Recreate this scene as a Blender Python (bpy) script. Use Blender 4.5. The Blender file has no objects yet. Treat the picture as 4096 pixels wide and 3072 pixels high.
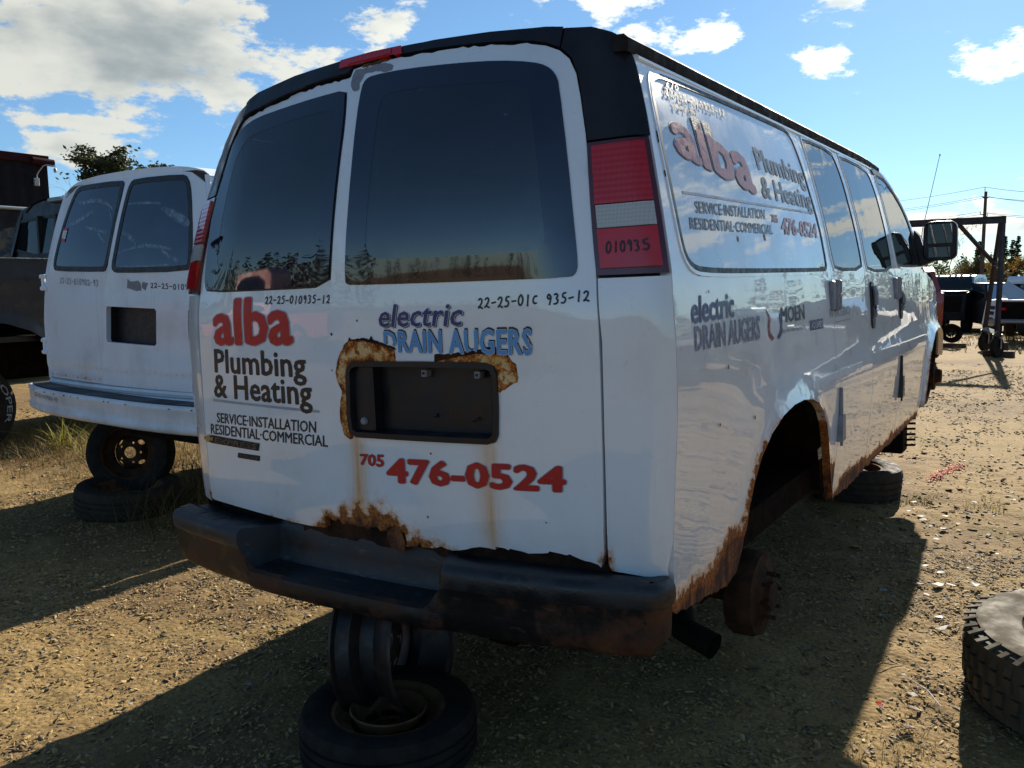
import bpy, math, random
import numpy as np
from mathutils import Vector, Matrix
from mathutils.geometry import delaunay_2d_cdt
R = math.radians
sc = bpy.context.scene
COL = sc.collection
random.seed(11)
RNG = np.random.default_rng(5)

# ------------------------------------------------------------------ camera, sky, sun, exposure
CAM_POS = Vector((1.7734, -1.8178, 1.40))
cam_d = bpy.data.cameras.new('camera')
cam = bpy.data.objects.new('camera', cam_d)
COL.objects.link(cam)
cam.matrix_world = Matrix(((0.829368, -0.055724, 0.555917, CAM_POS.x),
                           (0.558571, 0.104277, -0.822876, CAM_POS.y),
                           (-0.012115, 0.992986, 0.117610, CAM_POS.z), (0, 0, 0, 1)))
cam_d.sensor_width = 36.0
cam_d.lens = 3343.7 / 4096 * 36.0
cam_d.clip_start = 0.05
cam_d.clip_end = 3000
sc.camera = cam

SUN_AZ, SUN_EL = R(-5.5), R(24.5)          # azimuth from +Y towards +X
SUN_DIR = Vector((math.sin(SUN_AZ) * math.cos(SUN_EL), math.cos(SUN_AZ) * math.cos(SUN_EL), math.sin(SUN_EL)))
sun_d = bpy.data.lights.new('sun', 'SUN')
sun_d.energy = 5.0
sun_d.angle = R(0.53)
sun_d.color = (1.0, 0.91, 0.76)
sun = bpy.data.objects.new('sun', sun_d)
COL.objects.link(sun)
sun.rotation_euler = (-SUN_DIR).to_track_quat('-Z', 'Y').to_euler()

SKY_STRENGTH = 0.05
world = bpy.data.worlds.new('World')
sc.world = world
world.use_nodes = True
sc.view_settings.view_transform = 'Standard'
sc.view_settings.look = 'None'
sc.view_settings.gamma = 1.0
sc.view_settings.use_curve_mapping = False
sc.view_settings.exposure = 1.14
sc.cycles.max_bounces = 8
sc.cycles.transparent_max_bounces = 12
sc.cycles.caustics_reflective = False


def build_sky():
    nt = world.node_tree
    nt.nodes.clear()
    N, L = nt.nodes.new, nt.links.new
    out = N('ShaderNodeOutputWorld')
    bg = N('ShaderNodeBackground')
    bg.inputs['Strength'].default_value = SKY_STRENGTH
    L(bg.outputs[0], out.inputs[0])
    sky = N('ShaderNodeTexSky')
    sky.sky_type = 'NISHITA'
    sky.sun_disc = False
    sky.sun_elevation = SUN_EL
    sky.sun_rotation = SUN_AZ
    sky.air_density = 1.0
    sky.dust_density = 0.08
    sky.ozone_density = 1.2
    tc = N('ShaderNodeTexCoord')
    sep = N('ShaderNodeSeparateXYZ')
    L(tc.outputs['Generated'], sep.inputs[0])

    def M(op, a=None, b=None, c=None, clamp=False):
        n = N('ShaderNodeMath')
        n.operation = op
        n.use_clamp = clamp
        for i, v in enumerate((a, b, c)):
            if v is None:
                continue
            if isinstance(v, (int, float)):
                n.inputs[i].default_value = v
            else:
                L(v, n.inputs[i])
        return n.outputs[0]
    az = M('MULTIPLY', M('ARCTAN2', sep.outputs[0], sep.outputs[1]), 57.2958)
    el = M('MULTIPLY', M('ARCSINE', sep.outputs[2]), 57.2958)
    # noise in angle space, squeezed vertically so that the clouds lie flat
    cmb = N('ShaderNodeCombineXYZ')
    L(M('MULTIPLY', az, 0.055), cmb.inputs[0])
    L(M('MULTIPLY', el, 0.115), cmb.inputs[1])

    def noise(scale, detail, rough, off):
        mp = N('ShaderNodeVectorMath')
        mp.operation = 'ADD'
        L(cmb.outputs[0], mp.inputs[0])
        mp.inputs[1].default_value = off
        n = N('ShaderNodeTexNoise')
        n.inputs['Scale'].default_value = scale
        n.inputs['Detail'].default_value = detail
        n.inputs['Roughness'].default_value = rough
        L(mp.outputs[0], n.inputs['Vector'])
        return n.outputs['Fac']
    fbm = noise(3.6, 10, 0.66, (3.1, 7.7, 0))
    big = noise(0.9, 3, 0.5, (11.3, 2.2, 0))
    # the clouds the photograph shows: azimuth, elevation, half sizes, weight
    blobs = [(-59.5, 14.4, 11.5, 3.6, 1.25), (-64, 17.5, 9, 3, 1.0), (-52.5, 16.5, 4.5, 2.6, .8), (-57.5, 10.9, 4.0, 1.1, .7), (-60.3, 9.9, 4.2, .6, .75), (-62.0, 8.2, 4.0, 1.1, .95), (-56.6, 8.2, 2.0, .45, .62),
             (-42.0, 16.6, 2.4, 1.2, .95), (-42.3, 14.7, 1.6, .6, .75), (-27.0, 17.6, 4.0, 1.3, .95), (-21.0, 15.2, 3.0, 1.0, .95), (-24.5, 15.6, 3.0, 1.1, .8), (-12.8, 16.6, 3.2, 1.2, .95),
             (-14.4, 13.3, 1.6, .8, .8), (-4.6, 12.0, 3.8, 1.2, 1.05), (-1.0, 12.5, 3.0, 1.5, 1.0), (-9.0, 12.9, .9, .4, .5), (-3.0, 3.0, 9.0, 1.0, 1.0), (-12, 2.4, 8.0, .7, .8), (3, 3.4, 8, 1.2, .9)]
    field = None
    for (a, e, sa, se, w) in blobs:
        da = M('MULTIPLY', M('SUBTRACT', az, a), 1 / sa)
        de = M('MULTIPLY', M('SUBTRACT', el, e), 1 / se)
        d2 = M('ADD', M('MULTIPLY', da, da), M('MULTIPLY', de, de))
        g = M('MULTIPLY', M('EXPONENT', M('MULTIPLY', d2, -0.8)), w)
        field = g if field is None else M('MAXIMUM', field, g)
    # outside the frame the same sort of sky goes on: scattered fair-weather cumulus
    inside = M('MULTIPLY', M('LESS_THAN', az, 4.0), M('GREATER_THAN', az, -72.0))
    inside = M('MULTIPLY', inside, M('LESS_THAN', el, 21.0))
    cover = M('SUBTRACT', M('MULTIPLY', big, 2.6), 0.92)
    cover = M('MULTIPLY', cover, M('SUBTRACT', 1.0, inside))
    ahead = N('ShaderNodeMapRange')
    ahead.inputs['From Min'].default_value = -.25
    ahead.inputs['From Max'].default_value = .35
    L(sep.outputs[1], ahead.inputs['Value'])
    cover = M('SUBTRACT', M('MULTIPLY', M('ADD', cover, 1.0), ahead.outputs['Result']), 1.0)
    field = M('MAXIMUM', field, M('MINIMUM', cover, 1.0))
    f = M('ADD', field, M('MULTIPLY', M('SUBTRACT', fbm, 0.53), 2.9))
    mr = N('ShaderNodeMapRange')
    mr.interpolation_type = 'SMOOTHSTEP'
    mr.inputs['From Min'].default_value = 0.36
    mr.inputs['From Max'].default_value = 0.68
    L(f, mr.inputs['Value'])
    mask = mr.outputs['Result']
    # thick parts of a cloud are grey underneath
    mr2 = N('ShaderNodeMapRange')
    mr2.interpolation_type = 'SMOOTHSTEP'
    mr2.inputs['From Min'].default_value = 0.62
    mr2.inputs['From Max'].default_value = 1.5
    L(M('ADD', field, M('MULTIPLY', M('SUBTRACT', noise(2.4, 5, 0.55, (3.1, 7.2, 4)), 0.5), 2.2)), mr2.inputs['Value'])
    # clouds near the sun are brighter
    vm = N('ShaderNodeVectorMath')
    vm.operation = 'DOT_PRODUCT'
    L(tc.outputs['Generated'], vm.inputs[0])
    vm.inputs[1].default_value = SUN_DIR
    near = M('POWER', M('MAXIMUM', vm.outputs['Value'], 0.0), 8.0)
    cm = N('ShaderNodeMix')
    cm.data_type = 'RGBA'
    k = 1 / SKY_STRENGTH
    cm.inputs['A'].default_value = (0.45 * k, 0.45 * k, 0.40 * k, 1)
    cm.inputs['B'].default_value = (0.20 * k, 0.225 * k, 0.225 * k, 1)
    L(mr2.outputs['Result'], cm.inputs['Factor'])
    br = N('ShaderNodeVectorMath')
    br.operation = 'SCALE'
    L(cm.outputs['Result'], br.inputs[0])
    L(M('ADD', M('MULTIPLY', near, .9), 0.80), br.inputs['Scale'])
    fin = N('ShaderNodeMix')
    fin.data_type = 'RGBA'
    L(M('MULTIPLY', mask, 0.93), fin.inputs['Factor'])
    tint = N('ShaderNodeMix')
    tint.data_type = 'RGBA'
    tint.blend_type = 'MULTIPLY'
    tint.inputs['Factor'].default_value = 1
    L(sky.outputs[0], tint.inputs['A'])
    hz = N('ShaderNodeMapRange')
    hz.inputs['From Min'].default_value = 0.0
    hz.inputs['From Max'].default_value = 24.0
    L(el, hz.inputs['Value'])
    tb = N('ShaderNodeMix')
    tb.data_type = 'RGBA'
    L(hz.outputs['Result'], tb.inputs['Factor'])
    tb.inputs['A'].default_value = (0.60, 0.86, 1.22, 1)
    tb.inputs['B'].default_value = (0.72, 0.96, 1.08, 1)
    L(tb.outputs['Result'], tint.inputs['B'])
    L(tint.outputs['Result'], fin.inputs['A'])
    L(br.outputs[0], fin.inputs['B'])
    L(fin.outputs['Result'], bg.inputs['Color'])


build_sky()

# ------------------------------------------------------------------ materials
MATS = {}


def new_mat(name):
    m = bpy.data.materials.new(name)
    m.use_nodes = True
    nt = m.node_tree
    b = nt.nodes['Principled BSDF']
    MATS[name] = m
    return m, nt, b


def mixc(nt, fac, a, b, blend='MIX'):
    n = nt.nodes.new('ShaderNodeMix')
    n.data_type = 'RGBA'
    n.blend_type = blend
    for key, v in (('Factor', fac), ('A', a), ('B', b)):
        if isinstance(v, (int, float)):
            n.inputs[key].default_value = v
        elif isinstance(v, tuple):
            n.inputs[key].default_value = (*v, 1)
        else:
            nt.links.new(v, n.inputs[key])
    return n.outputs['Result']


def mth(nt, op, a, b=None, clamp=False):
    n = nt.nodes.new('ShaderNodeMath')
    n.operation = op
    n.use_clamp = clamp
    for i, v in enumerate((a, b)):
        if v is None:
            continue
        if isinstance(v, (int, float)):
            n.inputs[i].default_value = v
        else:
            nt.links.new(v, n.inputs[i])
    return n.outputs[0]


def noise_n(nt, scale, detail=4, rough=0.55, coord='Object', stretch=None):
    tc = nt.nodes.new('ShaderNodeTexCoord')
    n = nt.nodes.new('ShaderNodeTexNoise')
    n.inputs['Scale'].default_value = scale
    n.inputs['Detail'].default_value = detail
    n.inputs['Roughness'].default_value = rough
    src = tc.outputs[coord]
    if stretch:
        mp = nt.nodes.new('ShaderNodeMapping')
        mp.inputs['Scale'].default_value = stretch
        nt.links.new(src, mp.inputs['Vector'])
        src = mp.outputs[0]
    nt.links.new(src, n.inputs['Vector'])
    return n.outputs['Fac']


def rng(nt, v, lo, hi, a=0.0, b=1.0):
    n = nt.nodes.new('ShaderNodeMapRange')
    n.interpolation_type = 'SMOOTHSTEP'
    n.inputs['From Min'].default_value = lo
    n.inputs['From Max'].default_value = hi
    n.inputs['To Min'].default_value = a
    n.inputs['To Max'].default_value = b
    nt.links.new(v, n.inputs['Value'])
    return n.outputs['Result']


def bump(nt, b, h, strength, dist=0.01):
    n = nt.nodes.new('ShaderNodeBump')
    n.inputs['Strength'].default_value = strength
    n.inputs['Distance'].default_value = dist
    nt.links.new(h, n.inputs['Height'])
    nt.links.new(n.outputs[0], b.inputs['Normal'])
    return n


def simple(name, col, col2=None, rough=0.6, metal=0.0, scale=8, bumps=0.15, coat=0.0, rvar=0.12, spec=0.5, bdist=0.004):
    """plain worn surface: two colours mixed by noise, uneven gloss, fine relief"""
    m, nt, b = new_mat(name)
    col2 = col2 or tuple(c * 0.6 for c in col)
    nz = noise_n(nt, scale, 6, 0.62)
    nt.links.new(mixc(nt, rng(nt, nz, .38, .66), col, col2), b.inputs['Base Color'])
    nt.links.new(rng(nt, noise_n(nt, scale * 2.3, 3), .3, .7, max(.02, rough - rvar), min(1, rough + rvar)), b.inputs['Roughness'])
    b.inputs['Metallic'].default_value = metal
    b.inputs['Coat Weight'].default_value = coat
    b.inputs['Coat Roughness'].default_value = 0.06
    b.inputs['Specular IOR Level'].default_value = spec
    if bumps:
        bump(nt, b, noise_n(nt, scale * 7, 4), bumps, bdist)
    return m


def paint(name, col, wave=0.02, rough=0.32, dirt=0.25, coat=1.0):
    """car paint; the point attributes rust and stain say where the sheet has rotted or run"""
    m, nt, b = new_mat(name)
    ar = nt.nodes.new('ShaderNodeAttribute')
    ar.attribute_name = 'rust'
    ast = nt.nodes.new('ShaderNodeAttribute')
    ast.attribute_name = 'stain'
    n1 = noise_n(nt, 34, 6, .65)
    n2 = noise_n(nt, 130, 4, .6)
    v = mth(nt, 'ADD', ar.outputs['Fac'], mth(nt, 'MULTIPLY', mth(nt, 'SUBTRACT', n1, .5), 1.5))
    on = rng(nt, ar.outputs['Fac'], .03, .3)
    rmask = mth(nt, 'MULTIPLY', rng(nt, v, .34, .52), on)
    halo = mth(nt, 'MULTIPLY', rng(nt, v, .0, .5), on)
    rust_c = mixc(nt, rng(nt, n2, .35, .65), (.15, .045, .010), (.44, .14, .020))
    rust_c = mixc(nt, rng(nt, mth(nt, 'ADD', ar.outputs['Fac'], mth(nt, 'MULTIPLY', mth(nt, 'SUBTRACT', noise_n(nt, 18, 5, .6, stretch=(1.6, 1.6, .5)), .5), 1.3)), .72, 1.12), rust_c, (.045, .016, .008))
    dn = noise_n(nt, 2.2, 5, .6)
    base = mixc(nt, mth(nt, 'MULTIPLY', rng(nt, dn, .45, .75), dirt), col, (.42, .38, .30))
    speck = rng(nt, noise_n(nt, 55, 2, .5), .71, .76)
    base = mixc(nt, mth(nt, 'MULTIPLY', speck, .5 * dirt), base, (.12, .08, .05))
    # road grime thrown up over the lower panels, faint drip lines
    tc0 = nt.nodes.new('ShaderNodeTexCoord')
    sp0 = nt.nodes.new('ShaderNodeSeparateXYZ')
    nt.links.new(tc0.outputs['Object'], sp0.inputs[0])
    low = mth(nt, 'MULTIPLY', rng(nt, sp0.outputs[2], .45, .98, 1.0, 0.0), rng(nt, noise_n(nt, 5, 6, .65), .3, .7))
    base = mixc(nt, mth(nt, 'MULTIPLY', low, 1.1 * dirt), base, (.25, .20, .14))
    drip = rng(nt, noise_n(nt, 1, 3, .6, stretch=(42, 42, 1.3)), .60, .74)
    base = mixc(nt, mth(nt, 'MULTIPLY', drip, .5 * dirt), base, (.38, .36, .32))
    st = mth(nt, 'MULTIPLY', ast.outputs['Fac'], rng(nt, noise_n(nt, 16, 5, .6, stretch=(3.5, 3.5, .35)), .25, .75, .45, 1.0))
    base = mixc(nt, st, base, (.66, .30, .04))
    base = mixc(nt, mth(nt, 'MULTIPLY', halo, .7), base, (.62, .235, .026))
    base = mixc(nt, rmask, base, rust_c)
    nt.links.new(base, b.inputs['Base Color'])
    nt.links.new(mth(nt, 'MAXIMUM', rng(nt, noise_n(nt, 7, 4), .3, .7, rough - .06, rough + .1), mth(nt, 'MULTIPLY', rmask, .9)), b.inputs['Roughness'])
    nt.links.new(mth(nt, 'MULTIPLY', mth(nt, 'SUBTRACT', 1.0, mth(nt, 'MAXIMUM', rmask, mth(nt, 'MULTIPLY', st, .6))), coat), b.inputs['Coat Weight'])
    b.inputs['Coat Roughness'].default_value = 0.02
    b.inputs['Coat IOR'].default_value = 1.62
    # slow dents bend the reflections, orange peel breaks them up
    h = mth(nt, 'ADD', mth(nt, 'MULTIPLY', noise_n(nt, 2.6, 2, .4), wave), mth(nt, 'MULTIPLY', noise_n(nt, 9, 2, .4), wave * .02))
    h = mth(nt, 'ADD', h, mth(nt, 'MULTIPLY', mth(nt, 'MULTIPLY', n2, rmask), .0012))
    bn = nt.nodes.new('ShaderNodeBump')
    bn.inputs['Strength'].default_value = 1.0
    bn.inputs['Distance'].default_value = 1.0
    nt.links.new(h, bn.inputs['Height'])
    nt.links.new(bn.outputs[0], b.inputs['Normal'])
    nt.links.new(bn.outputs[0], b.inputs['Coat Normal'])
    return m


def glass(name, tint, see=0.3, wave=0.006, ior=1.85):
    """tinted vehicle glass: a mirror-like front over a dark, partly clear body"""
    m, nt, b = new_mat(name)
    nt.nodes.remove(b)
    out = nt.nodes['Material Output']
    tr = nt.nodes.new('ShaderNodeBsdfTransparent')
    tr.inputs[0].default_value = tuple(min(1, c * 6 * see + see * .5) for c in tint) + (1,)
    df = nt.nodes.new('ShaderNodeBsdfDiffuse')
    nt.links.new(mixc(nt, rng(nt, noise_n(nt, 5, 5, .6), .4, .8), tint, tuple(c * 1.5 + .006 for c in tint)), df.inputs['Color'])
    mx = nt.nodes.new('ShaderNodeMixShader')
    mx.inputs[0].default_value = 1 - see
    nt.links.new(tr.outputs[0], mx.inputs[1])
    nt.links.new(df.outputs[0], mx.inputs[2])
    gl = nt.nodes.new('ShaderNodeBsdfGlossy')
    gl.inputs['Roughness'].default_value = 0.012
    fr = nt.nodes.new('ShaderNodeFresnel')
    fr.inputs['IOR'].default_value = ior
    bn = nt.nodes.new('ShaderNodeBump')
    bn.inputs['Strength'].default_value = 1.0
    bn.inputs['Distance'].default_value = 1.0
    nt.links.new(mth(nt, 'MULTIPLY', noise_n(nt, 2.4, 2, .4), wave), bn.inputs['Height'])
    nt.links.new(bn.outputs[0], gl.inputs['Normal'])
    nt.links.new(bn.outputs[0], fr.inputs['Normal'])
    m2 = nt.nodes.new('ShaderNodeMixShader')
    nt.links.new(fr.outputs[0], m2.inputs[0])
    nt.links.new(mx.outputs[0], m2.inputs[1])
    nt.links.new(gl.outputs[0], m2.inputs[2])
    nt.links.new(m2.outputs[0], out.inputs[0])
    return m


WHITE = paint('white_van_paint', (.78, .81, .84), wave=.0034, dirt=.2)
WHITE2 = paint('chalky_white_paint', (.72, .77, .83), wave=.004, rough=.5, dirt=.45, coat=.25)
DARKCAR = simple('dark_truck_paint', (.010, .007, .007), (.016, .010, .009), .34, scale=3, bumps=.02, spec=.45)
REDCAR = paint('red_car_paint', (.26, .03, .02), wave=.006, rough=.4, dirt=.1, coat=.6)
GREYCAR = paint('silver_car_paint', (.34, .37, .40), wave=.006, rough=.35, dirt=.2, coat=.8)
NAVYCAR = paint('black_truck_paint', (.02, .02, .026), wave=.006, rough=.3, dirt=.04, coat=.7)
BLACKTRIM = simple('black_trim_plastic', (.010, .009, .012), (.017, .015, .018), .38, scale=5, bumps=.08, coat=.0, spec=.35)
SOOT = simple('dull_black_rail', (.010, .008, .008), (.020, .015, .013), .75, scale=9, bumps=.2, spec=.2)
SCRAPDARK = simple('dusty_black_car_paint', (.010, .009, .011), (.022, .018, .018), .7, scale=3, bumps=.05, spec=.25)
WELL = simple('wheel_well_black', (.006, .004, .003), (.014, .007, .005), .95, scale=12, bumps=.4, spec=.05)  # deep shade of the arches and underside put into a near-black colour
def pad_mat():
    m, nt, b = new_mat('faded_step_plastic')
    n1, n2 = noise_n(nt, 4, 6, .65), noise_n(nt, 22, 5, .7, stretch=(.4, 1.5, 1.5))
    c = mixc(nt, rng(nt, n1, .38, .66), (.010, .0105, .013), (.030, .031, .034))
    c = mixc(nt, mth(nt, 'MULTIPLY', rng(nt, n2, .60, .70), .6), c, (.10, .098, .09))
    c = mixc(nt, mth(nt, 'MULTIPLY', rng(nt, noise_n(nt, 9, 6, .7), .58, .72), .5), c, (.09, .065, .04))
    nt.links.new(c, b.inputs['Base Color'])
    nt.links.new(rng(nt, n1, .35, .65, .30, .62), b.inputs['Roughness'])
    b.inputs['Specular IOR Level'].default_value = .45
    bump(nt, b, noise_n(nt, 140, 3), .35, .003)
    return m


PADPLASTIC = pad_mat()
def bumper_mat():
    m, nt, b = new_mat('flaking_black_bumper')
    n1, n2, n3 = noise_n(nt, 5, 7, .68), noise_n(nt, 15, 5, .7, stretch=(.5, .5, 2.2)), noise_n(nt, 38, 4, .6)
    c = mixc(nt, rng(nt, n1, .46, .62), (.008, .0075, .008), (.075, .028, .012))
    c = mixc(nt, rng(nt, n1, .60, .72), c, (.13, .052, .020))
    c = mixc(nt, mth(nt, 'MULTIPLY', rng(nt, n2, .60, .72), .55), c, (.085, .080, .075))
    c = mixc(nt, rng(nt, n3, .66, .70), c, (.004, .004, .004))
    nt.links.new(c, b.inputs['Base Color'])
    nt.links.new(rng(nt, n1, .4, .65, .40, .85), b.inputs['Roughness'])
    b.inputs['Specular IOR Level'].default_value = .35
    bump(nt, b, mth(nt, 'ADD', n1, mth(nt, 'MULTIPLY', n3, .3)), .5, .008)
    return m


BUMPERPAINT = bumper_mat()
RUST = simple('deep_rust', (.060, .020, .009), (.21, .075, .02), .9, scale=22, bumps=.5, bdist=.008)
DARKRUST = simple('dark_rusty_metal', (.020, .010, .006), (.060, .023, .010), .9, scale=12, bumps=.4, bdist=.008, spec=.2)
UNDER = simple('undercarriage_black', (.006, .005, .004), (.014, .008, .006), .9, scale=9, bumps=.3, spec=.12)
MUDRUBBER = simple('sunlit_tan_tyre_rubber', (.085, .068, .044), (.058, .046, .030), .85, scale=6, bumps=.2, spec=.2)  # tan of the sunlit sidewall put into the rubber colour
HUBRUST = simple('brown_hub_rust', (.030, .015, .008), (.062, .028, .013), .9, scale=14, bumps=.4, bdist=.006, spec=.2)
RUBBER = simple('tyre_rubber', (.014, .012, .011), (.026, .021, .016), .85, scale=10, bumps=.35, spec=.2)
DUSTYRUBBER = simple('dusty_tyre_rubber', (.042, .033, .023), (.024, .020, .016), .85, scale=14, bumps=.5, spec=.2)
STEELRIM = simple('black_steel_rim', (.018, .016, .016), (.040, .024, .015), .5, metal=.3, scale=10, bumps=.15)
TANRIM = simple('tan_rusty_rim', (.17, .090, .038), (.07, .033, .015), .85, scale=12, bumps=.3, spec=.2)
BAREMETAL = simple('dull_bare_metal', (.16, .155, .15), (.09, .07, .055), .5, metal=.7, scale=14, bumps=.2)
GASKET = simple('rubber_gasket', (.012, .012, .013), (.02, .02, .02), .5, scale=20, bumps=.0)
PRIMER = simple('grey_primer', (.19, .20, .23), (.24, .24, .26), .7, scale=30, bumps=.1)
PALEGREY = simple('hinge_grey_paint', (.24, .25, .28), (.16, .16, .17), .45, scale=20, bumps=.1)
FRIT = simple('black_ceramic_glass', (.008, .006, .022), (.009, .008, .024), .03, scale=3, bumps=0, rvar=.01, spec=1.0)
WINDSCREEN = glass('windscreen_glass', (.02, .022, .022), see=.8, ior=1.5)
GLASS_R = glass('tinted_rear_glass', (.006, .008, .020), see=.50, ior=2.0, wave=.002)
GLASS_S = glass('dark_side_glass', (.014, .016, .018), see=.02, wave=.003, ior=2.5)
GLOSSWHITE = paint('glossy_white_bead', (.80, .82, .85), wave=0.0, rough=.15, dirt=0, coat=1.0)
PANELPAINT = paint('covered_window_panel', (.34, .38, .43), wave=.0028, rough=.25, dirt=.15, coat=1.0)
GLASS_OLD = glass('scuffed_old_glass', (.010, .016, .040), see=.05, ior=2.0)
GLASS_TR = glass('truck_glass', (.012, .014, .014), see=.15, ior=1.5)
LINING = simple('interior_lining', (.26, .27, .29), (.20, .20, .21), .8, scale=4, bumps=.1)
LININGPALE = simple('interior_pale_panel', (.34, .37, .38), (.30, .32, .33), .7, scale=4, bumps=.1)
REDVINYL = simple('red_vinyl', (.50, .012, .014), (.44, .012, .013), .38, scale=10, bumps=0)
BLACKVINYL = simple('black_vinyl', (.012, .011, .012), (.02, .018, .018), .4, scale=10, bumps=0)
SILVERVINYL = simple('silver_vinyl', (.36, .38, .43), (.30, .31, .36), .35, scale=10, bumps=0)
NAVYVINYL = simple('navy_vinyl', (.030, .028, .16), (.03, .03, .13), .35, scale=10, bumps=0)
SKYVINYL = simple('sky_blue_vinyl', (.075, .27, .58), (.10, .31, .60), .35, scale=10, bumps=0)
WHITEVINYL = simple('white_vinyl', (.74, .75, .77), (.66, .68, .70), .3, scale=10, bumps=0)
DARKVINYL = simple('burnt_vinyl', (.045, .030, .026), (.02, .014, .012), .45, scale=30, bumps=.2)
FADEDRED = simple('faded_red_vinyl', (.30, .030, .030), (.34, .06, .055), .3, scale=14, bumps=.05)
FADEDBLACK = simple('faded_black_vinyl', (.03, .033, .04), (.07, .075, .085), .3, scale=14, bumps=.05)
FADEDBLUE = simple('crazed_blue_vinyl', (.05, .07, .19), (.20, .24, .34), .28, scale=60, bumps=.6)
MARKER = simple('black_marker_ink', (.014, .013, .02), (.03, .03, .04), .5, scale=40, bumps=0)
WHITEMARKER = simple('white_paint_marker', (.62, .63, .60), (.42, .43, .42), .6, scale=60, bumps=0)
GREYMARKER = simple('worn_grey_ink', (.20, .22, .25), (.34, .36, .38), .6, scale=70, bumps=0)
CHROME = simple('pitted_chrome', (.50, .50, .48), (.30, .28, .25), .3, metal=.9, scale=14, bumps=.1)
GOLD = simple('bowtie_gold', (.42, .30, .12), (.30, .2, .08), .4, metal=.3, scale=20, bumps=0)
WOODDARK = simple('weathered_timber', (.060, .042, .028), (.10, .072, .048), .9, scale=6, bumps=.5, bdist=.01)
POLEWOOD = simple('utility_pole_timber', (.095, .065, .045), (.06, .045, .035), .9, scale=3, bumps=.3)
GANTRYPAINT = simple('brown_gantry_steel', (.022, .014, .014), (.012, .009, .009), .6, scale=4, bumps=.2)
WALLMETAL = simple('charcoal_corrugated_sheet', (.013, .012, .016), (.010, .009, .012), .7, scale=2, bumps=.05, spec=.1)
REDTRIM = simple('maroon_roof_trim', (.035, .008, .010), (.022, .007, .008), .7, scale=3, bumps=.05, spec=.1)
GALV = simple('galvanised_steel', (.34, .35, .36), (.26, .27, .28), .45, metal=.4, scale=10, bumps=.05)
AMBER = simple('amber_marker_lens', (.62, .26, .03), (.55, .2, .02), .2, scale=20, bumps=0, coat=1)
BARK = simple('bark', (.055, .040, .030), (.09, .07, .055), .9, scale=9, bumps=.6, bdist=.02)
BIRCHBARK = simple('pale_bark', (.24, .20, .17), (.10, .08, .07), .85, scale=6, bumps=.3)
SEATFOAM = simple('grey_seat_cloth', (.16, .17, .18), (.10, .11, .12), .95, scale=12, bumps=.3)
SHARD = simple('broken_white_plastic', (.30, .30, .28), (.20, .19, .16), .7, scale=20, bumps=.1, spec=.3)
REDSHARD = simple('broken_red_lens', (.55, .02, .012), (.45, .02, .01), .2, scale=20, bumps=.1, coat=1)
LEAFBROWN = simple('fallen_leaf', (.16, .085, .03), (.09, .045, .02), .8, scale=30, bumps=.3)
ORANGEPAINT = simple('orange_marking_paint', (.62, .075, .008), (.45, .07, .012), .8, scale=40, bumps=.3)
STICKERPAPER = simple('sticker_paper', (.70, .70, .70), (.6, .6, .62), .6, scale=30, bumps=0)
GREENGLOW = simple('hi_vis_green', (.35, .55, .06), (.30, .5, .06), .7, scale=10, bumps=0)


def lens_mat(name, col, scale, spec=.5):
    """moulded lamp lens: tinted, glossy, with a fine prism pattern"""
    m, nt, b = new_mat(name)
    tc = nt.nodes.new('ShaderNodeTexCoord')
    mp = nt.nodes.new('ShaderNodeMapping')
    mp.inputs['Scale'].default_value = (scale, scale, scale)
    nt.links.new(tc.outputs['Object'], mp.inputs['Vector'])
    sp = nt.nodes.new('ShaderNodeSeparateXYZ')
    nt.links.new(mp.outputs[0], sp.inputs[0])
    g = mth(nt, 'ADD', mth(nt, 'SINE', sp.outputs[0]), mth(nt, 'SINE', sp.outputs[2]))
    nt.links.new(mixc(nt, rng(nt, g, -1.4, 1.4), tuple(c * .86 for c in col), col), b.inputs['Base Color'])
    b.inputs['Roughness'].default_value = .12
    b.inputs['Coat Weight'].default_value = .45
    b.inputs['Coat Roughness'].default_value = .03
    b.inputs['Subsurface Weight'].default_value = .08
    b.inputs['Subsurface Radius'].default_value = (.02, .004, .004) if col[0] > col[1] * 2 else (.01, .01, .01)
    bump(nt, b, g, .12, .002)
    return m


REDLENS = lens_mat('red_tail_lens', (.50, .005, .010), 420)
REDLENS2 = lens_mat('smooth_red_lens', (.54, .005, .010), 40)
CLEARLENS = lens_mat('clear_reverse_lens', (.50, .49, .46), 640)
LAMPHOUSE = simple('dark_red_lamp_housing', (.085, .007, .012), (.06, .006, .010), .25, scale=6, bumps=.05, coat=.6)


def leaf_mat(name, cols, trans=.25):
    m, nt, b = new_mat(name)
    nz = noise_n(nt, .9, 3, .6, 'Object')
    n2 = noise_n(nt, 11, 2, .5, 'Object')
    c = mixc(nt, rng(nt, nz, .35, .65), cols[0], cols[1])
    c = mixc(nt, rng(nt, n2, .4, .7), c, cols[2])
    nt.links.new(c, b.inputs['Base Color'])
    b.inputs['Roughness'].default_value = .7
    b.inputs['Specular IOR Level'].default_value = .25
    tl = nt.nodes.new('ShaderNodeBsdfTranslucent')
    nt.links.new(c, tl.inputs[0])
    mx = nt.nodes.new('ShaderNodeMixShader')
    mx.inputs[0].default_value = trans
    nt.links.new(b.outputs[0], mx.inputs[1])
    nt.links.new(tl.outputs[0], mx.inputs[2])
    nt.links.new(mx.outputs[0], nt.nodes['Material Output'].inputs[0])
    return m


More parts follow.
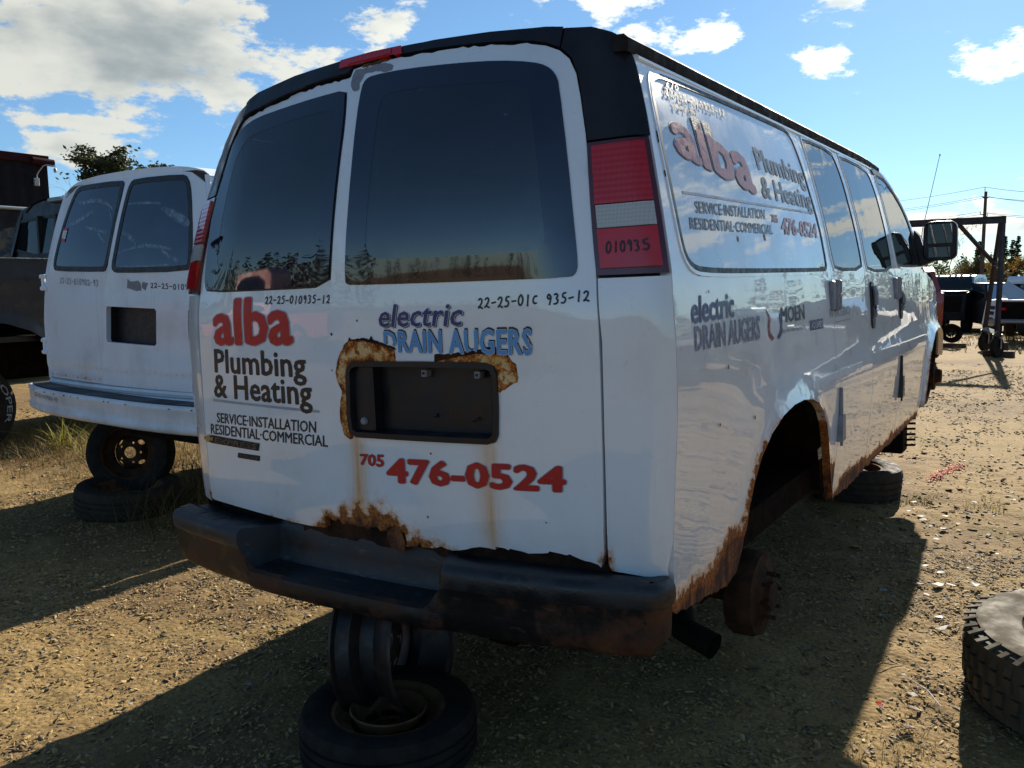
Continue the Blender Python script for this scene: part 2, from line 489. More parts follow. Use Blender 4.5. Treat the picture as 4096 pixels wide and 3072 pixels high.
PINELEAF = leaf_mat('pine_needles', ((.040, .055, .022), (.070, .085, .030), (.028, .036, .016)))
OLIVELEAF = leaf_mat('olive_scrub_leaves', ((.10, .085, .025), (.055, .055, .02), (.16, .11, .03)))
GOLDLEAF = leaf_mat('golden_autumn_leaves', ((.30, .17, .03), (.20, .12, .025), (.12, .08, .025)), .4)
RUSSETLEAF = leaf_mat('russet_autumn_leaves', ((.17, .085, .025), (.10, .065, .022), (.06, .05, .02)), .35)
STRAW = leaf_mat('dry_straw', ((.34, .25, .10), (.24, .17, .065), (.16, .11, .05)), .3)
GREENGRASS = leaf_mat('green_grass', ((.19, .18, .035), (.28, .24, .055), (.13, .13, .03)), .4)


def ground_material():
    m, nt, b = new_mat('gravel_ground')
    a = noise_n(nt, .55, 5, .6)
    c = noise_n(nt, 3.5, 6, .65)
    d = noise_n(nt, 60, 5, .7)
    col = mixc(nt, rng(nt, a, .35, .65), (.29, .198, .078), (.215, .140, .060))
    col = mixc(nt, rng(nt, c, .40, .68), col, (.34, .235, .100))
    col = mixc(nt, mth(nt, 'MULTIPLY', rng(nt, d, .42, .62), .55), col, (.10, .060, .026))
    col = mixc(nt, mth(nt, 'MULTIPLY', rng(nt, noise_n(nt, .33, 4, .6), .46, .62), .6), col, (.10, .058, .030))
    grass = rng(nt, noise_n(nt, .9, 4, .6), .55, .70)
    col = mixc(nt, mth(nt, 'MULTIPLY', grass, .35), col, (.19, .15, .04))
    nt.links.new(col, b.inputs['Base Color'])
    b.inputs['Roughness'].default_value = .95
    b.inputs['Specular IOR Level'].default_value = .15
    v = nt.nodes.new('ShaderNodeTexVoronoi')
    v.inputs['Scale'].default_value = 42
    tc = nt.nodes.new('ShaderNodeTexCoord')
    nt.links.new(tc.outputs['Object'], v.inputs['Vector'])
    h = mth(nt, 'ADD', mth(nt, 'MULTIPLY', v.outputs['Distance'], -.8), mth(nt, 'MULTIPLY', d, .8))
    bump(nt, b, h, .8, .006)
    return m


GROUND = ground_material()


def pebble_mat(name, cols):
    m, nt, b = new_mat(name)
    oi = nt.nodes.new('ShaderNodeObjectInfo')
    cr = nt.nodes.new('ShaderNodeValToRGB')
    cr.color_ramp.interpolation = 'CONSTANT'
    els = cr.color_ramp.elements
    while len(els) < len(cols):
        els.new(.5)
    for i, cc in enumerate(cols):
        els[i].position = i / len(cols)
        els[i].color = (*cc, 1)
    nt.links.new(oi.outputs['Random'], cr.inputs[0])
    nt.links.new(cr.outputs[0], b.inputs['Base Color'])
    b.inputs['Roughness'].default_value = .8
    return m


PEBBLE = pebble_mat('gravel_chips', [(.30, .21, .085), (.21, .135, .055), (.37, .27, .12), (.13, .08, .036), (.26, .18, .085), (.34, .23, .08), (.17, .13, .085), (.10, .06, .03), (.36, .24, .07)])

# ------------------------------------------------------------------ helpers


def tag(o, label=None, cat=None, group=None, kind=None):
    if label: o['label'] = label
    if cat: o['category'] = cat
    if group: o['group'] = group
    if kind: o['kind'] = kind
    return o


def empty(name, loc=(0, 0, 0), rz=0.0, label=None, cat=None, group=None):
    o = bpy.data.objects.new(name, None)
    COL.objects.link(o)
    o.empty_display_size = .2
    o.location = loc
    o.rotation_euler = (0, 0, rz)
    return tag(o, label, cat, group)


def mesh_obj(name, verts, faces, mat, parent=None, smooth=True, ang=38, attrs=None):
    me = bpy.data.meshes.new(name)
    me.from_pydata([tuple(v) for v in verts], [], faces)
    if smooth:
        me.polygons.foreach_set('use_smooth', [True] * len(me.polygons))
        me.set_sharp_from_angle(angle=R(ang))
    if attrs:
        for k, vals in attrs.items():
            a = me.attributes.new(k, 'FLOAT', 'POINT')
            a.data.foreach_set('value', np.asarray(vals, dtype=np.float32))
    me.materials.append(mat)
    o = bpy.data.objects.new(name, me)
    COL.objects.link(o)
    if parent is not None:
        o.parent = parent
    return o


def copy_tree(o, parent=None):
    c = o.copy()
    COL.objects.link(c)
    if parent is not None:
        c.parent = parent
    for ch in [x for x in bpy.data.objects if x.parent == o]:
        copy_tree(ch, c)
    return c


class MB:
    def __init__(s):
        s.v, s.f = [], []

    def add(s, vs, fs):
        n = len(s.v)
        s.v += [tuple(v) for v in vs]
        s.f += [tuple(i + n for i in f) for f in fs]
        return s

    def box(s, x0, x1, y0, y1, z0, z1, mtx=None, bev=0.0):
        if bev <= 0:
            vs = [(x, y, z) for x in (x0, x1) for y in (y0, y1) for z in (z0, z1)]
            fs = [(0, 1, 3, 2), (4, 6, 7, 5), (0, 4, 5, 1), (2, 3, 7, 6), (0, 2, 6, 4), (1, 5, 7, 3)]
        else:
            b = min(bev, (x1 - x0) * .45, (y1 - y0) * .45, (z1 - z0) * .45)
            rings = []
            for (z, i) in ((z0, b), (z0 + b, 0), (z1 - b, 0), (z1, b)):
                k = b
                a0, a1, c0, c1 = x0 + i, x1 - i, y0 + i, y1 - i
                rings.append([(a0 + k, c0, z), (a1 - k, c0, z), (a1, c0 + k, z), (a1, c1 - k, z), (a1 - k, c1, z), (a0 + k, c1, z), (a0, c1 - k, z), (a0, c0 + k, z)])
            vs = [p for r in rings for p in r]
            fs = [tuple(range(7, -1, -1)), tuple(range(24, 32))]
            for r in range(3):
                for i in range(8):
                    fs.append((r * 8 + i, r * 8 + (i + 1) % 8, r * 8 + 8 + (i + 1) % 8, r * 8 + 8 + i))
        if mtx is not None:
            vs = [mtx @ Vector(v) for v in vs]
        return s.add(vs, fs)

    def tube(s, pts, r, n=8, caps=True):
        pts = [Vector(p) for p in pts]
        rs = r if isinstance(r, (list, tuple)) else [r] * len(pts)
        vs, fs = [], []
        up = Vector((0, 0, 1))
        for i, p in enumerate(pts):
            t = (pts[min(i + 1, len(pts) - 1)] - pts[max(i - 1, 0)]).normalized()
            a = t.cross(up)
            if a.length < 1e-3:
                a = t.cross(Vector((1, 0, 0)))
            a.normalize()
            c = t.cross(a).normalized()
            for k in range(n):
                q = 2 * math.pi * k / n
                vs.append(p + (a * math.cos(q) + c * math.sin(q)) * rs[i])
        for i in range(len(pts) - 1):
            for k in range(n):
                fs.append((i * n + k, i * n + (k + 1) % n, (i + 1) * n + (k + 1) % n, (i + 1) * n + k))
        if caps:
            fs.append(tuple(range(n - 1, -1, -1)))
            fs.append(tuple((len(pts) - 1) * n + k for k in range(n)))
        return s.add(vs, fs)

    def lathe(s, prof, n=40, mtx=None, closed=False, a0=0.0, a1=2 * math.pi):
        """prof: (radius, height) pairs round local Z"""
        vs, fs = [], []
        full = abs(a1 - a0 - 2 * math.pi) < 1e-6
        m = n if full else n + 1
        for k in range(m):
            q = a0 + (a1 - a0) * k / n
            for (r, z) in prof:
                vs.append((r * math.cos(q), r * math.sin(q), z))
        P = len(prof)
        for k in range(n):
            k2 = (k + 1) % m
            for i in range(P - 1 + (1 if closed else 0)):
                j = (i + 1) % P
                fs.append((k * P + i, k2 * P + i, k2 * P + j, k * P + j))
        if mtx is not None:
            vs = [mtx @ Vector(v) for v in vs]
        return s.add(vs, fs)

    def grid(s, rows):
        nr, nc = len(rows), len(rows[0])
        vs = [p for r in rows for p in r]
        fs = [(i * nc + j, i * nc + j + 1, (i + 1) * nc + j + 1, (i + 1) * nc + j) for i in range(nr - 1) for j in range(nc - 1)]
        return s.add(vs, fs)

    def prism(s, poly, d0, d1, axis=1, mtx=None):
        """polygon in the two other axes, pulled along axis"""
        n = len(poly)

        def P(a, b, d):
            return {0: (d, a, b), 1: (a, d, b), 2: (a, b, d)}[axis]
        vs = [P(a, b, d0) for a, b in poly] + [P(a, b, d1) for a, b in poly]
        fs = [tuple(range(n)), tuple(range(2 * n - 1, n - 1, -1))]
        fs += [(i, n + i, n + (i + 1) % n, (i + 1) % n) for i in range(n)]
        if mtx is not None:
            vs = [mtx @ Vector(v) for v in vs]
        return s.add(vs, fs)

    def build(s, name, mat, parent=None, smooth=True, ang=38):
        o = mesh_obj(name, s.v, s.f, mat, parent, smooth, ang)
        import bmesh
        bm = bmesh.new()
        bm.from_mesh(o.data)
        bmesh.ops.recalc_face_normals(bm, faces=bm.faces)
        bm.to_mesh(o.data)
        bm.free()
        return o


def inside_poly(px, py, poly):
    ins = np.zeros(len(px), bool)
    n = len(poly)
    j = n - 1
    for i in range(n):
        xi, yi = poly[i]
        xj, yj = poly[j]
        if yi != yj:
            c = ((yi > py) != (yj > py)) & (px < (xj - xi) * (py - yi) / (yj - yi) + xi)
            ins ^= c
        j = i
    return ins


def densify(poly, res):
    out = []
    n = len(poly)
    for i in range(n):
        a, b = poly[i], poly[(i + 1) % n]
        d = math.hypot(b[0] - a[0], b[1] - a[1])
        k = max(1, int(math.ceil(d / res)))
        for t in range(k):
            out.append((a[0] + (b[0] - a[0]) * t / k, a[1] + (b[1] - a[1]) * t / k))
    return out


def smooth_poly(poly, it=2):
    for _ in range(it):
        q = []
        n = len(poly)
        for i in range(n):
            a, b = poly[i], poly[(i + 1) % n]
            q.append((a[0] * .75 + b[0] * .25, a[1] * .75 + b[1] * .25))
            q.append((a[0] * .25 + b[0] * .75, a[1] * .25 + b[1] * .75))
        poly = q
    return poly


def rrect(u0, u1, v0, v1, r, n=5):
    out = []
    for (cx, cy, a) in ((u1 - r, v1 - r, 0), (u0 + r, v1 - r, 90), (u0 + r, v0 + r, 180), (u1 - r, v0 + r, 270)):
        for k in range(n + 1):
            q = R(a + 90 * k / n)
            out.append((cx + r * math.cos(q), cy + r * math.sin(q)))
    return out


def circle(cu, cv, r, n=24, ru=None):
    return [(cu + (ru or r) * math.cos(2 * math.pi * k / n), cv + r * math.sin(2 * math.pi * k / n)) for k in range(n)]


def scale_poly(poly, s):
    cx = sum(p[0] for p in poly) / len(poly)
    cy = sum(p[1] for p in poly) / len(poly)
    return [(cx + (p[0] - cx) * s, cy + (p[1] - cy) * s) for p in poly]


def inset(poly, d):
    n = len(poly)
    area = sum(poly[i][0] * poly[(i + 1) % n][1] - poly[(i + 1) % n][0] * poly[i][1] for i in range(n))
    sg = 1 if area > 0 else -1
    out = []
    for i in range(n):
        a, b, c = poly[i - 1], poly[i], poly[(i + 1) % n]
        e1 = Vector((b[0] - a[0], b[1] - a[1]))
        e2 = Vector((c[0] - b[0], c[1] - b[1]))
        if e1.length < 1e-9 or e2.length < 1e-9:
            out.append(b)
            continue
        e1.normalize()
        e2.normalize()
        n1 = Vector((-e1.y, e1.x)) * sg
        n2 = Vector((-e2.y, e2.x)) * sg
        m = n1 + n2
        if m.length < 1e-6:
            m = n1
        m.normalize()
        k = d / max(.5, m.dot(n1))
        out.append((b[0] + m.x * k, b[1] + m.y * k))
    return out


def patch(name, poly, mapf, mat, parent, holes=(), res=.05, off=0.0, depth=.02, attrs=None, flip=False, ang=40, disp=None):
    """A sheet cut to a 2-D outline (with holes), laid on a curved body surface, with its cut edge turned inwards."""
    loops = [densify(poly, res)] + [densify(h, res) for h in holes]
    pts, edges = [], []
    for lp in loops:
        s = len(pts)
        pts += lp
        edges += [(s + i, s + (i + 1) % len(lp)) for i in range(len(lp))]
    P = np.array(pts)
    u0, v0 = P.min(0)
    u1, v1 = P.max(0)
    gu, gv = np.meshgrid(np.arange(u0 + res * .5, u1, res), np.arange(v0 + res * .5, v1, res))
    gu, gv = gu.ravel(), gv.ravel()
    ok = inside_poly(gu, gv, loops[0])
    for h in loops[1:]:
        ok &= ~inside_poly(gu, gv, h)
    gu, gv = gu[ok], gv[ok]
    if len(gu):
        dmin = np.full(len(gu), 1e9)
        for i in range(0, len(P), 200):
            q = P[i:i + 200]
            dmin = np.minimum(dmin, np.sqrt((gu[:, None] - q[None, :, 0]) ** 2 + (gv[:, None] - q[None, :, 1]) ** 2).min(1))
        keep = dmin > res * .45
        pts += list(zip(gu[keep], gv[keep]))
    V, _, F, _, _, _ = delaunay_2d_cdt([Vector(p) for p in pts], edges, [], 0, 1e-7)
    V = np.array([(v.x, v.y) for v in V])
    F = [tuple(f) for f in F]
    cen = np.array([V[list(f)].mean(0) for f in F])
    ok = inside_poly(cen[:, 0], cen[:, 1], loops[0])
    for h in loops[1:]:
        ok &= ~inside_poly(cen[:, 0], cen[:, 1], h)
    F = [f for f, k in zip(F, ok) if k]
    used = sorted({i for f in F for i in f})
    rem = {o: i for i, o in enumerate(used)}
    V = V[used]
    F = [tuple(rem[i] for i in f) for f in F]
    pos, nor = [], []
    e = .004
    for (u, v) in V:
        p = Vector(mapf(u, v))
        n = (Vector(mapf(u + e, v)) - Vector(mapf(u - e, v))).cross(Vector(mapf(u, v + e)) - Vector(mapf(u, v - e)))
        n.normalize()
        if flip:
            n = -n
        d = off + (disp(u, v) if disp else 0)
        pos.append(p + n * d)
        nor.append(n)
    # winding
    out = []
    for f in F:
        n = (pos[f[1]] - pos[f[0]]).cross(pos[f[2]] - pos[f[0]])
        out.append(f if n.dot(nor[f[0]]) > 0 else f[::-1])
    F = out
    av = {k: [fn(u, v) for (u, v) in V] for k, fn in (attrs or {}).items()}
    if depth > 0:
        cnt = {}
        for f in F:
            for i in range(3):
                a, b = f[i], f[(i + 1) % 3]
                cnt[(a, b)] = 1
        bd = [(a, b) for (a, b) in cnt if (b, a) not in cnt]
        ids = {}
        for a, b in bd:
            for i in (a, b):
                if i not in ids:
                    ids[i] = len(pos)
                    pos.append(pos[i].copy())
                    pos.append(pos[i] - nor[i] * depth)
                    for k in av:
                        av[k] += [av[k][i], av[k][i]]
        for a, b in bd:
            F.append((b, a, ids[a], ids[b]))
            F.append((ids[b], ids[a], ids[a] + 1, ids[b] + 1))
        F = [f for f in F if len(set(f)) == len(f)]
        # the first of each pair only doubles the edge; drop the sliver quads
        F = [f for f in F if not (len(f) == 4 and (pos[f[0]] - pos[f[3]]).length < 1e-9 and (pos[f[1]] - pos[f[2]]).length < 1e-9)]
    return mesh_obj(name, pos, F, mat, parent, True, ang, av)


# ---- lettering
_txt = {}


def text_mesh(body, bold=0.0, space=1.0, shear=0.0):
    key = (body, bold, space, shear)
    if key in _txt:
        return _txt[key]
    c = bpy.data.curves.new('lettering_curve', 'FONT')
    c.body = body
    c.offset = bold
    c.space_character = space
    c.shear = shear
    c.resolution_u = 2
    o = bpy.data.objects.new('lettering_curve', c)
    COL.objects.link(o)
    bpy.context.view_layer.update()
    ev = o.evaluated_get(bpy.context.evaluated_depsgraph_get())
    me = ev.to_mesh()
    V = [(v.co.x, v.co.y) for v in me.vertices]
    F = [tuple(p.vertices) for p in me.polygons]
    ev.to_mesh_clear()
    bpy.data.objects.remove(o)
    bpy.data.curves.remove(c)
    def split(tri, out, lv=0):
        a, b, c = tri
        e = sorted(((math.dist(V[a], V[b]), a, b, c), (math.dist(V[b], V[c]), b, c, a), (math.dist(V[c], V[a]), c, a, b)))[-1]
        if e[0] < .22 or lv > 6:
            out.append(tri)
            return
        V.append(((V[e[1]][0] + V[e[2]][0]) / 2, (V[e[1]][1] + V[e[2]][1]) / 2))
        m = len(V) - 1
        split((e[1], m, e[3]), out, lv + 1)
        split((m, e[2], e[3]), out, lv + 1)
    out = []
    for f in F:
        for k in range(1, len(f) - 1):
            split((f[0], f[k], f[k + 1]), out)
    F = out
    _txt[key] = (V, F)
    return V, F


def lettering(body, quad, mapf, mat, parent, off=.0012, bold=.0, grow=0.0, space=1.0, shear=0.0, dx=0.0, dy=0.0, flip=False, keep=None, name='lettering'):
    """quad = (u,v) of lower left, lower right, upper left, upper right; baseline to the top of the tallest letter.
    The stroke is made heavier by laying shifted copies of the letters over each other."""
    V, F = text_mesh(body, 0.0, space, shear)
    x0, x1 = min(p[0] for p in V) - bold, max(p[0] for p in V) + bold
    top = max(p[1] for p in V) + bold * .7
    rad = bold + grow
    shifts = [(0.0, 0.0)]
    if rad > .004:
        n = 12 if rad > .03 else 8
        shifts += [(rad * math.cos(2 * math.pi * k / n), rad * .8 * math.sin(2 * math.pi * k / n)) for k in range(n)]
        if rad > .05:
            shifts += [(rad * .5 * math.cos(2 * math.pi * k / 6), rad * .4 * math.sin(2 * math.pi * k / 6)) for k in range(6)]
    (a, b, c, d) = quad
    pos, nor, FF = [], [], []
    e = .003
    uv = []
    for L, (sx, sy) in enumerate(shifts):
        n0 = len(pos)
        for (x, y) in V:
            s, t = (x + sx - x0) / (x1 - x0) + dx, (y + sy + bold * .3) / top + dy
            u = (a[0] * (1 - s) + b[0] * s) * (1 - t) + (c[0] * (1 - s) + d[0] * s) * t
            v = (a[1] * (1 - s) + b[1] * s) * (1 - t) + (c[1] * (1 - s) + d[1] * s) * t
            uv.append((u, v))
            n = (Vector(mapf(u + e, v)) - Vector(mapf(u - e, v))).cross(Vector(mapf(u, v + e)) - Vector(mapf(u, v - e))).normalized()
            if flip:
                n = -n
            pos.append(Vector(mapf(u, v)) + n * (off + L * .00002))
            nor.append(n)
        FF += [tuple(i + n0 for i in f) for f in F]
    F = FF
    if keep:
        F = [f for f in F if keep(sum(uv[i][0] for i in f) / len(f), sum(uv[i][1] for i in f) / len(f))]
    F = [f if (pos[f[1]] - pos[f[0]]).cross(pos[f[2]] - pos[f[0]]).dot(nor[f[0]]) > 0 else f[::-1] for f in F]
    return mesh_obj(name, pos, F, mat, parent, smooth=False)


STROKES = {
    '0': [[(.5, 1), (.15, .8), (.05, .4), (.3, 0), (.7, .1), (.9, .5), (.75, .9), (.5, 1)]],
    '1': [[(.55, 1), (.45, 0)]],
    '2': [[(.1, .8), (.4, 1), (.8, .85), (.75, .55), (.3, .15), (.1, .05), (.25, .2), (.95, .02)]],
    '3': [[(.1, .9), (.5, 1), (.8, .8), (.45, .55), (.8, .35), (.6, .05), (.1, .0)]],
    '5': [[(.85, 1), (.3, .95), (.25, .6), (.7, .6), (.85, .3), (.5, 0), (.1, .05)]],
    '6': [[(.7, 1), (.3, .6), (.15, .25), (.45, 0), (.8, .2), (.6, .45), (.2, .3)]],
    '7': [[(.1, .95), (.85, 1), (.5, .5), (.35, 0)]],
    '8': [[(.5, .5), (.2, .75), (.5, 1), (.8, .75), (.5, .5), (.15, .25), (.5, 0), (.85, .25), (.5, .5)]],
    '9': [[(.8, .75), (.45, 1), (.15, .75), (.4, .5), (.8, .75), (.75, .4), (.6, 0)]],
    'c': [[(.85, .75), (.4, .8), (.15, .4), (.4, .05), (.85, .1)]],
    '-': [[(.15, .45), (.85, .5)]],
    ' ': [],
}


def handwriting(body, quad, mapf, mat, parent, w=.004, off=.0012, flip=False, jitter=.06, name='handwriting'):
    rnd = random.Random(body)
    (a, b, c, d) = quad
    n = len(body)
    V, F = [], []
    e = .003

    def at(s, t):
        u = (a[0] * (1 - s) + b[0] * s) * (1 - t) + (c[0] * (1 - s) + d[0] * s) * t
        v = (a[1] * (1 - s) + b[1] * s) * (1 - t) + (c[1] * (1 - s) + d[1] * s) * t
        return u, v
    for i, ch in enumerate(body):
        dy = rnd.uniform(-jitter, jitter)
        for st in STROKES[ch]:
            st = [(x + rnd.uniform(-.04, .04), y + rnd.uniform(-.03, .03)) for x, y in st]
            # round the stroke off
            for _ in range(2):
                q = [st[0]]
                for k in range(len(st) - 1):
                    p0, p1 = st[k], st[k + 1]
                    q += [(p0[0] * .75 + p1[0] * .25, p0[1] * .75 + p1[1] * .25), (p0[0] * .25 + p1[0] * .75, p0[1] * .25 + p1[1] * .75)]
                st = q + [st[-1]]
            pts = [at((i + .12 + x * .76) / n, y + dy) for x, y in st]
            for k in range(len(pts) - 1):
                (ua, va), (ub, vb) = pts[k], pts[k + 1]
                L = math.hypot(ub - ua, vb - va)
                if L < 1e-6:
                    continue
                du, dv = (ub - ua) / L, (vb - va) / L
                px, py = -dv * w / 2, du * w / 2
                ex, ey = du * w * .35, dv * w * .35
                s0 = len(V)
                for (u, v) in ((ua - ex + px, va - ey + py), (ua - ex - px, va - ey - py), (ub + ex - px, vb + ey - py), (ub + ex + px, vb + ey + py)):
                    nn = (Vector(mapf(u + e, v)) - Vector(mapf(u - e, v))).cross(Vector(mapf(u, v + e)) - Vector(mapf(u, v - e))).normalized()
                    if flip:
                        nn = -nn
                    V.append(Vector(mapf(u, v)) + nn * (off + .00002 * (s0 % 37)))
                F.append((s0, s0 + 1, s0 + 2, s0 + 3))
    return mesh_obj(name, V, F, mat, parent, smooth=False)


# ------------------------------------------------------------------ ground
def vnoise(x, y, seed):
    rg = np.random.default_rng(seed)
    T = rg.random((128, 128))
    xi, yi = np.floor(x).astype(int), np.floor(y).astype(int)
    fx, fy = x - xi, y - yi
    fx, fy = fx * fx * (3 - 2 * fx), fy * fy * (3 - 2 * fy)
    g = lambda a, b: T[a % 128, b % 128]
    return (g(xi, yi) * (1 - fx) + g(xi + 1, yi) * fx) * (1 - fy) + (g(xi, yi + 1) * (1 - fx) + g(xi + 1, yi + 1) * fx) * fy


def ground_h(x, y):
    x, y = np.asarray(x, float), np.asarray(y, float)
    h = (vnoise(x * .9, y * .9, 1) - .5) * .030 + (vnoise(x * 3.3, y * 3.3, 2) - .5) * .016 + (vnoise(x * 11, y * 11, 3) - .5) * .011 + (vnoise(x * 27, y * 27, 4) - .5) * .008
    t = np.clip((y - 17.0) / 20.0, 0, 1.0)
    h = h - .72 * t * t * (3 - 2 * t) * np.clip((x + 20) / 10, 0, 1)
    return h - .012


def axis(lo, hi, step, far):
    a = [np.arange(lo, hi, step)]
    left, right = [], []
    s, p = step, lo
    while p > -far:
        s *= 1.17
        p -= s
        left.append(p)
    s, p = step, a[0][-1]
    while p < far:
        s *= 1.17
        p += s
        right.append(p)
    return np.concatenate([np.array(left[::-1]), a[0], np.array(right)])


gx, gy = axis(-5.2, 2.9, .03, 420), axis(-1.0, 5.2, .03, 420)
GX, GY = np.meshgrid(gx, gy)
GZ = ground_h(GX, GY)
nr, nc = GX.shape
gv = np.stack([GX.ravel(), GY.ravel(), GZ.ravel()], 1)
idx = np.arange(nr * nc).reshape(nr, nc)
gf = np.stack([idx[:-1, :-1].ravel(), idx[:-1, 1:].ravel(), idx[1:, 1:].ravel(), idx[1:, :-1].ravel()], 1)
gme = bpy.data.meshes.new('ground')
gme.from_pydata(gv.tolist(), [], gf.tolist())
gme.polygons.foreach_set('use_smooth', [True] * len(gme.polygons))
gme.materials.append(GROUND)
ground = bpy.data.objects.new('ground', gme)
COL.objects.link(ground)
tag(ground, 'bare gravel yard strewn with straw and chips', None, None, 'structure')


def gz(x, y):
    return float(ground_h(np.array([x]), np.array([y]))[0])


def scatter(name, label, x0, x1, y0, y1, density, size, mat, seed, smin=.45, smax=1.5, step=.12):
    """loose chips spread over a piece of ground by geometry nodes"""
    xs, ys = np.arange(x0, x1 + step, step), np.arange(y0, y1 + step, step)
    X, Y = np.meshgrid(xs, ys)
    Z = ground_h(X, Y) + .001
    ix = np.arange(X.size).reshape(X.shape)
    f = np.stack([ix[:-1, :-1].ravel(), ix[:-1, 1:].ravel(), ix[1:, 1:].ravel(), ix[1:, :-1].ravel()], 1)
    me = bpy.data.meshes.new(name)
    me.from_pydata(np.stack([X.ravel(), Y.ravel(), Z.ravel()], 1).tolist(), [], f.tolist())
    o = bpy.data.objects.new(name, me)
    COL.objects.link(o)
    tag(o, label, None, None, 'stuff')
    ng = bpy.data.node_groups.new(name, 'GeometryNodeTree')
    ng.interface.new_socket('Geometry', in_out='INPUT', socket_type='NodeSocketGeometry')
    ng.interface.new_socket('Geometry', in_out='OUTPUT', socket_type='NodeSocketGeometry')
    N, L = ng.nodes.new, ng.links.new
    gi, go = N('NodeGroupInput'), N('NodeGroupOutput')
    dp = N('GeometryNodeDistributePointsOnFaces')
    dp.inputs['Density'].default_value = density
    dp.inputs['Seed'].default_value = seed
    L(gi.outputs[0], dp.inputs['Mesh'])
    gn = N('ShaderNodeTexNoise')
    gn.inputs['Scale'].default_value = 1.1
    gn.inputs['Detail'].default_value = 4
    gm = N('ShaderNodeMapRange')
    gm.inputs['From Min'].default_value = .40
    gm.inputs['From Max'].default_value = .62
    gm.inputs['To Min'].default_value = density * .45
    gm.inputs['To Max'].default_value = density * 1.25
    L(gn.outputs[0], gm.inputs['Value'])
    L(gm.outputs['Result'], dp.inputs['Density'])
    ico = N('GeometryNodeMeshIcoSphere')
    ico.inputs['Radius'].default_value = size
    ico.inputs['Subdivisions'].default_value = 1
    sm = N('GeometryNodeSetMaterial')
    sm.inputs['Material'].default_value = mat
    L(ico.outputs[0], sm.inputs[0])
    ip = N('GeometryNodeInstanceOnPoints')
    L(dp.outputs['Points'], ip.inputs['Points'])
    L(sm.outputs[0], ip.inputs['Instance'])
    rr = N('FunctionNodeRandomValue')
    rr.data_type = 'FLOAT_VECTOR'
    rr.inputs['Min'].default_value = (-.5, -.5, 0)
    rr.inputs['Max'].default_value = (.5, .5, 6.283)
    L(rr.outputs['Value'], ip.inputs['Rotation'])
    r2 = N('FunctionNodeRandomValue')
    r2.data_type = 'FLOAT_VECTOR'
    r2.inputs['Min'].default_value = (.55, .25, .10)
    r2.inputs['Max'].default_value = (1.75, .85, .40)
    r3 = N('FunctionNodeRandomValue')
    r3.data_type = 'FLOAT'
    r3.inputs[2].default_value = 0.0
    r3.inputs[3].default_value = 1.0
    pw = N('ShaderNodeMath')
    pw.operation = 'POWER'
    L(r3.outputs[1], pw.inputs[0])
    pw.inputs[1].default_value = 3.0
    mr = N('ShaderNodeMath')
    mr.operation = 'MULTIPLY_ADD'
    L(pw.outputs[0], mr.inputs[0])
    mr.inputs[1].default_value = smax - smin
    mr.inputs[2].default_value = smin
    ms = N('ShaderNodeVectorMath')
    ms.operation = 'SCALE'
    L(r2.outputs['Value'], ms.inputs[0])
    L(mr.outputs[0], ms.inputs['Scale'])
    L(ms.outputs[0], ip.inputs['Scale'])
    L(ip.outputs[0], go.inputs[0])
    md = o.modifiers.new('scatter', 'NODES')
    md.node_group = ng
    return o


scatter('gravel_chips', 'loose tan gravel chips covering the near ground', -4.2, 2.6, -.7, 3.0, 6500, .0072, PEBBLE, 3, .4, 1.8)
scatter('gravel', 'scattered stones on the yard beyond the van', -1.0, 4.2, 3.0, 14, 700, .012, PEBBLE, 9, .4, 2.0, .3)
scatter('stones', 'larger stones lying about in the gravel', -4.5, 3.5, -.6, 14, 5, .022, PEBBLE, 21, .5, 1.6, .3)
scatter('pebbles', 'gravel lying around the left vehicles', -9.5, -4.2, -.5, 6, 350, .015, PEBBLE, 5, .4, 1.7, .3)


def grass_mesh(name, spots, mat, label, hmin, hmax, blades, spread, lean=.7, w=.0035, seed=1):
    rg = random.Random(seed)
    V, F = [], []
    for (x, y) in spots:
        for _ in range(blades):
            a = rg.uniform(0, 6.283)
            rr = spread * math.sqrt(rg.random())
            bx, by = x + rr * math.cos(a), y + rr * math.sin(a)
            bz = gz(bx, by) - .005
            h = rg.uniform(hmin, hmax)
            d = rg.uniform(0, 6.283)
            ln = h * rg.uniform(.2, lean * 1.6)
            dx, dy = math.cos(d), math.sin(d)
            s = len(V)
            for k in range(4):
                t = k / 3
                px, py, pz = bx + dx * ln * t ** 1.6, by + dy * ln * t ** 1.6, bz + h * (t - .28 * t * t * min(1, ln / h))
                ww = w * (1 - .85 * t)
                V += [(px - dy * ww, py + dx * ww, pz), (px + dy * ww, py - dx * ww, pz)]
            for k in range(3):
                F.append((s + 2 * k, s + 2 * k + 1, s + 2 * k + 3, s + 2 * k + 2))
    o = mesh_obj(name, V, F, mat, None)
    return tag(o, label, None, None, 'stuff')

# ================================================================== the main van
# van frame: x to its right, y forwards, z up; it sits slightly tilted on its stacks
VAN_M = Matrix(((0.9997186, -0.0031752, -0.0235101, 0.02655), (0.0029002, 0.9999271, -0.0117219, 0.01013),
                (0.0235456, 0.0116504, 0.9996549, 0.03996), (0, 0, 0, 1)))
_z = [.20, .30, .45, .60, .75, .90, .945, 1.0, 1.06, 1.2, 1.37, 1.5, 1.6, 1.75, 1.85, 1.90, 1.95, 2.0]
_a = [.950, .968, .985, .998, 1.005, 1.010, 1.006, .993, .986, .980, .968, .942, .919, .881, .850, .832, .808, .78]
_b = [.930, .942, .953, .962, .967, .975, .978, .981, .982, .980, .968, .942, .919, .881, .850, .832, .808, .78]
_g = np.linspace(.2, 2.0, 361)


def _sm(v):
    y = np.interp(_g, _z, v)
    k = np.exp(-.5 * (np.arange(-9, 10) / 3.0) ** 2)
    k /= k.sum()
    return np.convolve(np.pad(y, 9, mode='edge'), k, 'valid')


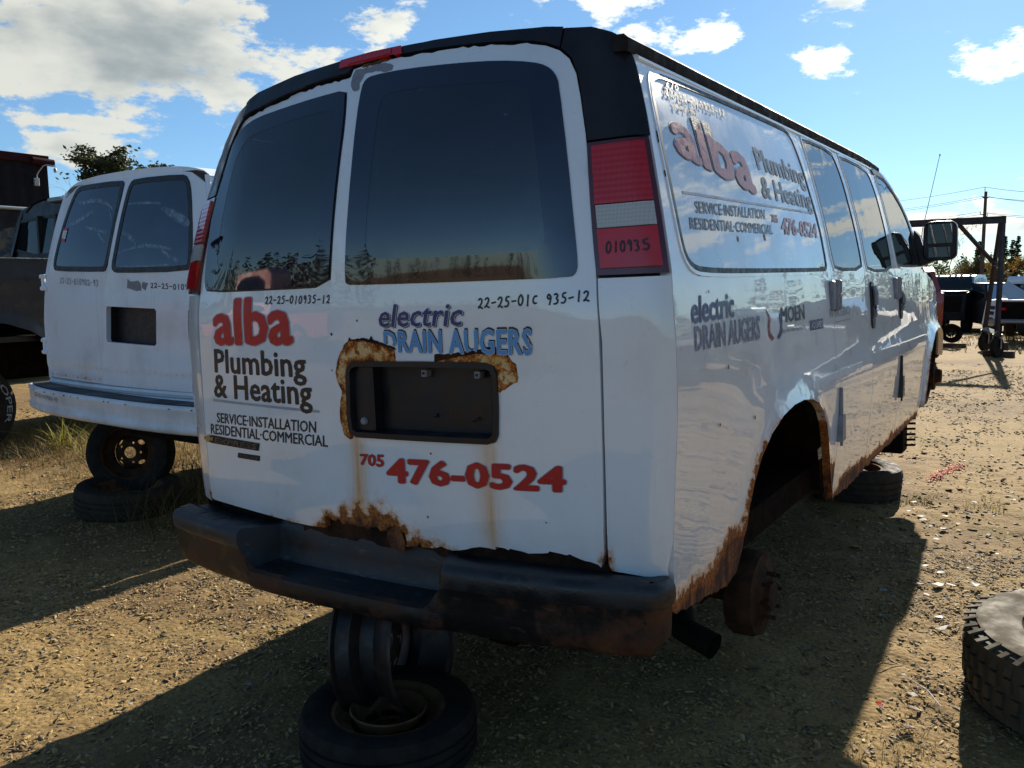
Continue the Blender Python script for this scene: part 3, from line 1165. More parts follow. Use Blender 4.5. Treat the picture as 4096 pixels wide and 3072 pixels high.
HA, HB = _sm(_a), _sm(_b)


def hw(z, y=2.0):
    a, b = float(np.interp(z, _g, HA)), float(np.interp(z, _g, HB))
    t = min(1, max(0, (y - .10) / 1.1))
    t = t * t * (3 - 2 * t)
    x = b + (a - b) * t
    if y > 4.2:
        x -= .10 * ((y - 4.2) / 1.1) ** 2.2
    return x


def lean0(z): return 0 if z < 1.25 else .26 * (z - 1.25) ** 1.5
def lean1(z): return 0 if z < 1.41 else .47 * (z - 1.41) ** 2


def yr(x, z, plain=False):
    """the rear face: bowed across, upright to the window sill, then leaning forwards; corners rolled round"""
    ax, h = abs(x), hw(z, .0)
    w = min(1, max(0, (ax - .58) / .20))
    w = 1 if plain else w * w * (3 - 2 * w)
    yc = -.03 + lean0(z) * w + lean1(z) * (1 - w) + (0 if z > .75 else .3 * (.75 - z) ** 2)
    xc = h - .17
    if ax <= xc:
        return yc + .05 * (x / .8) ** 2
    t = (ax - xc) / .17
    extra = .062 * t ** 1.15 if x < 0 else 0      # the left corner is pushed further round
    return yc + .05 * (xc / .8) ** 2 + .10 * (xc / .64) * (ax - xc) * (1 - .55 * t) + .034 * max(0, (t - .68) / .32) ** 2 + extra


def rear(x, z):
    if z < 1.24:
        return (x, yr(x, z), z)
    y0, y1 = yr(x, z, True), yr(x, z)
    k = (y1 - y0) / (y0 + 1.8178)
    return (x + (x - 1.7734) * k, y1, z + (z - 1.34) * k)


def sideR(y, z): return (hw(z, y), y, z)
def sideL(y, z): return (-hw(z, y), y, z)
def seam_l(z): return yr(-hw(z, 0), z) + .004
def seam_y(z): return yr(hw(z, 0), z) + .004


VAN = empty('work_van', (0, 0, 0), 0, 'white work van stripped of its wheels with plumbing lettering and rusty rear doors', 'van')
VAN.matrix_world = VAN_M

rnd = random.Random(4)


def jag(pts, amp, res=.012, seed=1):
    r_ = random.Random(seed)
    out = []
    for i in range(len(pts) - 1):
        a, b = pts[i], pts[i + 1]
        k = max(1, int(math.hypot(b[0] - a[0], b[1] - a[1]) / res))
        for t in range(k):
            out.append((a[0] + (b[0] - a[0]) * t / k + r_.uniform(-amp, amp) * .4, a[1] + (b[1] - a[1]) * t / k + r_.uniform(-amp, amp)))
    return out + [pts[-1]]


# --- rear doors
door_l = [(-.171, .611), (-.168, .648), (-.151, .651), (-.137, .642), (-.118, .640), (-.101, .70), (-.098, .85), (-.094, 1.05), (-.091, 1.24), (-.089, 1.354), (-.084, 1.52), (-.086, 1.67), (-.094, 1.83), (-.104, 1.93), (-.113, 2.012)]
door_l += [(-.119, 2.008)] + jag([(-.135, 2.007), (-.245, 2.008), (-.347, 2.000), (-.455, 1.986), (-.542, 1.972), (-.61, 1.962)], .004, .014, 3) + [(-.655, 1.945), (-.682, 1.915), (-.708, 1.868), (-.738, 1.79), (-.757, 1.72), (-.772, 1.64), (-.780, 1.52), (-.785, 1.40), (-.788, 1.30), (-.796, 1.15), (-.801, 1.0), (-.803, .85), (-.804, .72), (-.806, .645), (-.795, .626), (-.775, .622)]
door_l += [(-.698, .620), (-.469, .613), (-.324, .607), (-.223, .607)]
LWIN = [(-.755, 1.39), (-.755, 1.442), (-.750, 1.556), (-.742, 1.68), (-.721, 1.800), (-.686, 1.880), (-.640, 1.924), (-.571, 1.946), (-.418, 1.956), (-.254, 1.964), (-.125, 1.966), (-.117, 1.93), (-.107, 1.857), (-.104, 1.718), (-.100, 1.552), (-.098, 1.453), (-.098, 1.369), (-.346, 1.367), (-.735, 1.369)]
LCLEAR = [(-.683, 1.50), (-.680, 1.56), (-.673, 1.636), (-.663, 1.721), (-.645, 1.805), (-.621, 1.855), (-.581, 1.888), (-.446, 1.902), (-.28, 1.912), (-.203, 1.914), (-.171, 1.909), (-.160, 1.890), (-.152, 1.837), (-.153, 1.734), (-.153, 1.633), (-.149, 1.491), (-.155, 1.456), (-.179, 1.440), (-.438, 1.433), (-.655, 1.437), (-.678, 1.455)]
RWIN = [(-.022, 1.381), (-.027, 1.425), (-.034, 1.646), (-.048, 1.874), (-.048, 1.962), (-.037, 1.984), (-.010, 1.992), (.128, 1.988), (.31, 1.972), (.449, 1.955), (.555, 1.933), (.601, 1.915), (.629, 1.890), (.644, 1.860), (.692, 1.663), (.728, 1.472), (.740, 1.392), (.736, 1.370), (.721, 1.360), (.492, 1.361), (.217, 1.363), (.002, 1.366), (-.017, 1.370)]
RCLEAR = [(.052, 1.474), (.049, 1.517), (.044, 1.736), (.040, 1.876), (.046, 1.908), (.071, 1.927), (.263, 1.915), (.486, 1.892), (.522, 1.882), (.548, 1.863), (.562, 1.836), (.594, 1.717), (.639, 1.499), (.645, 1.461), (.638, 1.440), (.619, 1.430), (.383, 1.431), (.121, 1.435), (.072, 1.446)]


def gauss(d, s): return math.exp(-(d / s) ** 2)


def run(u, v, u0, vtop, vbot, w):
    """rust water running down from (u0, vtop)"""
    if v > vtop:
        return 0
    return gauss(u - u0, w * (1 + .5 * (vtop - v))) * min(1, max(0, (v - vbot) / .15 + .25))


RB = [(-.111, .65), (-.093, .649), (-.083, .636), (-.062, .638), (-.032, .641), (-.015, .636), (.008, .64), (.024, .631), (.037, .641), (.06, .646), (.075, .635), (.097, .64), (.109, .652), (.132, .659), (.144, .653), (.153, .641), (.167, .643), (.173, .618), (.169, .6), (.207, .602), (.214, .612), (.22, .621), (.227, .606), (.271, .609), (.299, .618), (.317, .613), (.336, .611), (.36, .615),
      (.382, .62), (.404, .628), (.431, .634), (.461, .634), (.479, .632), (.481, .641), (.509, .64), (.522, .636), (.524, .641), (.543, .639), (.562, .638), (.581, .634), (.601, .637), (.625, .64), (.64, .643), (.644, .648), (.669, .646), (.694, .643), (.701, .647), (.718, .641), (.742, .634), (.759, .633), (.779, .628), (.787, .621)]


def rb_z(u):
    return float(np.interp(u, [p[0] for p in RB], [p[1] for p in RB]))


def rd_rust(u, v):
    d = v - rb_z(u)
    g = .95 * gauss(u - .02, .13) + .45 * gauss(u - .22, .07) + .12 + .10 * gauss(u - .33, .05)
    r = 1.15 * g * math.exp(-max(0, d) / (.026 + .022 * gauss(u - .05, .12)))
    r += .5 * gauss(u - .797, .012) * math.exp(-abs(v - .63) / .06)
    for (cu, cw, hh) in ((-.06, .012, .035), (-.01, .016, .05), (.045, .012, .035), (.095, .010, .07), (.20, .008, .035)):
        r += .9 * gauss(u - cu, cw) * math.exp(-max(0, d) / hh)
    return min(1, r)


def rd_stain(u, v):
    s = 1.0 * run(u, v, -.012, .93, .56, .015) + .62 * run(u, v, .004, .92, .60, .028) + .85 * run(u, v, .482, .925, .60, .015) + .38 * run(u, v, .455, .92, .55, .034) + .22 * run(u, v, .512, 1.07, .9, .008)
    s += .35 * run(u, v, .03, .915, .78, .008)
    return min(1, s)


def ld_rust(u, v):
    d = v - (.613 - .02 * max(0, -u - .2) * 0)
    return min(1, .95 * gauss(u + .14, .035) * math.exp(-max(0, v - .645) / .02) + .45 * gauss(u + .33, .06) * math.exp(-max(0, d) / .008) + .3 * gauss(u + .44, .05) * math.exp(-max(0, d) / .008) + .55 * gauss(u + .20, .03) * math.exp(-max(0, d) / .014))


RD = empty('rear_door')
RD.parent = VAN
outer_r = RB[:]
outer_r += [(.797, .66), (.798, .766), (.799, .9), (.799, 1.128), (.797, 1.25), (.790, 1.346), (.782, 1.448), (.764, 1.573), (.733, 1.722), (.708, 1.819), (.689, 1.880), (.664, 1.924), (.632, 1.952), (.588, 1.973), (.544, 1.985)]
outer_r += jag([(.530, 1.988), (.414, 2.006), (.321, 2.016), (.212, 2.024), (.110, 2.027)], .0035, .018, 8) + [(.092, 2.031), (.02, 2.031), (-.06, 2.032), (-.100, 2.028), (-.108, 2.0), (-.100, 1.90), (-.089, 1.80), (-.081, 1.66), (-.079, 1.52), (-.084, 1.354), (-.088, 1.24), (-.090, 1.05), (-.093, .85), (-.097, .70)]
PLATE = [(-.022, 1.114), (-.010, 1.134), (.014, 1.143), (.246, 1.146), (.475, 1.145), (.501, 1.136), (.510, 1.112), (.510, 1.026), (.506, .95), (.496, .931), (.473, .924), (.231, .919), (.005, .915), (-.022, .927), (-.029, .98)]


def belt_step(u, v):
    # pressed line below the lettering and a soft swage at the belt
    return .0035 / (1 + math.exp((v - .735) / .006)) - .004 / (1 + math.exp(-(v - 1.335) / .012))


d_r = patch('rear_door', outer_r, rear, WHITE, VAN, holes=[scale_poly(RWIN, .955), scale_poly(PLATE, .95)], res=.03, off=.004, depth=.035, attrs={'rust': rd_rust, 'stain': rd_stain}, disp=belt_step)
d_r['label'] = 'right rear door with rotted bottom edge and licence plate recess'
bpy.data.objects.remove(RD)
d_l = patch('rear_door', door_l, rear, WHITE, VAN, holes=[scale_poly(LWIN, .955)], res=.03, off=-.002, depth=.035, attrs={'rust': ld_rust, 'stain': lambda u, v: 0.0}, disp=belt_step)
d_l['label'] = 'left rear door with company lettering'
for (win, clear, door, off) in ((RWIN, RCLEAR, d_r, .003), (LWIN, LCLEAR, d_l, -.001)):
    w_ = patch('window_frame', smooth_poly(win, 1), rear, FRIT, door, holes=[smooth_poly(clear, 1)], res=.05, off=off, depth=.012)
    patch('window_glass', smooth_poly(clear, 1), rear, GLASS_R, door, res=.05, off=off - .0006, depth=0)
    patch('window_seal', smooth_poly(inset(win, -.006), 1), rear, GASKET, door, holes=[smooth_poly(inset(win, .006), 1)], res=.05, off=off - .004, depth=.012)

# inner skin of the rotten doors and the sill behind them
patch('door_inner_skin', [(-.30, .575), (.80, .575)] + [(.80, .70), (-.10, .74), (-.22, .66), (-.30, .66)], rear, DARKRUST, VAN, res=.04, off=-.018, depth=.02, disp=lambda u, v: .006 * math.sin(u * 40) * math.sin(u * 91 + v * 60))
patch('rear_sill', [(-.90, .42), (.90, .42), (.90, .60), (-.90, .60)], rear, UNDER, VAN, res=.06, off=-.045, depth=.03)
fl = [(.10, .585), (.085, .61), (.09, .638), (.115, .655), (.14, .655), (.155, .635), (.165, .61), (.16, .585), (.13, .575)]
patch('rust_flake', jag(fl + [fl[0]], .003, .01, 4)[:-1], rear, RUST, VAN, res=.02, off=-.006, depth=.004, disp=lambda u, v: .012 * (u - .08) / .08)

# rust around the plate recess and bare primer at the top corner
RUST_A = [(.171, 1.145), (.168, 1.177), (.125, 1.191), (.086, 1.200), (.046, 1.206), (.005, 1.206), (-.020, 1.199), (-.044, 1.171), (-.062, 1.139), (-.071, 1.108), (-.066, 1.081), (-.048, 1.051), (-.057, 1.024), (-.064, .987), (-.063, .956), (-.050, .916), (-.026, .905), (-.012, .912), (-.020, .930), (-.024, .980), (-.018, 1.110), (-.004, 1.130), (.015, 1.140)]
RUST_B = [(.311, 1.142), (.314, 1.164), (.348, 1.164), (.391, 1.166), (.435, 1.176), (.486, 1.182), (.512, 1.175), (.543, 1.165), (.555, 1.148), (.566, 1.144), (.571, 1.109), (.568, 1.092), (.548, 1.086), (.530, 1.075), (.515, 1.065), (.506, 1.073), (.505, 1.108), (.495, 1.130), (.475, 1.140)]


def rust_scab(name):
    m, nt, b = new_mat(name)
    n1 = noise_n(nt, 30, 8, .74)
    n2 = noise_n(nt, 140, 4, .6)
    at = nt.nodes.new('ShaderNodeAttribute')
    at.attribute_name = 'rust'
    v = mth(nt, 'ADD', n1, mth(nt, 'MULTIPLY', at.outputs['Fac'], .16))
    c = mixc(nt, rng(nt, noise_n(nt, 8, 4), .4, .65), (.80, .58, .30), (.70, .40, .12))
    c = mixc(nt, rng(nt, v, .47, .56), c, (.50, .15, .018))
    c = mixc(nt, rng(nt, v, .56, .64), c, (.13, .034, .010))
    c = mixc(nt, mth(nt, 'MULTIPLY', rng(nt, n2, .5, .7), .35), c, (.30, .10, .02))
    nt.links.new(c, b.inputs['Base Color'])
    b.inputs['Roughness'].default_value = .85
    b.inputs['Specular IOR Level'].default_value = .2
    bump(nt, b, mth(nt, 'ADD', n1, mth(nt, 'MULTIPLY', n2, .4)), .8, .008)
    return m


SCAB = rust_scab('scabby_rust')
def edge_dist(u, v, line):
    return min(math.hypot(u - a_, v - b_) for a_, b_ in line)


for k, poly in enumerate((RUST_A, RUST_B)):
    p2 = jag(poly + [poly[0]], .0022, .007, 20 + k)[:-1]
    patch('rust_scab', p2, rear, SCAB, d_r, res=.008, off=.0052, depth=.001, disp=belt_step, attrs={'rust': lambda u, v, q=densify(poly, .006): math.exp(-edge_dist(u, v, q) / .007)})
for k, poly in enumerate(([(-.010, 1.203), (-.004, 1.213), (.004, 1.206), (.046, 1.211), (.075, 1.208), (.084, 1.217), (.089, 1.206), (.125, 1.197), (.171, 1.184), (.174, 1.176), (.125, 1.190), (.046, 1.204)],
                          [(.309, 1.146), (.311, 1.167), (.348, 1.167), (.444, 1.177), (.49, 1.189), (.508, 1.185), (.525, 1.173), (.552, 1.163), (.507, 1.168), (.443, 1.168), (.372, 1.158), (.327, 1.149)])):
    patch('curled_paint', jag(poly + [poly[0]], .0015, .008, 30 + k)[:-1], rear, DARKRUST, d_r, res=.02, off=.0066, depth=.001, disp=belt_step)
PRIM = [(-.100, 1.985), (-.098, 2.010), (-.088, 2.024), (-.031, 2.022), (-.012, 2.027), (.036, 2.024), (.069, 2.010), (.066, 1.997), (.037, 1.995), (.0, 2.006), (-.027, 2.005), (-.048, 2.004), (-.052, 1.990), (-.062, 1.979), (-.058, 1.958), (-.077, 1.953), (-.093, 1.967)]
patch('bare_primer', jag(PRIM + [PRIM[0]], .002, .008, 33)[:-1], rear, PRIMER, d_r, res=.02, off=.0054, depth=.0005, disp=belt_step)
patch('peeled_edge', jag([(-.062, 2.026), (.03, 2.027), (.055, 2.033), (.02, 2.036), (-.06, 2.036), (-.062, 2.026)], .002, .01, 3)[:-1], rear, TANRIM, d_r, res=.02, off=.0058, depth=.0005, disp=belt_step)

# --- licence plate recess: moulded black bezel, tray, bolts, lock
bz = patch('plate_recess', PLATE, rear, BLACKTRIM, d_r, holes=[inset(PLATE, .016)], res=.02, off=.012, depth=.016)
mb = MB()
rim_pts = densify(inset(PLATE, .016), .02)
rows = []
for d_, k_ in ((.012, 0.0), (.004, .002), (-.052, .010)):
    pl = densify(inset(PLATE, .016), .02)
    cx, cz = .24, 1.03
    rows.append([(cx + (x - cx) * (1 - k_ * 2), yr(x, z) - d_, cz + (z - cz) * (1 - k_ * 3)) for x, z in pl] )
rows = [r + [r[0]] for r in rows]
mb.grid(rows)
mb.build('recess_wall', BLACKTRIM, bz) if False else None
tray = MB()
tray.grid(rows)
tray.add([(p[0], p[1], p[2]) for p in rows[-1][:-1]], [tuple(range(len(rows[-1]) - 1))])
t_o = tray.build('plate_tray', BLACKTRIM, d_r)
pod = MB()
pod.box(-.016, .062, -.024, .03, .926, 1.134, bev=.010)
pod.build('handle_block', BLACKTRIM, d_r)
bolt = MB()
for bx in (.2395, .4275):
    bb = MB()
    bb.box(bx - .010, bx + .010, .005, .03, 1.097, 1.119, bev=.002)
    o = bb.build('plate_nut', PALEGREY, d_r)
    b2 = MB()
    b2.lathe([(.0, .0), (.004, 0), (.004, .003), (0, .003)], 10, Matrix.Translation((bx, .0045, 1.108)) @ Matrix.Rotation(R(90), 4, 'X'))
    b2.build('nut_hole', GASKET, d_r)
for bx, bz_ in ((.262, .985), (.40, .98)):
    b2 = MB()
    b2.lathe([(0, 0), (.006, 0), (.006, .004), (0, .006)], 10, Matrix.Translation((bx, .024, bz_)) @ Matrix.Rotation(R(90), 4, 'X'))
    b2.build('screw_boss', BLACKTRIM, d_r)
lk = MB()
lk.lathe([(0, .008), (.009, .006), (.012, .002), (.013, -.004)], 16, Matrix.Translation((.027, -.026, .963)) @ Matrix.Rotation(R(90), 4, 'X'))
lk.build('lock_cylinder', PALEGREY, d_r)

# --- lettering on the rear doors
OFF_L, OFF_R = .0014, .0078


def rear_l(x, z):
    p = rear(x, z)
    return (p[0], p[1] - belt_step(x, z) + .002, p[2])


def rear_r(x, z):
    p = rear(x, z)
    return (p[0], p[1] - belt_step(x, z) - .004, p[2])


def sign(body, quad, mapf, mat, parent, bold, edge=None, grow=.02, off=.0012, **k):
    if edge:
        lettering(body, quad, mapf, edge, parent, off=off, bold=bold, grow=grow, name='lettering', **k)
        off += .0006
    return lettering(body, quad, mapf, mat, parent, off=off, bold=bold, name='lettering', **k)


def q4(u0, u1, v0, v1): return ((u0, v0), (u1, v0), (u0, v1), (u1, v1))


sign('alba', ((-.696, 1.186), (-.259, 1.192), (-.696, 1.334), (-.259, 1.346)), rear_l, REDVINYL, d_l, .034, SILVERVINYL, .018, space=1.0)
sign('Plumbing', ((-.710, 1.088), (-.208, 1.087), (-.704, 1.168), (-.208, 1.168)), rear_l, BLACKVINYL, d_l, .026, space=1.02)
sign('& Heating', ((-.726, 1.001), (-.189, 1.000), (-.720, 1.081), (-.189, 1.081)), rear_l, BLACKVINYL, d_l, .026, space=1.02)
patch('underline', [(-.736, .984), (-.160, .978), (-.160, .986), (-.736, .993)], rear_l, SILVERVINYL, d_l, res=.05, off=.001, depth=0)
sign('SERVICE\u00b7INSTALLATION', ((-.721, .910), (-.182, .914), (-.718, .945), (-.178, .950)), rear_l, BLACKVINYL, d_l, .018, space=1.0)
sign('RESIDENTIAL\u00b7COMMERCIAL', ((-.768, .866), (-.132, .873), (-.764, .902), (-.130, .908)), rear_l, BLACKVINYL, d_l, .018, space=1.0)
handwriting('22-25-010935-12', ((-.399, 1.318), (-.086, 1.316), (-.399, 1.342), (-.086, 1.340)), rear_l, MARKER, d_l, w=.0042)
# chromed name badges
bd = patch('badge', [(-.770, .833), (-.481, .831), (-.473, .857), (-.770, .861)], rear_l, BLACKTRIM, d_l, res=.05, off=.004, depth=.004)
sign('EXPRESS', ((-.742, .837), (-.487, .835), (-.739, .856), (-.481, .854)), rear_l, BAREMETAL, d_l, .020, off=.0052, space=1.02, shear=.12)
bt = [(-.812, .842), (-.793, .842), (-.796, .835), (-.776, .835), (-.772, .842), (-.752, .842), (-.747, .854), (-.766, .854), (-.763, .861), (-.783, .861), (-.787, .854), (-.806, .854)]
patch('emblem', bt, rear_l, GOLD, d_l, res=.03, off=.0065, depth=.006)
patch('badge', [(-.604, .796), (-.480, .796), (-.476, .814), (-.600, .813)], rear_l, BLACKTRIM, d_l, res=.05, off=.003, depth=.003)
sign('DURAMAX', ((-.598, .7995), (-.486, .7995), (-.597, .810), (-.483, .8105)), rear_l, BAREMETAL, d_l, .012, off=.0042)
# right door
sign('electric', ((.116, 1.243), (.409, 1.245), (.116, 1.306), (.409, 1.306)), rear_r, BLACKVINYL, d_r, .024, WHITEVINYL, .030, shear=.16, off=.0008, dx=.012, dy=-.05, space=1.02)
sign('electric', ((.116, 1.243), (.409, 1.245), (.116, 1.306), (.409, 1.306)), rear_r, NAVYVINYL, d_r, .020, WHITEVINYL, .016, shear=.16, off=.0022, space=1.02)
kp = lambda u, v: not (v < 1.206 - .19 * max(0, u - .10) and u < .178) and not (u > .40 and u < .53 and v < 1.170 + .012 * math.sin(u * 60)) and not (u > .585 and v < 1.21 and math.sin(u * 190 + v * 120) > .75)
sign('DRAIN AUGERS', ((.131, 1.172), (.617, 1.166), (.131, 1.232), (.617, 1.236)), rear_r, BLACKVINYL, d_r, .034, WHITEVINYL, .022, off=.0008, dx=.004, dy=.05, keep=kp, space=1.05)
sign('DRAIN AUGERS', ((.131, 1.172), (.617, 1.166), (.131, 1.230), (.617, 1.233)), rear_r, SKYVINYL, d_r, .028, WHITEVINYL, .012, off=.0026, keep=kp, space=1.05)
patch('vinyl_remnant', [(.172, 1.148), (.308, 1.148), (.309, 1.166), (.20, 1.167), (.174, 1.172)], rear_r, WHITEVINYL, d_r, res=.03, off=.0022, depth=.0005)
sign('705', ((.008, .832), (.104, .832), (.010, .864), (.108, .869)), rear_r, REDVINYL, d_r, .038, SILVERVINYL, .020, space=1.02)
sign('476-0524', ((.113, .789), (.699, .812), (.113, .860), (.701, .878)), rear_r, REDVINYL, d_r, .046, SILVERVINYL, .020, space=1.03)
handwriting('22-25-01c 935-12', ((.454, 1.288), (.777, 1.300), (.454, 1.315), (.777, 1.326)), rear_r, MARKER, d_r, w=.0045)
# stone chips
for (cx, cz, cr) in ((-.078, 1.222, .006), (.03, 1.262, .004), (-.086, 1.113, .003), (.13, 1.135, .004), (.26, .70, .004), (.28, .885, .0035), (-.80, .645, .006), (.64, .725, .003)):
    patch('paint_chip', [(cx + cr * math.cos(a) * rnd.uniform(.5, 1), cz + cr * math.sin(a) * rnd.uniform(.6, 1.2)) for a in np.linspace(0, 5.6, 7)], rear_r if cx > -.09 else rear_l, DARKRUST, d_r if cx > -.09 else d_l, res=.02, off=.0012, depth=0)

# --- corner posts, lamps and black trim
for s in (1, -1):
    zs = [.628, .70, .78, .9, 1.0, 1.1, 1.2, 1.30, 1.355]
    inner = [(.805 if z < 1.25 else .800 - .06 * max(0, z - 1.25), z) for z in zs]
    outer = [(hw(z, 0) - (.0 if z > .66 else (.66 - z) * .3), z) for z in zs]
    poly = [(.812, .612), (.90, .610), (.955, .613)] + outer + inner[::-1]
    poly = [(s * a, b) for a, b in poly]
    patch('corner_panel', poly, rear, WHITE, VAN, res=.03, off=.0, depth=.03, attrs={'rust': lambda u, v: .8 * gauss(abs(u) - .806, .010) * math.exp(-abs(v - .62) / .05), 'stain': lambda u, v: 0.0})
    zs = [1.362, 1.42, 1.5, 1.58, 1.65, 1.694]
    lin = [(.791 - (z - 1.36) * .152, z) for z in zs]
    lou = [(hw(z, 0) - .004, z) for z in zs]
    lamp = patch('tail_lamp', [(s * a, b) for a, b in lin + lou[::-1]], rear, LAMPHOUSE, VAN, res=.03, off=.003, depth=.04)

    def strip(z0, z1, a0, a1, mat, nm, off):
        L_ = []
        for k in range(7):
            z = z0 + (z1 - z0) * k / 6
            x0, x1 = .791 - (z - 1.36) * .152, hw(z, 0) - .004
            L_.append((x0 + (x1 - x0) * a0, x0 + (x1 - x0) * a1, z))
        P_ = [(s * p[0], p[2]) for p in L_] + [(s * p[1], p[2]) for p in L_[::-1]]
        return patch(nm, P_, rear, mat, lamp, res=.02, off=off, depth=.012)
    strip(1.535, 1.682, .09, .93, REDLENS, 'red_lens', .012)
    strip(1.476, 1.532, .10, .93, CLEARLENS, 'clear_lens', .0115)
    strip(1.378, 1.473, .09, .93, REDLENS2, 'red_lens', .012)
    if s > 0:
        handwriting('010935', ((.815, 1.412), (.928, 1.418), (.814, 1.440), (.922, 1.442)), rear, MARKER, lamp, w=.004, off=.0135)
    # black upper post and its top corner
    zs = [1.70, 1.76, 1.82, 1.88, 1.93, 1.955]
    outer = [(hw(z, 0) - .001, z) for z in zs]
    inner = [(.741, 1.70), (.735, 1.728), (.712, 1.820), (.694, 1.882), (.669, 1.928), (.636, 1.957)]
    topc = [(.80, 1.957), (.771, 1.976), (.718, 1.998), (.640, 2.010)]
    patch('upper_post_trim', [(s * a, b) for a, b in inner[::-1] + outer + topc], rear, BLACKTRIM, VAN, res=.03, off=.003, depth=.03)
top_edge = [(.636, 2.012), (.583, 2.022), (.438, 2.036), (.314, 2.047), (.15, 2.058), (0, 2.064), (-.159, 2.063), (-.379, 2.056), (-.573, 2.034), (-.640, 2.012)]
low_edge = [(-.636, 1.958), (-.60, 1.972), (-.542, 1.980), (-.455, 1.994), (-.347, 2.008), (-.245, 2.016), (-.119, 2.018), (-.10, 2.034), (.067, 2.038), (.212, 2.031), (.321, 2.022), (.414, 2.012), (.544, 1.992), (.590, 1.978), (.633, 1.959)]
patch('roof_rear_trim', top_edge + low_edge, rear, BLACKTRIM, VAN, res=.03, off=.006, depth=.02)
sl = patch('stop_lamp', [(-.158, 2.036), (.10, 2.037), (.094, 2.060), (-.02, 2.064), (-.158, 2.0625)], rear, REDLENS2, VAN, res=.02, off=.010, depth=.02)
patch('red_lens', [(-.118, 2.040), (.060, 2.040), (.058, 2.057), (-.02, 2.060), (-.118, 2.058)], rear, REDLENS, sl, res=.02, off=.0125, depth=.003)

# --- roof with drip rails
ys = [None] + [.30, .6, 1.0, 1.4, 1.8, 2.2, 2.6, 3.0, 3.2, 3.35]
cz = [0, .2, .4, .6, .7, .77, .805]
czz = [2.066, 2.063, 2.047, 2.022, 1.992, 1.967, 1.948]
mb = MB()
rows = []
for y in ys:
    row = []
    for k in range(-16, 17):
        x = .805 * k / 16
        z = float(np.interp(abs(x), cz, czz))
        yy = yr(x, z) - .002 if y is None else y
        if y and y > 2.9:
            z -= .05 * ((y - 2.9) / .45) ** 2
        row.append((x, yy, z + (.015 * math.sin(min(1, max(0, (yy - .1) / 2.6)) * math.pi) if abs(k) < 13 else 0)))
    rows.append(row)
mb.grid(rows)
mb.build('roof', BLACKTRIM, VAN) if False else None
roof = MB()
roof.grid(rows)
roof_o = roof.build('roof', WHITE, VAN)
for s in (1, -1):
    pts = [(s * (hw(1.95, 1) + .012), y, 1.934 - (.014 * ((y - 2.8) / .5) ** 2 if y > 2.8 else 0)) for y in (.15 if s > 0 else .45, .5, .8, 1.2, 1.6, 2.0, 2.4, 2.8, 3.05, 3.25, 3.36)]
    dr = MB()
    n = len(pts)
    prof = [(-.03, -.014), (.006, -.018), (.012, -.008), (.011, .014), (.000, .024), (-.035, .026)]
    vs, fs = [], []
    for p in pts:
        for (a, b) in prof:
            vs.append((p[0] + s * a, p[1], p[2] + b))
    m = len(prof)
    for i in range(n - 1):
        for k in range(m):
            fs.append((i * m + k, i * m + (k + 1) % m, (i + 1) * m + (k + 1) % m, (i + 1) * m + k))
    fs += [tuple(range(m)), tuple((n - 1) * m + k for k in range(m))]
    dr.add(vs, fs)
    dr.build('drip_rail', SOOT, VAN)

for s in (1, -1):
    mb = MB()
    mb.tube([(s * (hw(1.908, 1) - .001), y, 1.908 - (.012 * ((y - 2.8) / .5) ** 2 if y > 2.8 else 0)) for y in (.20 if s > 0 else .55, .6, 1.0, 1.5, 2.0, 2.5, 2.8, 3.0, 3.2)], .009, 18)
    mb.build('glint_bead', GLOSSWHITE, VAN)  # white bead added under the rail to catch a sun glint
# --- right side panels
GAP = .003
ARCH = [(.562, .604), (.582, .665), (.618, .735), (.672, .803), (.755, .862), (.86, .902), (.97, .920), (1.08, .922), (1.19, .910), (1.275, .884), (1.345, .845), (1.405, .786), (1.452, .695), (1.505, .575), (1.560, .490)]
SEAM1 = [(1.64, 1.925), (1.638, 1.75), (1.650, 1.55), (1.655, 1.40), (1.652, 1.2), (1.653, .95), (1.660, .81), (1.642, .69), (1.612, .578), (1.608, .470)]
QWIN = [(.285, 1.872), (.345, 1.880), (.808, 1.890), (1.440, 1.893), (1.515, 1.885), (1.548, 1.855), (1.567, 1.690), (1.592, 1.534), (1.580, 1.388), (1.565, 1.370), (1.531, 1.366), (.516, 1.366), (.267, 1.370), (.207, 1.380), (.176, 1.405), (.170, 1.460), (.177, 1.578), (.195, 1.717), (.222, 1.815), (.246, 1.856)]


def seg_dist(u, v, line):
    best = 9.0
    for i in range(len(line) - 1):
        ax_, ay_ = line[i]
        bx_, by_ = line[i + 1]
        dx_, dy_ = bx_ - ax_, by_ - ay_
        t = max(0, min(1, ((u - ax_) * dx_ + (v - ay_) * dy_) / (dx_ * dx_ + dy_ * dy_)))
        best = min(best, math.hypot(u - ax_ - dx_ * t, v - ay_ - dy_ * t))
    return best




def q_rust(u, v):
    r = 0
    # rotten lower corner behind the wheel
    line = np.interp(u, [0, .065, .15, .31, .36, .46, .57], [.545, .540, .556, .554, .570, .635, .61])
    if v < line:
        r = max(r, .35 + .8 * min(1, (line - v) / .05))
    else:
        r = max(r, .55 * math.exp(-(v - line) / .012))
    # lip of the arch
    da = seg_dist(u, v, ARCH)
    side = .7 if (u < .70 or u > 1.40) else (.35 if u < .85 or u > 1.2 else .12)
    r = max(r, side * math.exp(-da / .022))
    if u > 1.45 and v < .62:
        r = max(r, .9 * math.exp(-max(0, v - .50) / .05))
    return min(1, r)


def q_rust_fast(u, v):
    return q_rust(u, v) if v < 1.0 else 0.0


def flare(u, v):
    # lip standing proud round the wheel arch
    if v > 1.02 or u > 1.62:
        return 0
    da = seg_dist(u, v, ARCH)
    return .010 * math.exp(-(da / .026) ** 2)


def gutter_line(u, v):
    return 0


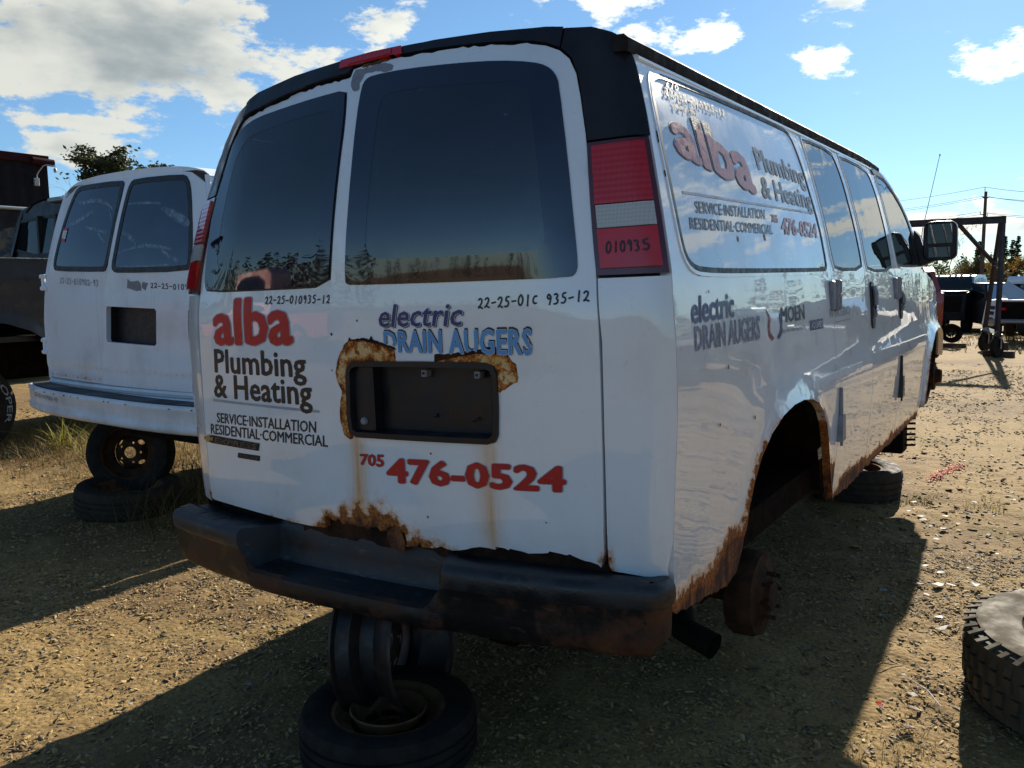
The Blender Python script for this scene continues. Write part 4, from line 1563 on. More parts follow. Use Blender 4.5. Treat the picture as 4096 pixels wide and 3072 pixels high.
quarter = [(seam_y(.545), .545)] + [(seam_y(z), z) for z in (.7, .85, 1.0, 1.15, 1.3, 1.4, 1.5, 1.6, 1.7, 1.8, 1.88, 1.935)] + [(.6, 1.938), (1.1, 1.938), (1.64 - GAP, 1.938)] + [(a - GAP, b) for a, b in SEAM1] + [(1.575, .460)]
quarter += ARCH[::-1] + [(.566, .545), (.53, .482)] + jag([(.52, .474), (.458, .460), (.308, .475), (.147, .494), (.09, .505)], .004, .012, 5) + [(.07, .52), (.03, .535)]
qp = patch('quarter_panel', quarter, sideR, WHITE, VAN, holes=[scale_poly(QWIN, .985)], res=.035, off=0, depth=.03, attrs={'rust': q_rust_fast, 'stain': lambda u, v: .35 * run(u, v, .33, .60, .46, .03)}, disp=flare)


def side_window(win, parent, mapf=sideR, flip=False, glass_m=GLASS_S):
    w_ = smooth_poly(win, 1)
    patch('window_seal', inset(w_, -.010), mapf, GASKET, parent, holes=[inset(w_, .004)], res=.06, off=.004, depth=.014, flip=flip)
    patch('window_frame', inset(w_, -.020), mapf, CHROMEISH, parent, holes=[inset(w_, -.0102)], res=.06, off=.0035, depth=.012, flip=flip)
    return patch('window_glass', inset(w_, .002), mapf, glass_m, parent, res=.06, off=.0015, depth=.004, flip=flip)


CHROMEISH = WHITE
side_window(QWIN, qp, glass_m=PANELPAINT)
SEAM2 = [(2.283, 1.925), (2.288, 1.75), (2.292, 1.55), (2.285, 1.36), (2.286, 1.1), (2.296, .88), (2.292, .79), (2.252, .63), (2.252, .455)]
SEAM3 = [(3.06, 1.905), (3.085, 1.82), (3.090, 1.70), (3.078, 1.52), (3.058, 1.34), (3.045, 1.1), (3.042, .80), (3.050, .675), (3.0, .58), (2.995, .462)]


def rocker(u, v):
    line = np.interp(u, [1.6, 1.77, 1.92, 2.08, 2.28, 2.54, 2.88, 3.28, 3.8], [.475, .500, .524, .500, .497, .492, .500, .488, .478]) - .012
    line += .010 * math.sin(u * 31) * math.sin(u * 13.7)
    return min(1, .9 * math.exp(-max(0, v - line) / .014) if v > line else 1)


def low_edge_pts(u0, u1, seed):
    us = np.arange(u0, u1, .03)
    r_ = random.Random(seed)
    return [(float(u), float(np.interp(u, [1.6, 1.94, 2.31, 2.96, 3.82, 3.95], [.446, .432, .444, .452, .466, .50])) + r_.uniform(-.006, .006)) for u in us]


d1 = [(a + GAP, b) for a, b in SEAM1] + low_edge_pts(1.63, 2.24, 1) + [(a - GAP, b) for a, b in SEAM2[::-1]] + [(2.28, 1.937), (1.645, 1.937)]
d2 = [(a + GAP, b) for a, b in SEAM2] + low_edge_pts(2.27, 2.98, 2) + [(a - GAP, b) for a, b in SEAM3[::-1]] + [(3.055, 1.925), (2.29, 1.937)]
WIN1 = [(1.725, 1.888), (2.195, 1.890), (2.232, 1.84), (2.242, 1.66), (2.238, 1.435), (2.222, 1.366), (1.716, 1.366), (1.697, 1.406), (1.705, 1.537), (1.706, 1.756), (1.712, 1.860)]
WIN2 = [(2.365, 1.887), (2.930, 1.880), (2.985, 1.83), (2.998, 1.66), (2.978, 1.444), (2.945, 1.358), (2.350, 1.358), (2.334, 1.411), (2.352, 1.596), (2.350, 1.80), (2.352, 1.86)]
WIN3 = [(3.170, 1.870), (3.390, 1.868), (3.545, 1.815), (3.735, 1.715), (3.81, 1.645), (3.852, 1.575), (3.865, 1.39), (3.850, 1.380), (3.16, 1.380), (3.140, 1.41), (3.150, 1.60), (3.155, 1.82)]
zero = lambda u, v: 0.0
sd1 = patch('side_door', d1, sideR, WHITE, VAN, holes=[scale_poly(WIN1, .98)], res=.04, depth=.03, attrs={'rust': rocker, 'stain': zero})
sd2 = patch('side_door', d2, sideR, WHITE, VAN, holes=[scale_poly(WIN2, .98)], res=.04, depth=.03, attrs={'rust': rocker, 'stain': zero})
fd_poly = [(a + GAP, b) for a, b in SEAM3] + low_edge_pts(3.02, 3.82, 3) + [(3.90, .55), (3.93, .68), (3.955, .85), (3.965, 1.1), (3.965, 1.36), (4.10, 1.40), (4.03, 1.50), (3.975, 1.60), (3.86, 1.72), (3.70, 1.825), (3.52, 1.905), (3.36, 1.935), (3.20, 1.925)]
fd = patch('front_door', fd_poly, sideR, WHITE, VAN, holes=[scale_poly(WIN3, .98)], res=.045, depth=.03, attrs={'rust': rocker, 'stain': zero})
for w_, d_ in ((WIN1, sd1), (WIN2, sd2), (WIN3, fd)):
    side_window(w_, d_)
patch('window_trim', [(3.10, 1.915), (3.36, 1.905), (3.54, 1.850), (3.74, 1.755), (3.86, 1.66), (3.90, 1.57), (4.00, 1.44), (3.88, 1.372), (3.868, 1.39), (3.857, 1.575), (3.815, 1.648), (3.738, 1.720), (3.548, 1.822), (3.392, 1.874), (3.12, 1.876)], sideR, BLACKTRIM, fd, res=.05, off=.006, depth=.01)
FARCH = [(3.905, .50), (3.955, .60), (3.985, .72), (4.02, .81), (4.10, .89), (4.23, .945), (4.40, .962), (4.60, .955), (4.78, .90), (4.88, .80), (4.92, .74)]


def f_flare(u, v):
    da = seg_dist(u, v, FARCH)
    return .022 * math.exp(-(da / .035) ** 2)


def ny_(y): return y if y < 4.9 else 4.9 + (y - 4.9) * 1.2


fender = FARCH + [(ny_(a_), b_) for a_, b_ in [(5.18, .76), (5.25, .82), (5.27, .90), (5.22, .98), (5.05, 1.10), (4.8, 1.20), (4.5, 1.275), (4.2, 1.33), (3.971, 1.362), (3.971, 1.1), (3.961, .85), (3.936, .68), (3.907, .55)]]
fnd = patch('fender', fender, sideR, WHITE, VAN, res=.045, depth=.03, attrs={'rust': lambda u, v: .5 * math.exp(-seg_dist(u, v, FARCH) / .02) if u < 4.05 else 0.0, 'stain': zero}, disp=f_flare)
patch('inner_arch_lip', inset(FARCH + [(4.4, .48)], -.02), sideR, DARKRUST, VAN, holes=[inset(FARCH + [(4.4, .5)], .008)], res=.05, off=-.02, depth=.05)

# hinges, handles
def hinge(y, z, h, parent=VAN):
    x = hw(z, y)
    tilt = Matrix.Translation((x, y, z))
    m_ = MB()
    m_.box(-.004, .016, -.052, -.006, -h / 2, h / 2, tilt, bev=.006)
    m_.box(-.004, .020, .006, .056, -h / 2 * .86, h / 2 * .9, tilt, bev=.006)
    m_.box(.0, .024, .040, .058, -h / 2 * 1.0, h / 2 * 1.02, tilt, bev=.005)
    m_.tube([(x + .015, y, z - h / 2 * 1.05), (x + .015, y, z + h / 2 * 1.05)], .010, 8)
    m_.box(.014, .026, .012, .05, -.008, .008, tilt, bev=.002)
    m_.build('hinge', PALEGREY, parent)


def low_hinge(y, z, h, dark):
    x = hw(z, y)
    m_ = MB()
    m_.prism([(y - .028, z - h / 2), (y + .030, z - h / 2 * .9), (y + .024, z + h / 2), (y - .016, z + h / 2)], x - .004, x + .022, 0)
    m_.tube([(x + .010, y - .002, z + h / 2), (x + .008, y - .002, z + h / 2 + .11)], .009, 6)
    m_.tube([(x + .012, y, z - h / 2 - .02), (x + .012, y, z - h / 2)], .006, 6)
    m_.build('hinge', BLACKTRIM if dark else PALEGREY, VAN)


hinge(1.655, 1.262, .118)
hinge(3.045, 1.262, .112)
low_hinge(1.640, .735, .105, False)
low_hinge(3.035, .735, .115, True)


def pull(y, z0, z1, parent):
    m_ = MB()
    zc = (z0 + z1) / 2
    pol = rrect(y - .035, y + .035, z0, z1, .033, 6)
    patch('door_handle', pol, sideR, BLACKTRIM, parent, res=.03, off=.008, depth=.01)
    x = hw(zc, y)
    m_.tube([(x + .008, y, z0 + .05), (x + .016, y, z0 + .07), (x + .018, y, zc), (x + .016, y, z1 - .05), (x + .006, y, z1 - .02)], [.010, .012, .012, .012, .009], 8)
    m_.build('handle_grip', PALEGREY, parent)


pull(2.405, 1.085, 1.305, sd2)
pull(3.165, 1.09, 1.26, fd)

# --- lettering on the right side
def peel(u, v):
    return True


Q = lambda a, b, c, d: (a, b, c, d)
qa = ((.272, 1.668), (.883, 1.612), (.272, 1.780), (.883, 1.783))
def alb_keep(u, v): return not (v > 1.752 + .018 * math.sin(u * 40) and .44 < u < .66)
lettering('alba', ((.272, 1.672), (.883, 1.606), (.272, 1.800), (.883, 1.776)), sideR, SILVERVINYL, qp, off=.0030, bold=.034, grow=.016, space=1.0)
lettering('alba', ((.272, 1.672), (.883, 1.606), (.272, 1.800), (.883, 1.776)), sideR, DARKVINYL, qp, off=.0036, bold=.034, space=1.0)
lettering('alba', ((.272, 1.672), (.883, 1.606), (.272, 1.800), (.883, 1.776)), sideR, FADEDRED, qp, off=.0042, bold=.033, space=1.0, keep=alb_keep)
lettering('Plumbing', ((.968, 1.695), (1.545, 1.685), (.966, 1.769), (1.548, 1.756)), sideR, FADEDBLACK, qp, off=.003, bold=.030)
lettering('& Heating', ((.940, 1.600), (1.560, 1.597), (.955, 1.673), (1.570, 1.664)), sideR, FADEDBLACK, qp, off=.003, bold=.030)
patch('underline', [(.245, 1.563), (1.50, 1.576), (1.50, 1.583), (.245, 1.570)], sideR, SILVERVINYL, qp, res=.06, off=.003, depth=0)
lettering('SERVICE\u00b7INSTALLATION', ((.308, 1.517), (.905, 1.527), (.315, 1.549), (.926, 1.560)), sideR, FADEDBLACK, qp, off=.003, bold=.018, space=1.0)
lettering('RESIDENTIAL\u00b7COMMERCIAL', ((.244, 1.472), (.957, 1.481), (.254, 1.503), (.972, 1.512)), sideR, FADEDBLACK, qp, off=.003, bold=.018, space=1.0)
lettering('705', ((.972, 1.521), (1.046, 1.522), (.982, 1.547), (1.056, 1.548)), sideR, FADEDRED, qp, off=.003, bold=.04)
lettering('476-0524', ((1.06, 1.486), (1.535, 1.486), (1.09, 1.543), (1.555, 1.540)), sideR, FADEDRED, qp, off=.003, bold=.045)
handwriting('610', ((.325, 1.852), (.425, 1.860), (.345, 1.873), (.440, 1.876)), sideR, WHITEMARKER, qp, w=.006, off=.003)
handwriting('22-25-010935-12', ((.305, 1.828), (.775, 1.838), (.312, 1.849), (.790, 1.862)), sideR, WHITEMARKER, qp, w=.006, off=.003)
handwriting('78783', ((.335, 1.795), (.520, 1.803), (.342, 1.815), (.530, 1.822)), sideR, GREYMARKER, qp, w=.005, off=.003)
for k in range(40):
    a, b = rnd.uniform(.32, .56), rnd.uniform(1.765, 1.80)
    patch('ink_fleck', circle(a, b, rnd.uniform(.001, .0028), 5), sideR, GREYMARKER, qp, res=.02, off=.003, depth=0)
lettering('electric', ((.172, 1.234), (.493, 1.237), (.176, 1.300), (.495, 1.304)), sideR, SILVERVINYL, qp, off=.001, bold=.026, grow=.02, shear=.1)
lettering('electric', ((.172, 1.234), (.493, 1.237), (.176, 1.300), (.495, 1.304)), sideR, NAVYVINYL, qp, off=.0016, bold=.022, shear=.1)
lettering('DRAIN AUGERS', ((.185, 1.165), (.709, 1.157), (.186, 1.225), (.714, 1.228)), sideR, WHITEVINYL, qp, off=.001, bold=.040, grow=.02)
lettering('DRAIN AUGERS', ((.185, 1.165), (.709, 1.157), (.186, 1.225), (.714, 1.228)), sideR, FADEDBLUE, qp, off=.0016, bold=.034)
lettering('MOEN', ((.930, 1.193), (1.221, 1.191), (.938, 1.242), (1.223, 1.243)), sideR, BLACKVINYL, qp, off=.0015, bold=.03)
lettering('Buy it for looks. Buy it for life.', ((.942, 1.160), (1.227, 1.156), (.942, 1.174), (1.227, 1.170)), sideR, FADEDBLACK, qp, off=.0015)
drop = [(.773, 1.251), (.800, 1.215), (.790, 1.19), (.795, 1.16), (.830, 1.142), (.850, 1.150), (.835, 1.158), (.812, 1.172), (.812, 1.19), (.820, 1.21), (.815, 1.222)]
patch('emblem', drop, sideR, FADEDRED, qp, res=.03, off=.0015, depth=0)
patch('emblem', [(2 * .862 - a + .01, b) for a, b in drop], sideR, NAVYVINYL, qp, res=.03, off=.0015, depth=0)
patch('vinyl_label', [(1.285, 1.146), (1.478, 1.142), (1.474, 1.181), (1.283, 1.182)], sideR, NAVYVINYL, qp, res=.06, off=.0012, depth=0)
lettering('AQUAPEX', ((1.300, 1.153), (1.465, 1.150), (1.300, 1.174), (1.463, 1.173)), sideR, WHITEVINYL, qp, off=.002, bold=.01)
wk = ((1.572, 1.175), (1.945, 1.174), (1.576, 1.210), (1.942, 1.212))
lettering('W', ((1.572, 1.175), (1.645, 1.175), (1.574, 1.210), (1.646, 1.210)), sideR, GREYMARKER, qp, off=.0015)
lettering('IRSBO', ((1.665, 1.175), (1.945, 1.174), (1.667, 1.210), (1.942, 1.212)), sideR, GREYMARKER, sd1, off=.0015)
patch('underline', [(1.665, 1.152), (1.945, 1.152), (1.945, 1.157), (1.665, 1.157)], sideR, GREYMARKER, sd1, res=.06, off=.0015, depth=0)
for (cy, cz, cr) in ((.60, 1.455, .010), (.86, 1.468, .012), (.30, 1.31, .006), (.42, 1.10, .008), (.35, .95, .006), (.62, .93, .007)):
    patch('paint_chip', [(cy + cr * .7 * math.cos(a) * rnd.uniform(.6, 1.2), cz + cr * math.sin(a) * rnd.uniform(.6, 1.2)) for a in np.linspace(0, 5.6, 7)], sideR, DARKRUST, qp, res=.02, off=.0032, depth=0)

# --- left side (seen only from elsewhere)
lp = [(seam_l(.46), .46), (.55, .46)] + [(a, b) for a, b in ARCH] + [(2.0, .45), (3.0, .46), (3.045, .56), (3.05, 1.36), (3.09, 1.70), (3.06, 1.905), (2.3, 1.938), (1.1, 1.938), (.3, 1.938)] + [(seam_l(z), z) for z in (1.93, 1.8, 1.7, 1.5, 1.35, 1.15, .9, .7)]
ls = patch('body_side', lp, sideL, WHITE, VAN, holes=[scale_poly(QWIN, .985)], res=.06, depth=.03, attrs={'rust': q_rust_fast, 'stain': zero}, flip=True)
side_window(QWIN, ls, sideL, True)
lfd = patch('front_door', fd_poly, sideL, WHITE, VAN, holes=[scale_poly(WIN3, .98)], res=.06, depth=.03, attrs={'rust': rocker, 'stain': zero}, flip=True)
side_window(WIN3, lfd, sideL, True)
patch('fender', fender, sideL, WHITE, VAN, res=.06, depth=.03, attrs={'rust': zero, 'stain': zero}, flip=True)

# --- nose: windscreen, bonnet, front
ap = [(3.36, 1.935), (3.52, 1.905), (3.70, 1.825), (3.86, 1.72), (3.975, 1.60), (4.03, 1.50), (4.10, 1.40), (4.16, 1.34)]
rows = []
for (y, z) in ap:
    h = hw(z, y) - .012
    rows.append([(h * k / 10, y + .20 * (1 - (k / 10) ** 2), z + .03 * (1 - (k / 10) ** 2)) for k in range(-10, 11)])
mb = MB()
mb.grid(rows)
mb.build('windscreen', WINDSCREEN, VAN)
rows = []
for (y, z) in ((4.10, 1.37), (4.3, 1.315), (4.55, 1.262), (4.8, 1.20), (5.05, 1.10), (5.20, 1.0), (5.27, .90), (5.25, .80), (5.15, .74)):
    y = ny_(y)
    h = hw(z, y) - .004
    rows.append([(h * k / 8, y + .10 * (1 - (k / 8) ** 2) * (y > 4.9), z + .05 * (1 - (k / 8) ** 2) * (z > 1)) for k in range(-8, 9)])
mb = MB()
mb.grid(rows)
mb.build('bonnet', WHITE, VAN)
for s in (1, -1):
    mb = MB()
    mb.box(s * .72 - .16, s * .72 + .16, 5.32, 5.40, .76, .90, bev=.03)
    mb.build('headlamp', CLEARLENS, VAN)
mb = MB()
mb.box(-.5, .5, 5.36, 5.45, .76, .94, bev=.02)
mb.build('grille', BLACKTRIM, VAN)

MIRRORGLASS = glass("mirror_glass_tint", (.02, .024, .022), see=.0)
# mirrors
for s in (1, -1):
    mm = MB()
    loopm = smooth_poly(rrect(.985, 1.172, 1.405, 1.645, .045, 3), 1)
    cxm, czm = 1.078, 1.525
    rowm = []
    for (yy, kk) in ((3.918, .93), (3.912, .955), (3.914, .985), (3.93, 1.0), (3.98, .99), (4.02, .93), (4.05, .80), (4.062, .5), (4.064, .01)):
        rowm.append([(cxm + (a_ - cxm) * kk, yy, czm + (b_ - czm) * kk) for a_, b_ in loopm + loopm[:1]])
    mm.grid(rowm)
    mm.add([(cxm + (a_ - cxm) * .93, 3.918, czm + (b_ - czm) * .93) for a_, b_ in loopm], [tuple(range(len(loopm)))])
    mm.prism([(.93, 1.385), (.97, 1.375), (1.05, 1.405), (1.06, 1.45), (.99, 1.48), (.965, 1.56), (.93, 1.60)], 3.93, 4.02, 1)
    if s < 0:
        mm.v = [(-x, y, z) for x, y, z in mm.v]
    mo = mm.build('wing_mirror', BLACKTRIM, VAN, ang=50)
    mg = MB()
    mg.box(s * 1.078 - .068, s * 1.078 + .068, 3.911, 3.916, 1.508, 1.628, bev=.002)
    mg.build('mirror_glass', MIRRORGLASS, mo) if 'MIRRORGLASS' in globals() else mg.build('mirror_glass', FRIT, mo)
    mg = MB()
    mg.box(s * 1.078 - .062, s * 1.078 + .058, 3.911, 3.916, 1.425, 1.490, bev=.002)
    mg.build('mirror_glass', FRIT, mo)
mb = MB()
mb.tube([(.86, 4.62, 1.20), (.90, 4.50, 1.62), (.985, 4.60, 2.115)], [.004, .003, .0018], 6)
mb.tube([(.985, 4.60, 2.112), (.9865, 4.602, 2.125)], .004, 6)
mb.build('antenna', BLACKTRIM, VAN)

# --- interior seen through the rear glass
mb = MB()
for s in (1, -1):
    rows = []
    for y in (.20, .8, 1.6, 2.4, 3.2, 3.9):
        rows.append([(s * (hw(z, y) - .05), y, z) for z in (.99, 1.15, 1.37, 1.55, 1.75, 1.90)])
    mb.grid(rows)
rows = [[(x, y, 1.985 - .06 * (x / .78) ** 2) for x in (-.78, -.4, 0, .4, .78)] for y in (.25, 1.2, 2.2, 3.2)]
mb.grid(rows)
mb.box(-.50, .50, .06, 4.0, .66, .72)
mb.build('cabin_lining', LINING, VAN)
mb = MB()
mb.box(-.80, .80, 2.75, 2.78, .72, 1.12)
mb.box(-.80, -.76, 2.75, 2.78, 1.35, 1.92)
mb.build('bulkhead', LINING, VAN)
mb = MB()
mb.box(.02, .075, .10, .14, 1.44, 1.93, bev=.008)
mb.build('pale_stripe_bar', LININGPALE, VAN)  # added pale bar standing in for a bright stripe in the right pane
mb = MB()
mb.box(.14, .72, .9, 1.5, .72, 1.46, bev=.02)
mb.box(-.70, -.25, 1.4, 2.4, .72, 1.32, bev=.02)
mb.build('shelving', LININGPALE, VAN)

# --- step bumper
def plan(x):
    ax = abs(x)
    y = -.148 + .115 * (ax / .98) ** 2.6
    return y


path = []
for k in range(-46, 47):
    x = .950 * k / 46
    path.append((x, plan(x)))
r_end = [(.963, plan(.955) + .008), (.972, plan(.955) + .020), (.977, plan(.955) + .038), (.979, plan(.955) + .06), (.979, plan(.955) + .085)]
path = [(-a, b) for a, b in r_end[::-1]] + path + r_end
outerp = [(.26, .578), (.12, .588), (.022, .600), (.005, .590), (0, .574), (.0, .548), (.006, .536), (.010, .528), (.013, .47), (.016, .425), (.035, .405), (.12, .402)]
stepp = [(.26, .60), (.155, .60), (.146, .585), (.142, .53), (.138, .487), (.128, .474), (.03, .470), (.012, .464), (.006, .448), (.010, .418), (.030, .400), (.12, .398)]


def bump_rows():
    rows = []
    for i, (x, y) in enumerate(path):
        a, b = path[max(0, i - 1)], path[min(len(path) - 1, i + 1)]
        tx, ty = b[0] - a[0], b[1] - a[1]
        L = math.hypot(tx, ty)
        nx, ny = -ty / L, tx / L
        w = min(1, max(0, (x + .475) / .045)) * min(1, max(0, (.385 - x) / .085))
        w = w * w * (3 - 2 * w)
        row = []
        for (o, s_) in zip(outerp, stepp):
            d = o[0] * (1 - w) + s_[0] * w
            z = o[1] * (1 - w) + s_[1] * w
            if abs(x) > .94:
                d = min(d, .10)
                if z < .45:
                    z += (abs(x) - .94) * .5
            row.append((x + nx * d, y + ny * d, z + .018 * x))
        rows.append(row)
    return rows


br = bump_rows()
bmp = MB()
bmp.grid([r[:7] for r in br])
bo = bmp.build('bumper_step', PADPLASTIC, VAN, ang=50)
bmp = MB()
bmp.grid([r[6:] for r in br])
bmp.build('bumper_bar', BUMPERPAINT, VAN, ang=50)
# moulded treads on the left pad
for k, (x0, x1) in enumerate(((-.93, -.80), (-.785, -.66), (-.645, -.52))):
    mb = MB()
    for (y0, y1) in ((.025, .085), (.10, .17)):
        vs = []
        for (x, dy) in ((x0, y0), (x1, y0), (x1, y1), (x0, y1)):
            yy = plan(x) + dy
            vs.append((x, yy, .592 + .018 * x - (dy-.03)*.1))
        for (x, dy) in ((x0, y0), (x1, y0), (x1, y1), (x0, y1)):
            yy = plan(x) + dy
            vs.append((x * 1 + (.004 if x == x0 else -.004), yy, .600 + .018 * x - (dy-.03)*.1))
        mb.add(vs, [(4, 5, 6, 7), (0, 1, 5, 4), (1, 2, 6, 5), (2, 3, 7, 6), (3, 0, 4, 7)])
    mb.build('step_tread', PADPLASTIC, VAN)
# --- running gear and underside
mb = MB()
mb.box(-.93, .93, .10, 4.0, .50, .60)
for s in (1, -1):
    mb.box(s * .46 - .05, s * .46 + .05, .02, 4.9, .34, .50, bev=.01)
mb.box(-.46, .46, .25, .33, .36, .48)
mb.box(-.46, .46, 2.1, 2.2, .34, .46)
mb.box(-.40, .10, 2.2, 3.3, .26, .48, bev=.05)
mb.box(.42, .75, 2.0, 2.9, .30, .50, bev=.05)
mb.build('chassis', WELL, VAN)
mb = MB()
mb.tube([(-.85, 1.10, .20), (-.25, 1.10, .20)], .045, 14)
mb.tube([(.25, 1.10, .20), (.85, 1.10, .20)], .045, 14)
mb.lathe([(0, .16), (.09, .15), (.15, .08), (.165, 0), (.15, -.08), (.09, -.15), (0, -.16)], 24, Matrix.Translation((0, 1.10, .20)) @ Matrix.Rotation(R(90), 4, 'Y'))
for s in (1, -1):
    for k in range(4):
        mb.box(s * .60 - .035, s * .60 + .035, 1.10 - .62 + .1 * k, 1.10 + .62 - .1 * k, .275 + .012 * k, .287 + .012 * k)
    mb.box(s * .6 - .05, s * .6 + .05, 1.05, 1.15, .14, .34)
mb.build('rear_axle', DARKRUST, VAN)
for s in (1, -1):
    mb = MB()
    T = Matrix.Translation((s * .815, 1.115, .195)) @ Matrix.Rotation(R(90 * s), 4, 'Y')
    mb.lathe([(.0, -.05), (.150, -.05), (.156, -.035), (.156, .025), (.149, .034), (.147, .044), (.100, .050), (.088, .062), (.055, .066), (.052, .085), (0, .087)], 40, T)
    dm = mb.build('brake_drum', HUBRUST, VAN)
    for k in range(8):
        q = 2 * math.pi * k / 8
        st = MB()
        st.tube([T @ Vector((.082 * math.cos(q), .082 * math.sin(q), .055)), T @ Vector((.082 * math.cos(q), .082 * math.sin(q), .092))], .0075, 6)
        st.build('wheel_stud', DARKRUST, dm)
    mb = MB()
    rows = []
    for k in range(17):
        q = math.pi * k / 16
        rows.append([(s * x, 1.045 + .485 * math.cos(q), .50 + .425 * math.sin(q)) for x in (.52, .70, .96)])
    mb.grid(rows)
    mb.add([(s * .52, 1.045 + .485 * math.cos(math.pi * k / 16), .50 + .425 * math.sin(math.pi * k / 16)) for k in range(17)], [tuple(range(17))])
    mb.build('wheel_housing', WELL, VAN)
    T = Matrix.Translation((s * .90, 4.62, .62)) @ Matrix.Rotation(R(90 * s), 4, 'Y')
    mb = MB()
    mb.lathe([(.0, -.03), (.165, -.03), (.170, -.02), (.170, .03), (.165, .035), (.10, .035), (.095, .08), (.05, .085), (.045, .12), (0, .12)], 36, T)
    mb.build('brake_rotor', DARKRUST, VAN)
    mb = MB()
    mb.box(s * .82 - .06, s * .82 + .10, 4.76, 4.90, .50, .76, bev=.03)
    mb.tube([(s * .45, 4.62, .45), (s * .84, 4.62, .55)], .03, 10)
    mb.tube([(s * .50, 4.62, .70), (s * .84, 4.62, .74)], .03, 10)
    mb.build('brake_caliper', DARKRUST, VAN)
mb = MB()
mb.tube([(.62, .98, .34), (.70, .72, .30), (.80, .52, .27), (.905, .50, .245)], .040, 18, caps=False)
mb.tube([(.62, .98, .34), (.70, .72, .30), (.80, .52, .27), (.903, .50, .245)], .036, 18, caps=False)
mb.tube([(.62, .98, .34), (.60, 1.6, .44), (.55, 2.6, .38)], .040, 12)
mb.build('exhaust_pipe', UNDER, VAN)
mb = MB()
mb.box(.70, .90, 3.86, 4.02, .20, .46, bev=.01)
mb.box(.74, .86, 3.70, 3.86, .30, .44, bev=.01)
for k in range(6):
    mb.tube([(.86, 3.95, .24 + .035 * k), (.955, 3.97, .245 + .035 * k)], .008, 6)
mb.build('step_bracket', UNDER, VAN)

# ================================================================== wheels, tyres and rims
def plane_map(T):
    return lambda u, v: tuple(T @ Vector((u, v, 0)))


def tyre_mesh(Ro, W, Rb, groove=True, n=56):
    h = W / 2
    pr = [(Rb - .012, -h * .62), (Rb, -h * .86), (Rb + .012, -h * .93), (Rb + (Ro - Rb) * .35, -h * 1.03), (Rb + (Ro - Rb) * .62, -h * 1.06), (Ro * .955, -h * .98), (Ro - .008, -h * .84), (Ro - .001, -h * .66)]
    if groove:
        for c in (-.42, -.02, .38):
            pr += [(Ro, h * (c - .07)), (Ro - .009, h * (c - .05)), (Ro - .009, h * (c + .05)), (Ro, h * (c + .07))]
    pr += [(Ro - .001, h * .66), (Ro - .008, h * .84), (Ro * .955, h * .98), (Rb + (Ro - Rb) * .62, h * 1.06), (Rb + (Ro - Rb) * .35, h * 1.03), (Rb + .012, h * .93), (Rb, h * .86), (Rb - .012, h * .62)]
    pr += [(Rb + .03, h * .55), (Ro - .03, h * .55), (Ro - .03, -h * .55), (Rb + .03, -h * .55)]
    mb = MB()
    mb.lathe(pr, n, closed=True)
    return mb


def rim_parts(parent, Rb, W, mat, holes=8, hole_r=.028, hole_at=.62, hub=.055, disc_z=.25, lug=5, slot=False):
    """steel wheel: rolled barrel and a dished disc with its holes cut through"""
    h = W / 2
    mb = MB()
    mb.lathe([(Rb + .010, -h * .92), (Rb + .012, -h * .84), (Rb - .006, -h * .80), (Rb - .016, -h * .60), (Rb - .020, -h * .45), (Rb - .055, -h * .30), (Rb - .058, h * .10), (Rb - .030, h * .28), (Rb - .016, h * .60), (Rb - .006, h * .80), (Rb + .012, h * .84), (Rb + .010, h * .92),
              (Rb + .006, h * .86), (Rb - .012, h * .80), (Rb - .022, h * .58), (Rb - .036, h * .28), (Rb - .063, h * .10), (Rb - .060, -h * .30), (Rb - .026, -h * .45), (Rb - .022, -h * .60), (Rb - .012, -h * .80), (Rb + .006, -h * .86)], 44, closed=True)
    mb.build('rim_barrel', mat, parent)
    Rd = Rb - .055
    zc = h * disc_z

    def dm(u, v):
        r = math.hypot(u, v) / Rd
        return (u, v, zc + .030 * math.sin(min(1, r) * math.pi) - .035 * max(0, r - .75) / .25)
    hs = [circle(0, 0, hub, 18)]
    for k in range(holes):
        q = 2 * math.pi * (k + .5) / holes
        hs.append([(hole_at * Rd * 1.0 * math.cos(q) + x * math.cos(q) - y * math.sin(q), hole_at * Rd * math.sin(q) + x * math.sin(q) + y * math.cos(q)) for x, y in circle(0, 0, hole_r, 10, ru=hole_r * .62)])
    for k in range(lug):
        q = 2 * math.pi * k / lug
        hs.append(circle((hub + .030) * math.cos(q), (hub + .030) * math.sin(q), .0085, 8))
    patch('wheel_disc', circle(0, 0, Rd, 36), dm, mat, parent, holes=hs, res=.035, depth=.006)


def wheel_thing(name, label, loc, rot, Ro=None, W=.19, Rb=.17, tyre=RUBBER, rim=STEELRIM, cat='tyre', group=None, disc=True, **k):
    """local Z is the axle"""
    t = empty(name, loc, 0, label, cat, group)
    t.rotation_euler = rot
    if Ro:
        tyre_mesh(Ro, W, Rb).build('tyre', tyre, t)
    if disc:
        rim_parts(t, Rb, W, rim, **k)
    return t


# the stack under the back bumper of the main van
wheel_thing('lying_wheel', 'worn tyre with tan rusty wheel lying flat under the rear bumper of the plumbing van', (.115, -.05, .078), (R(180), 0, R(20)), .266, .15, .172, RUBBER, TANRIM, holes=8, disc_z=-.35)
wheel_thing('steel_rim', 'bare steel rim standing upright under the step bumper of the plumbing van', (.015, .10, .275), (0, R(84), R(16)), None, .225, .232, rim=STEELRIM, cat='wheel rim', holes=8, disc_z=-.55)
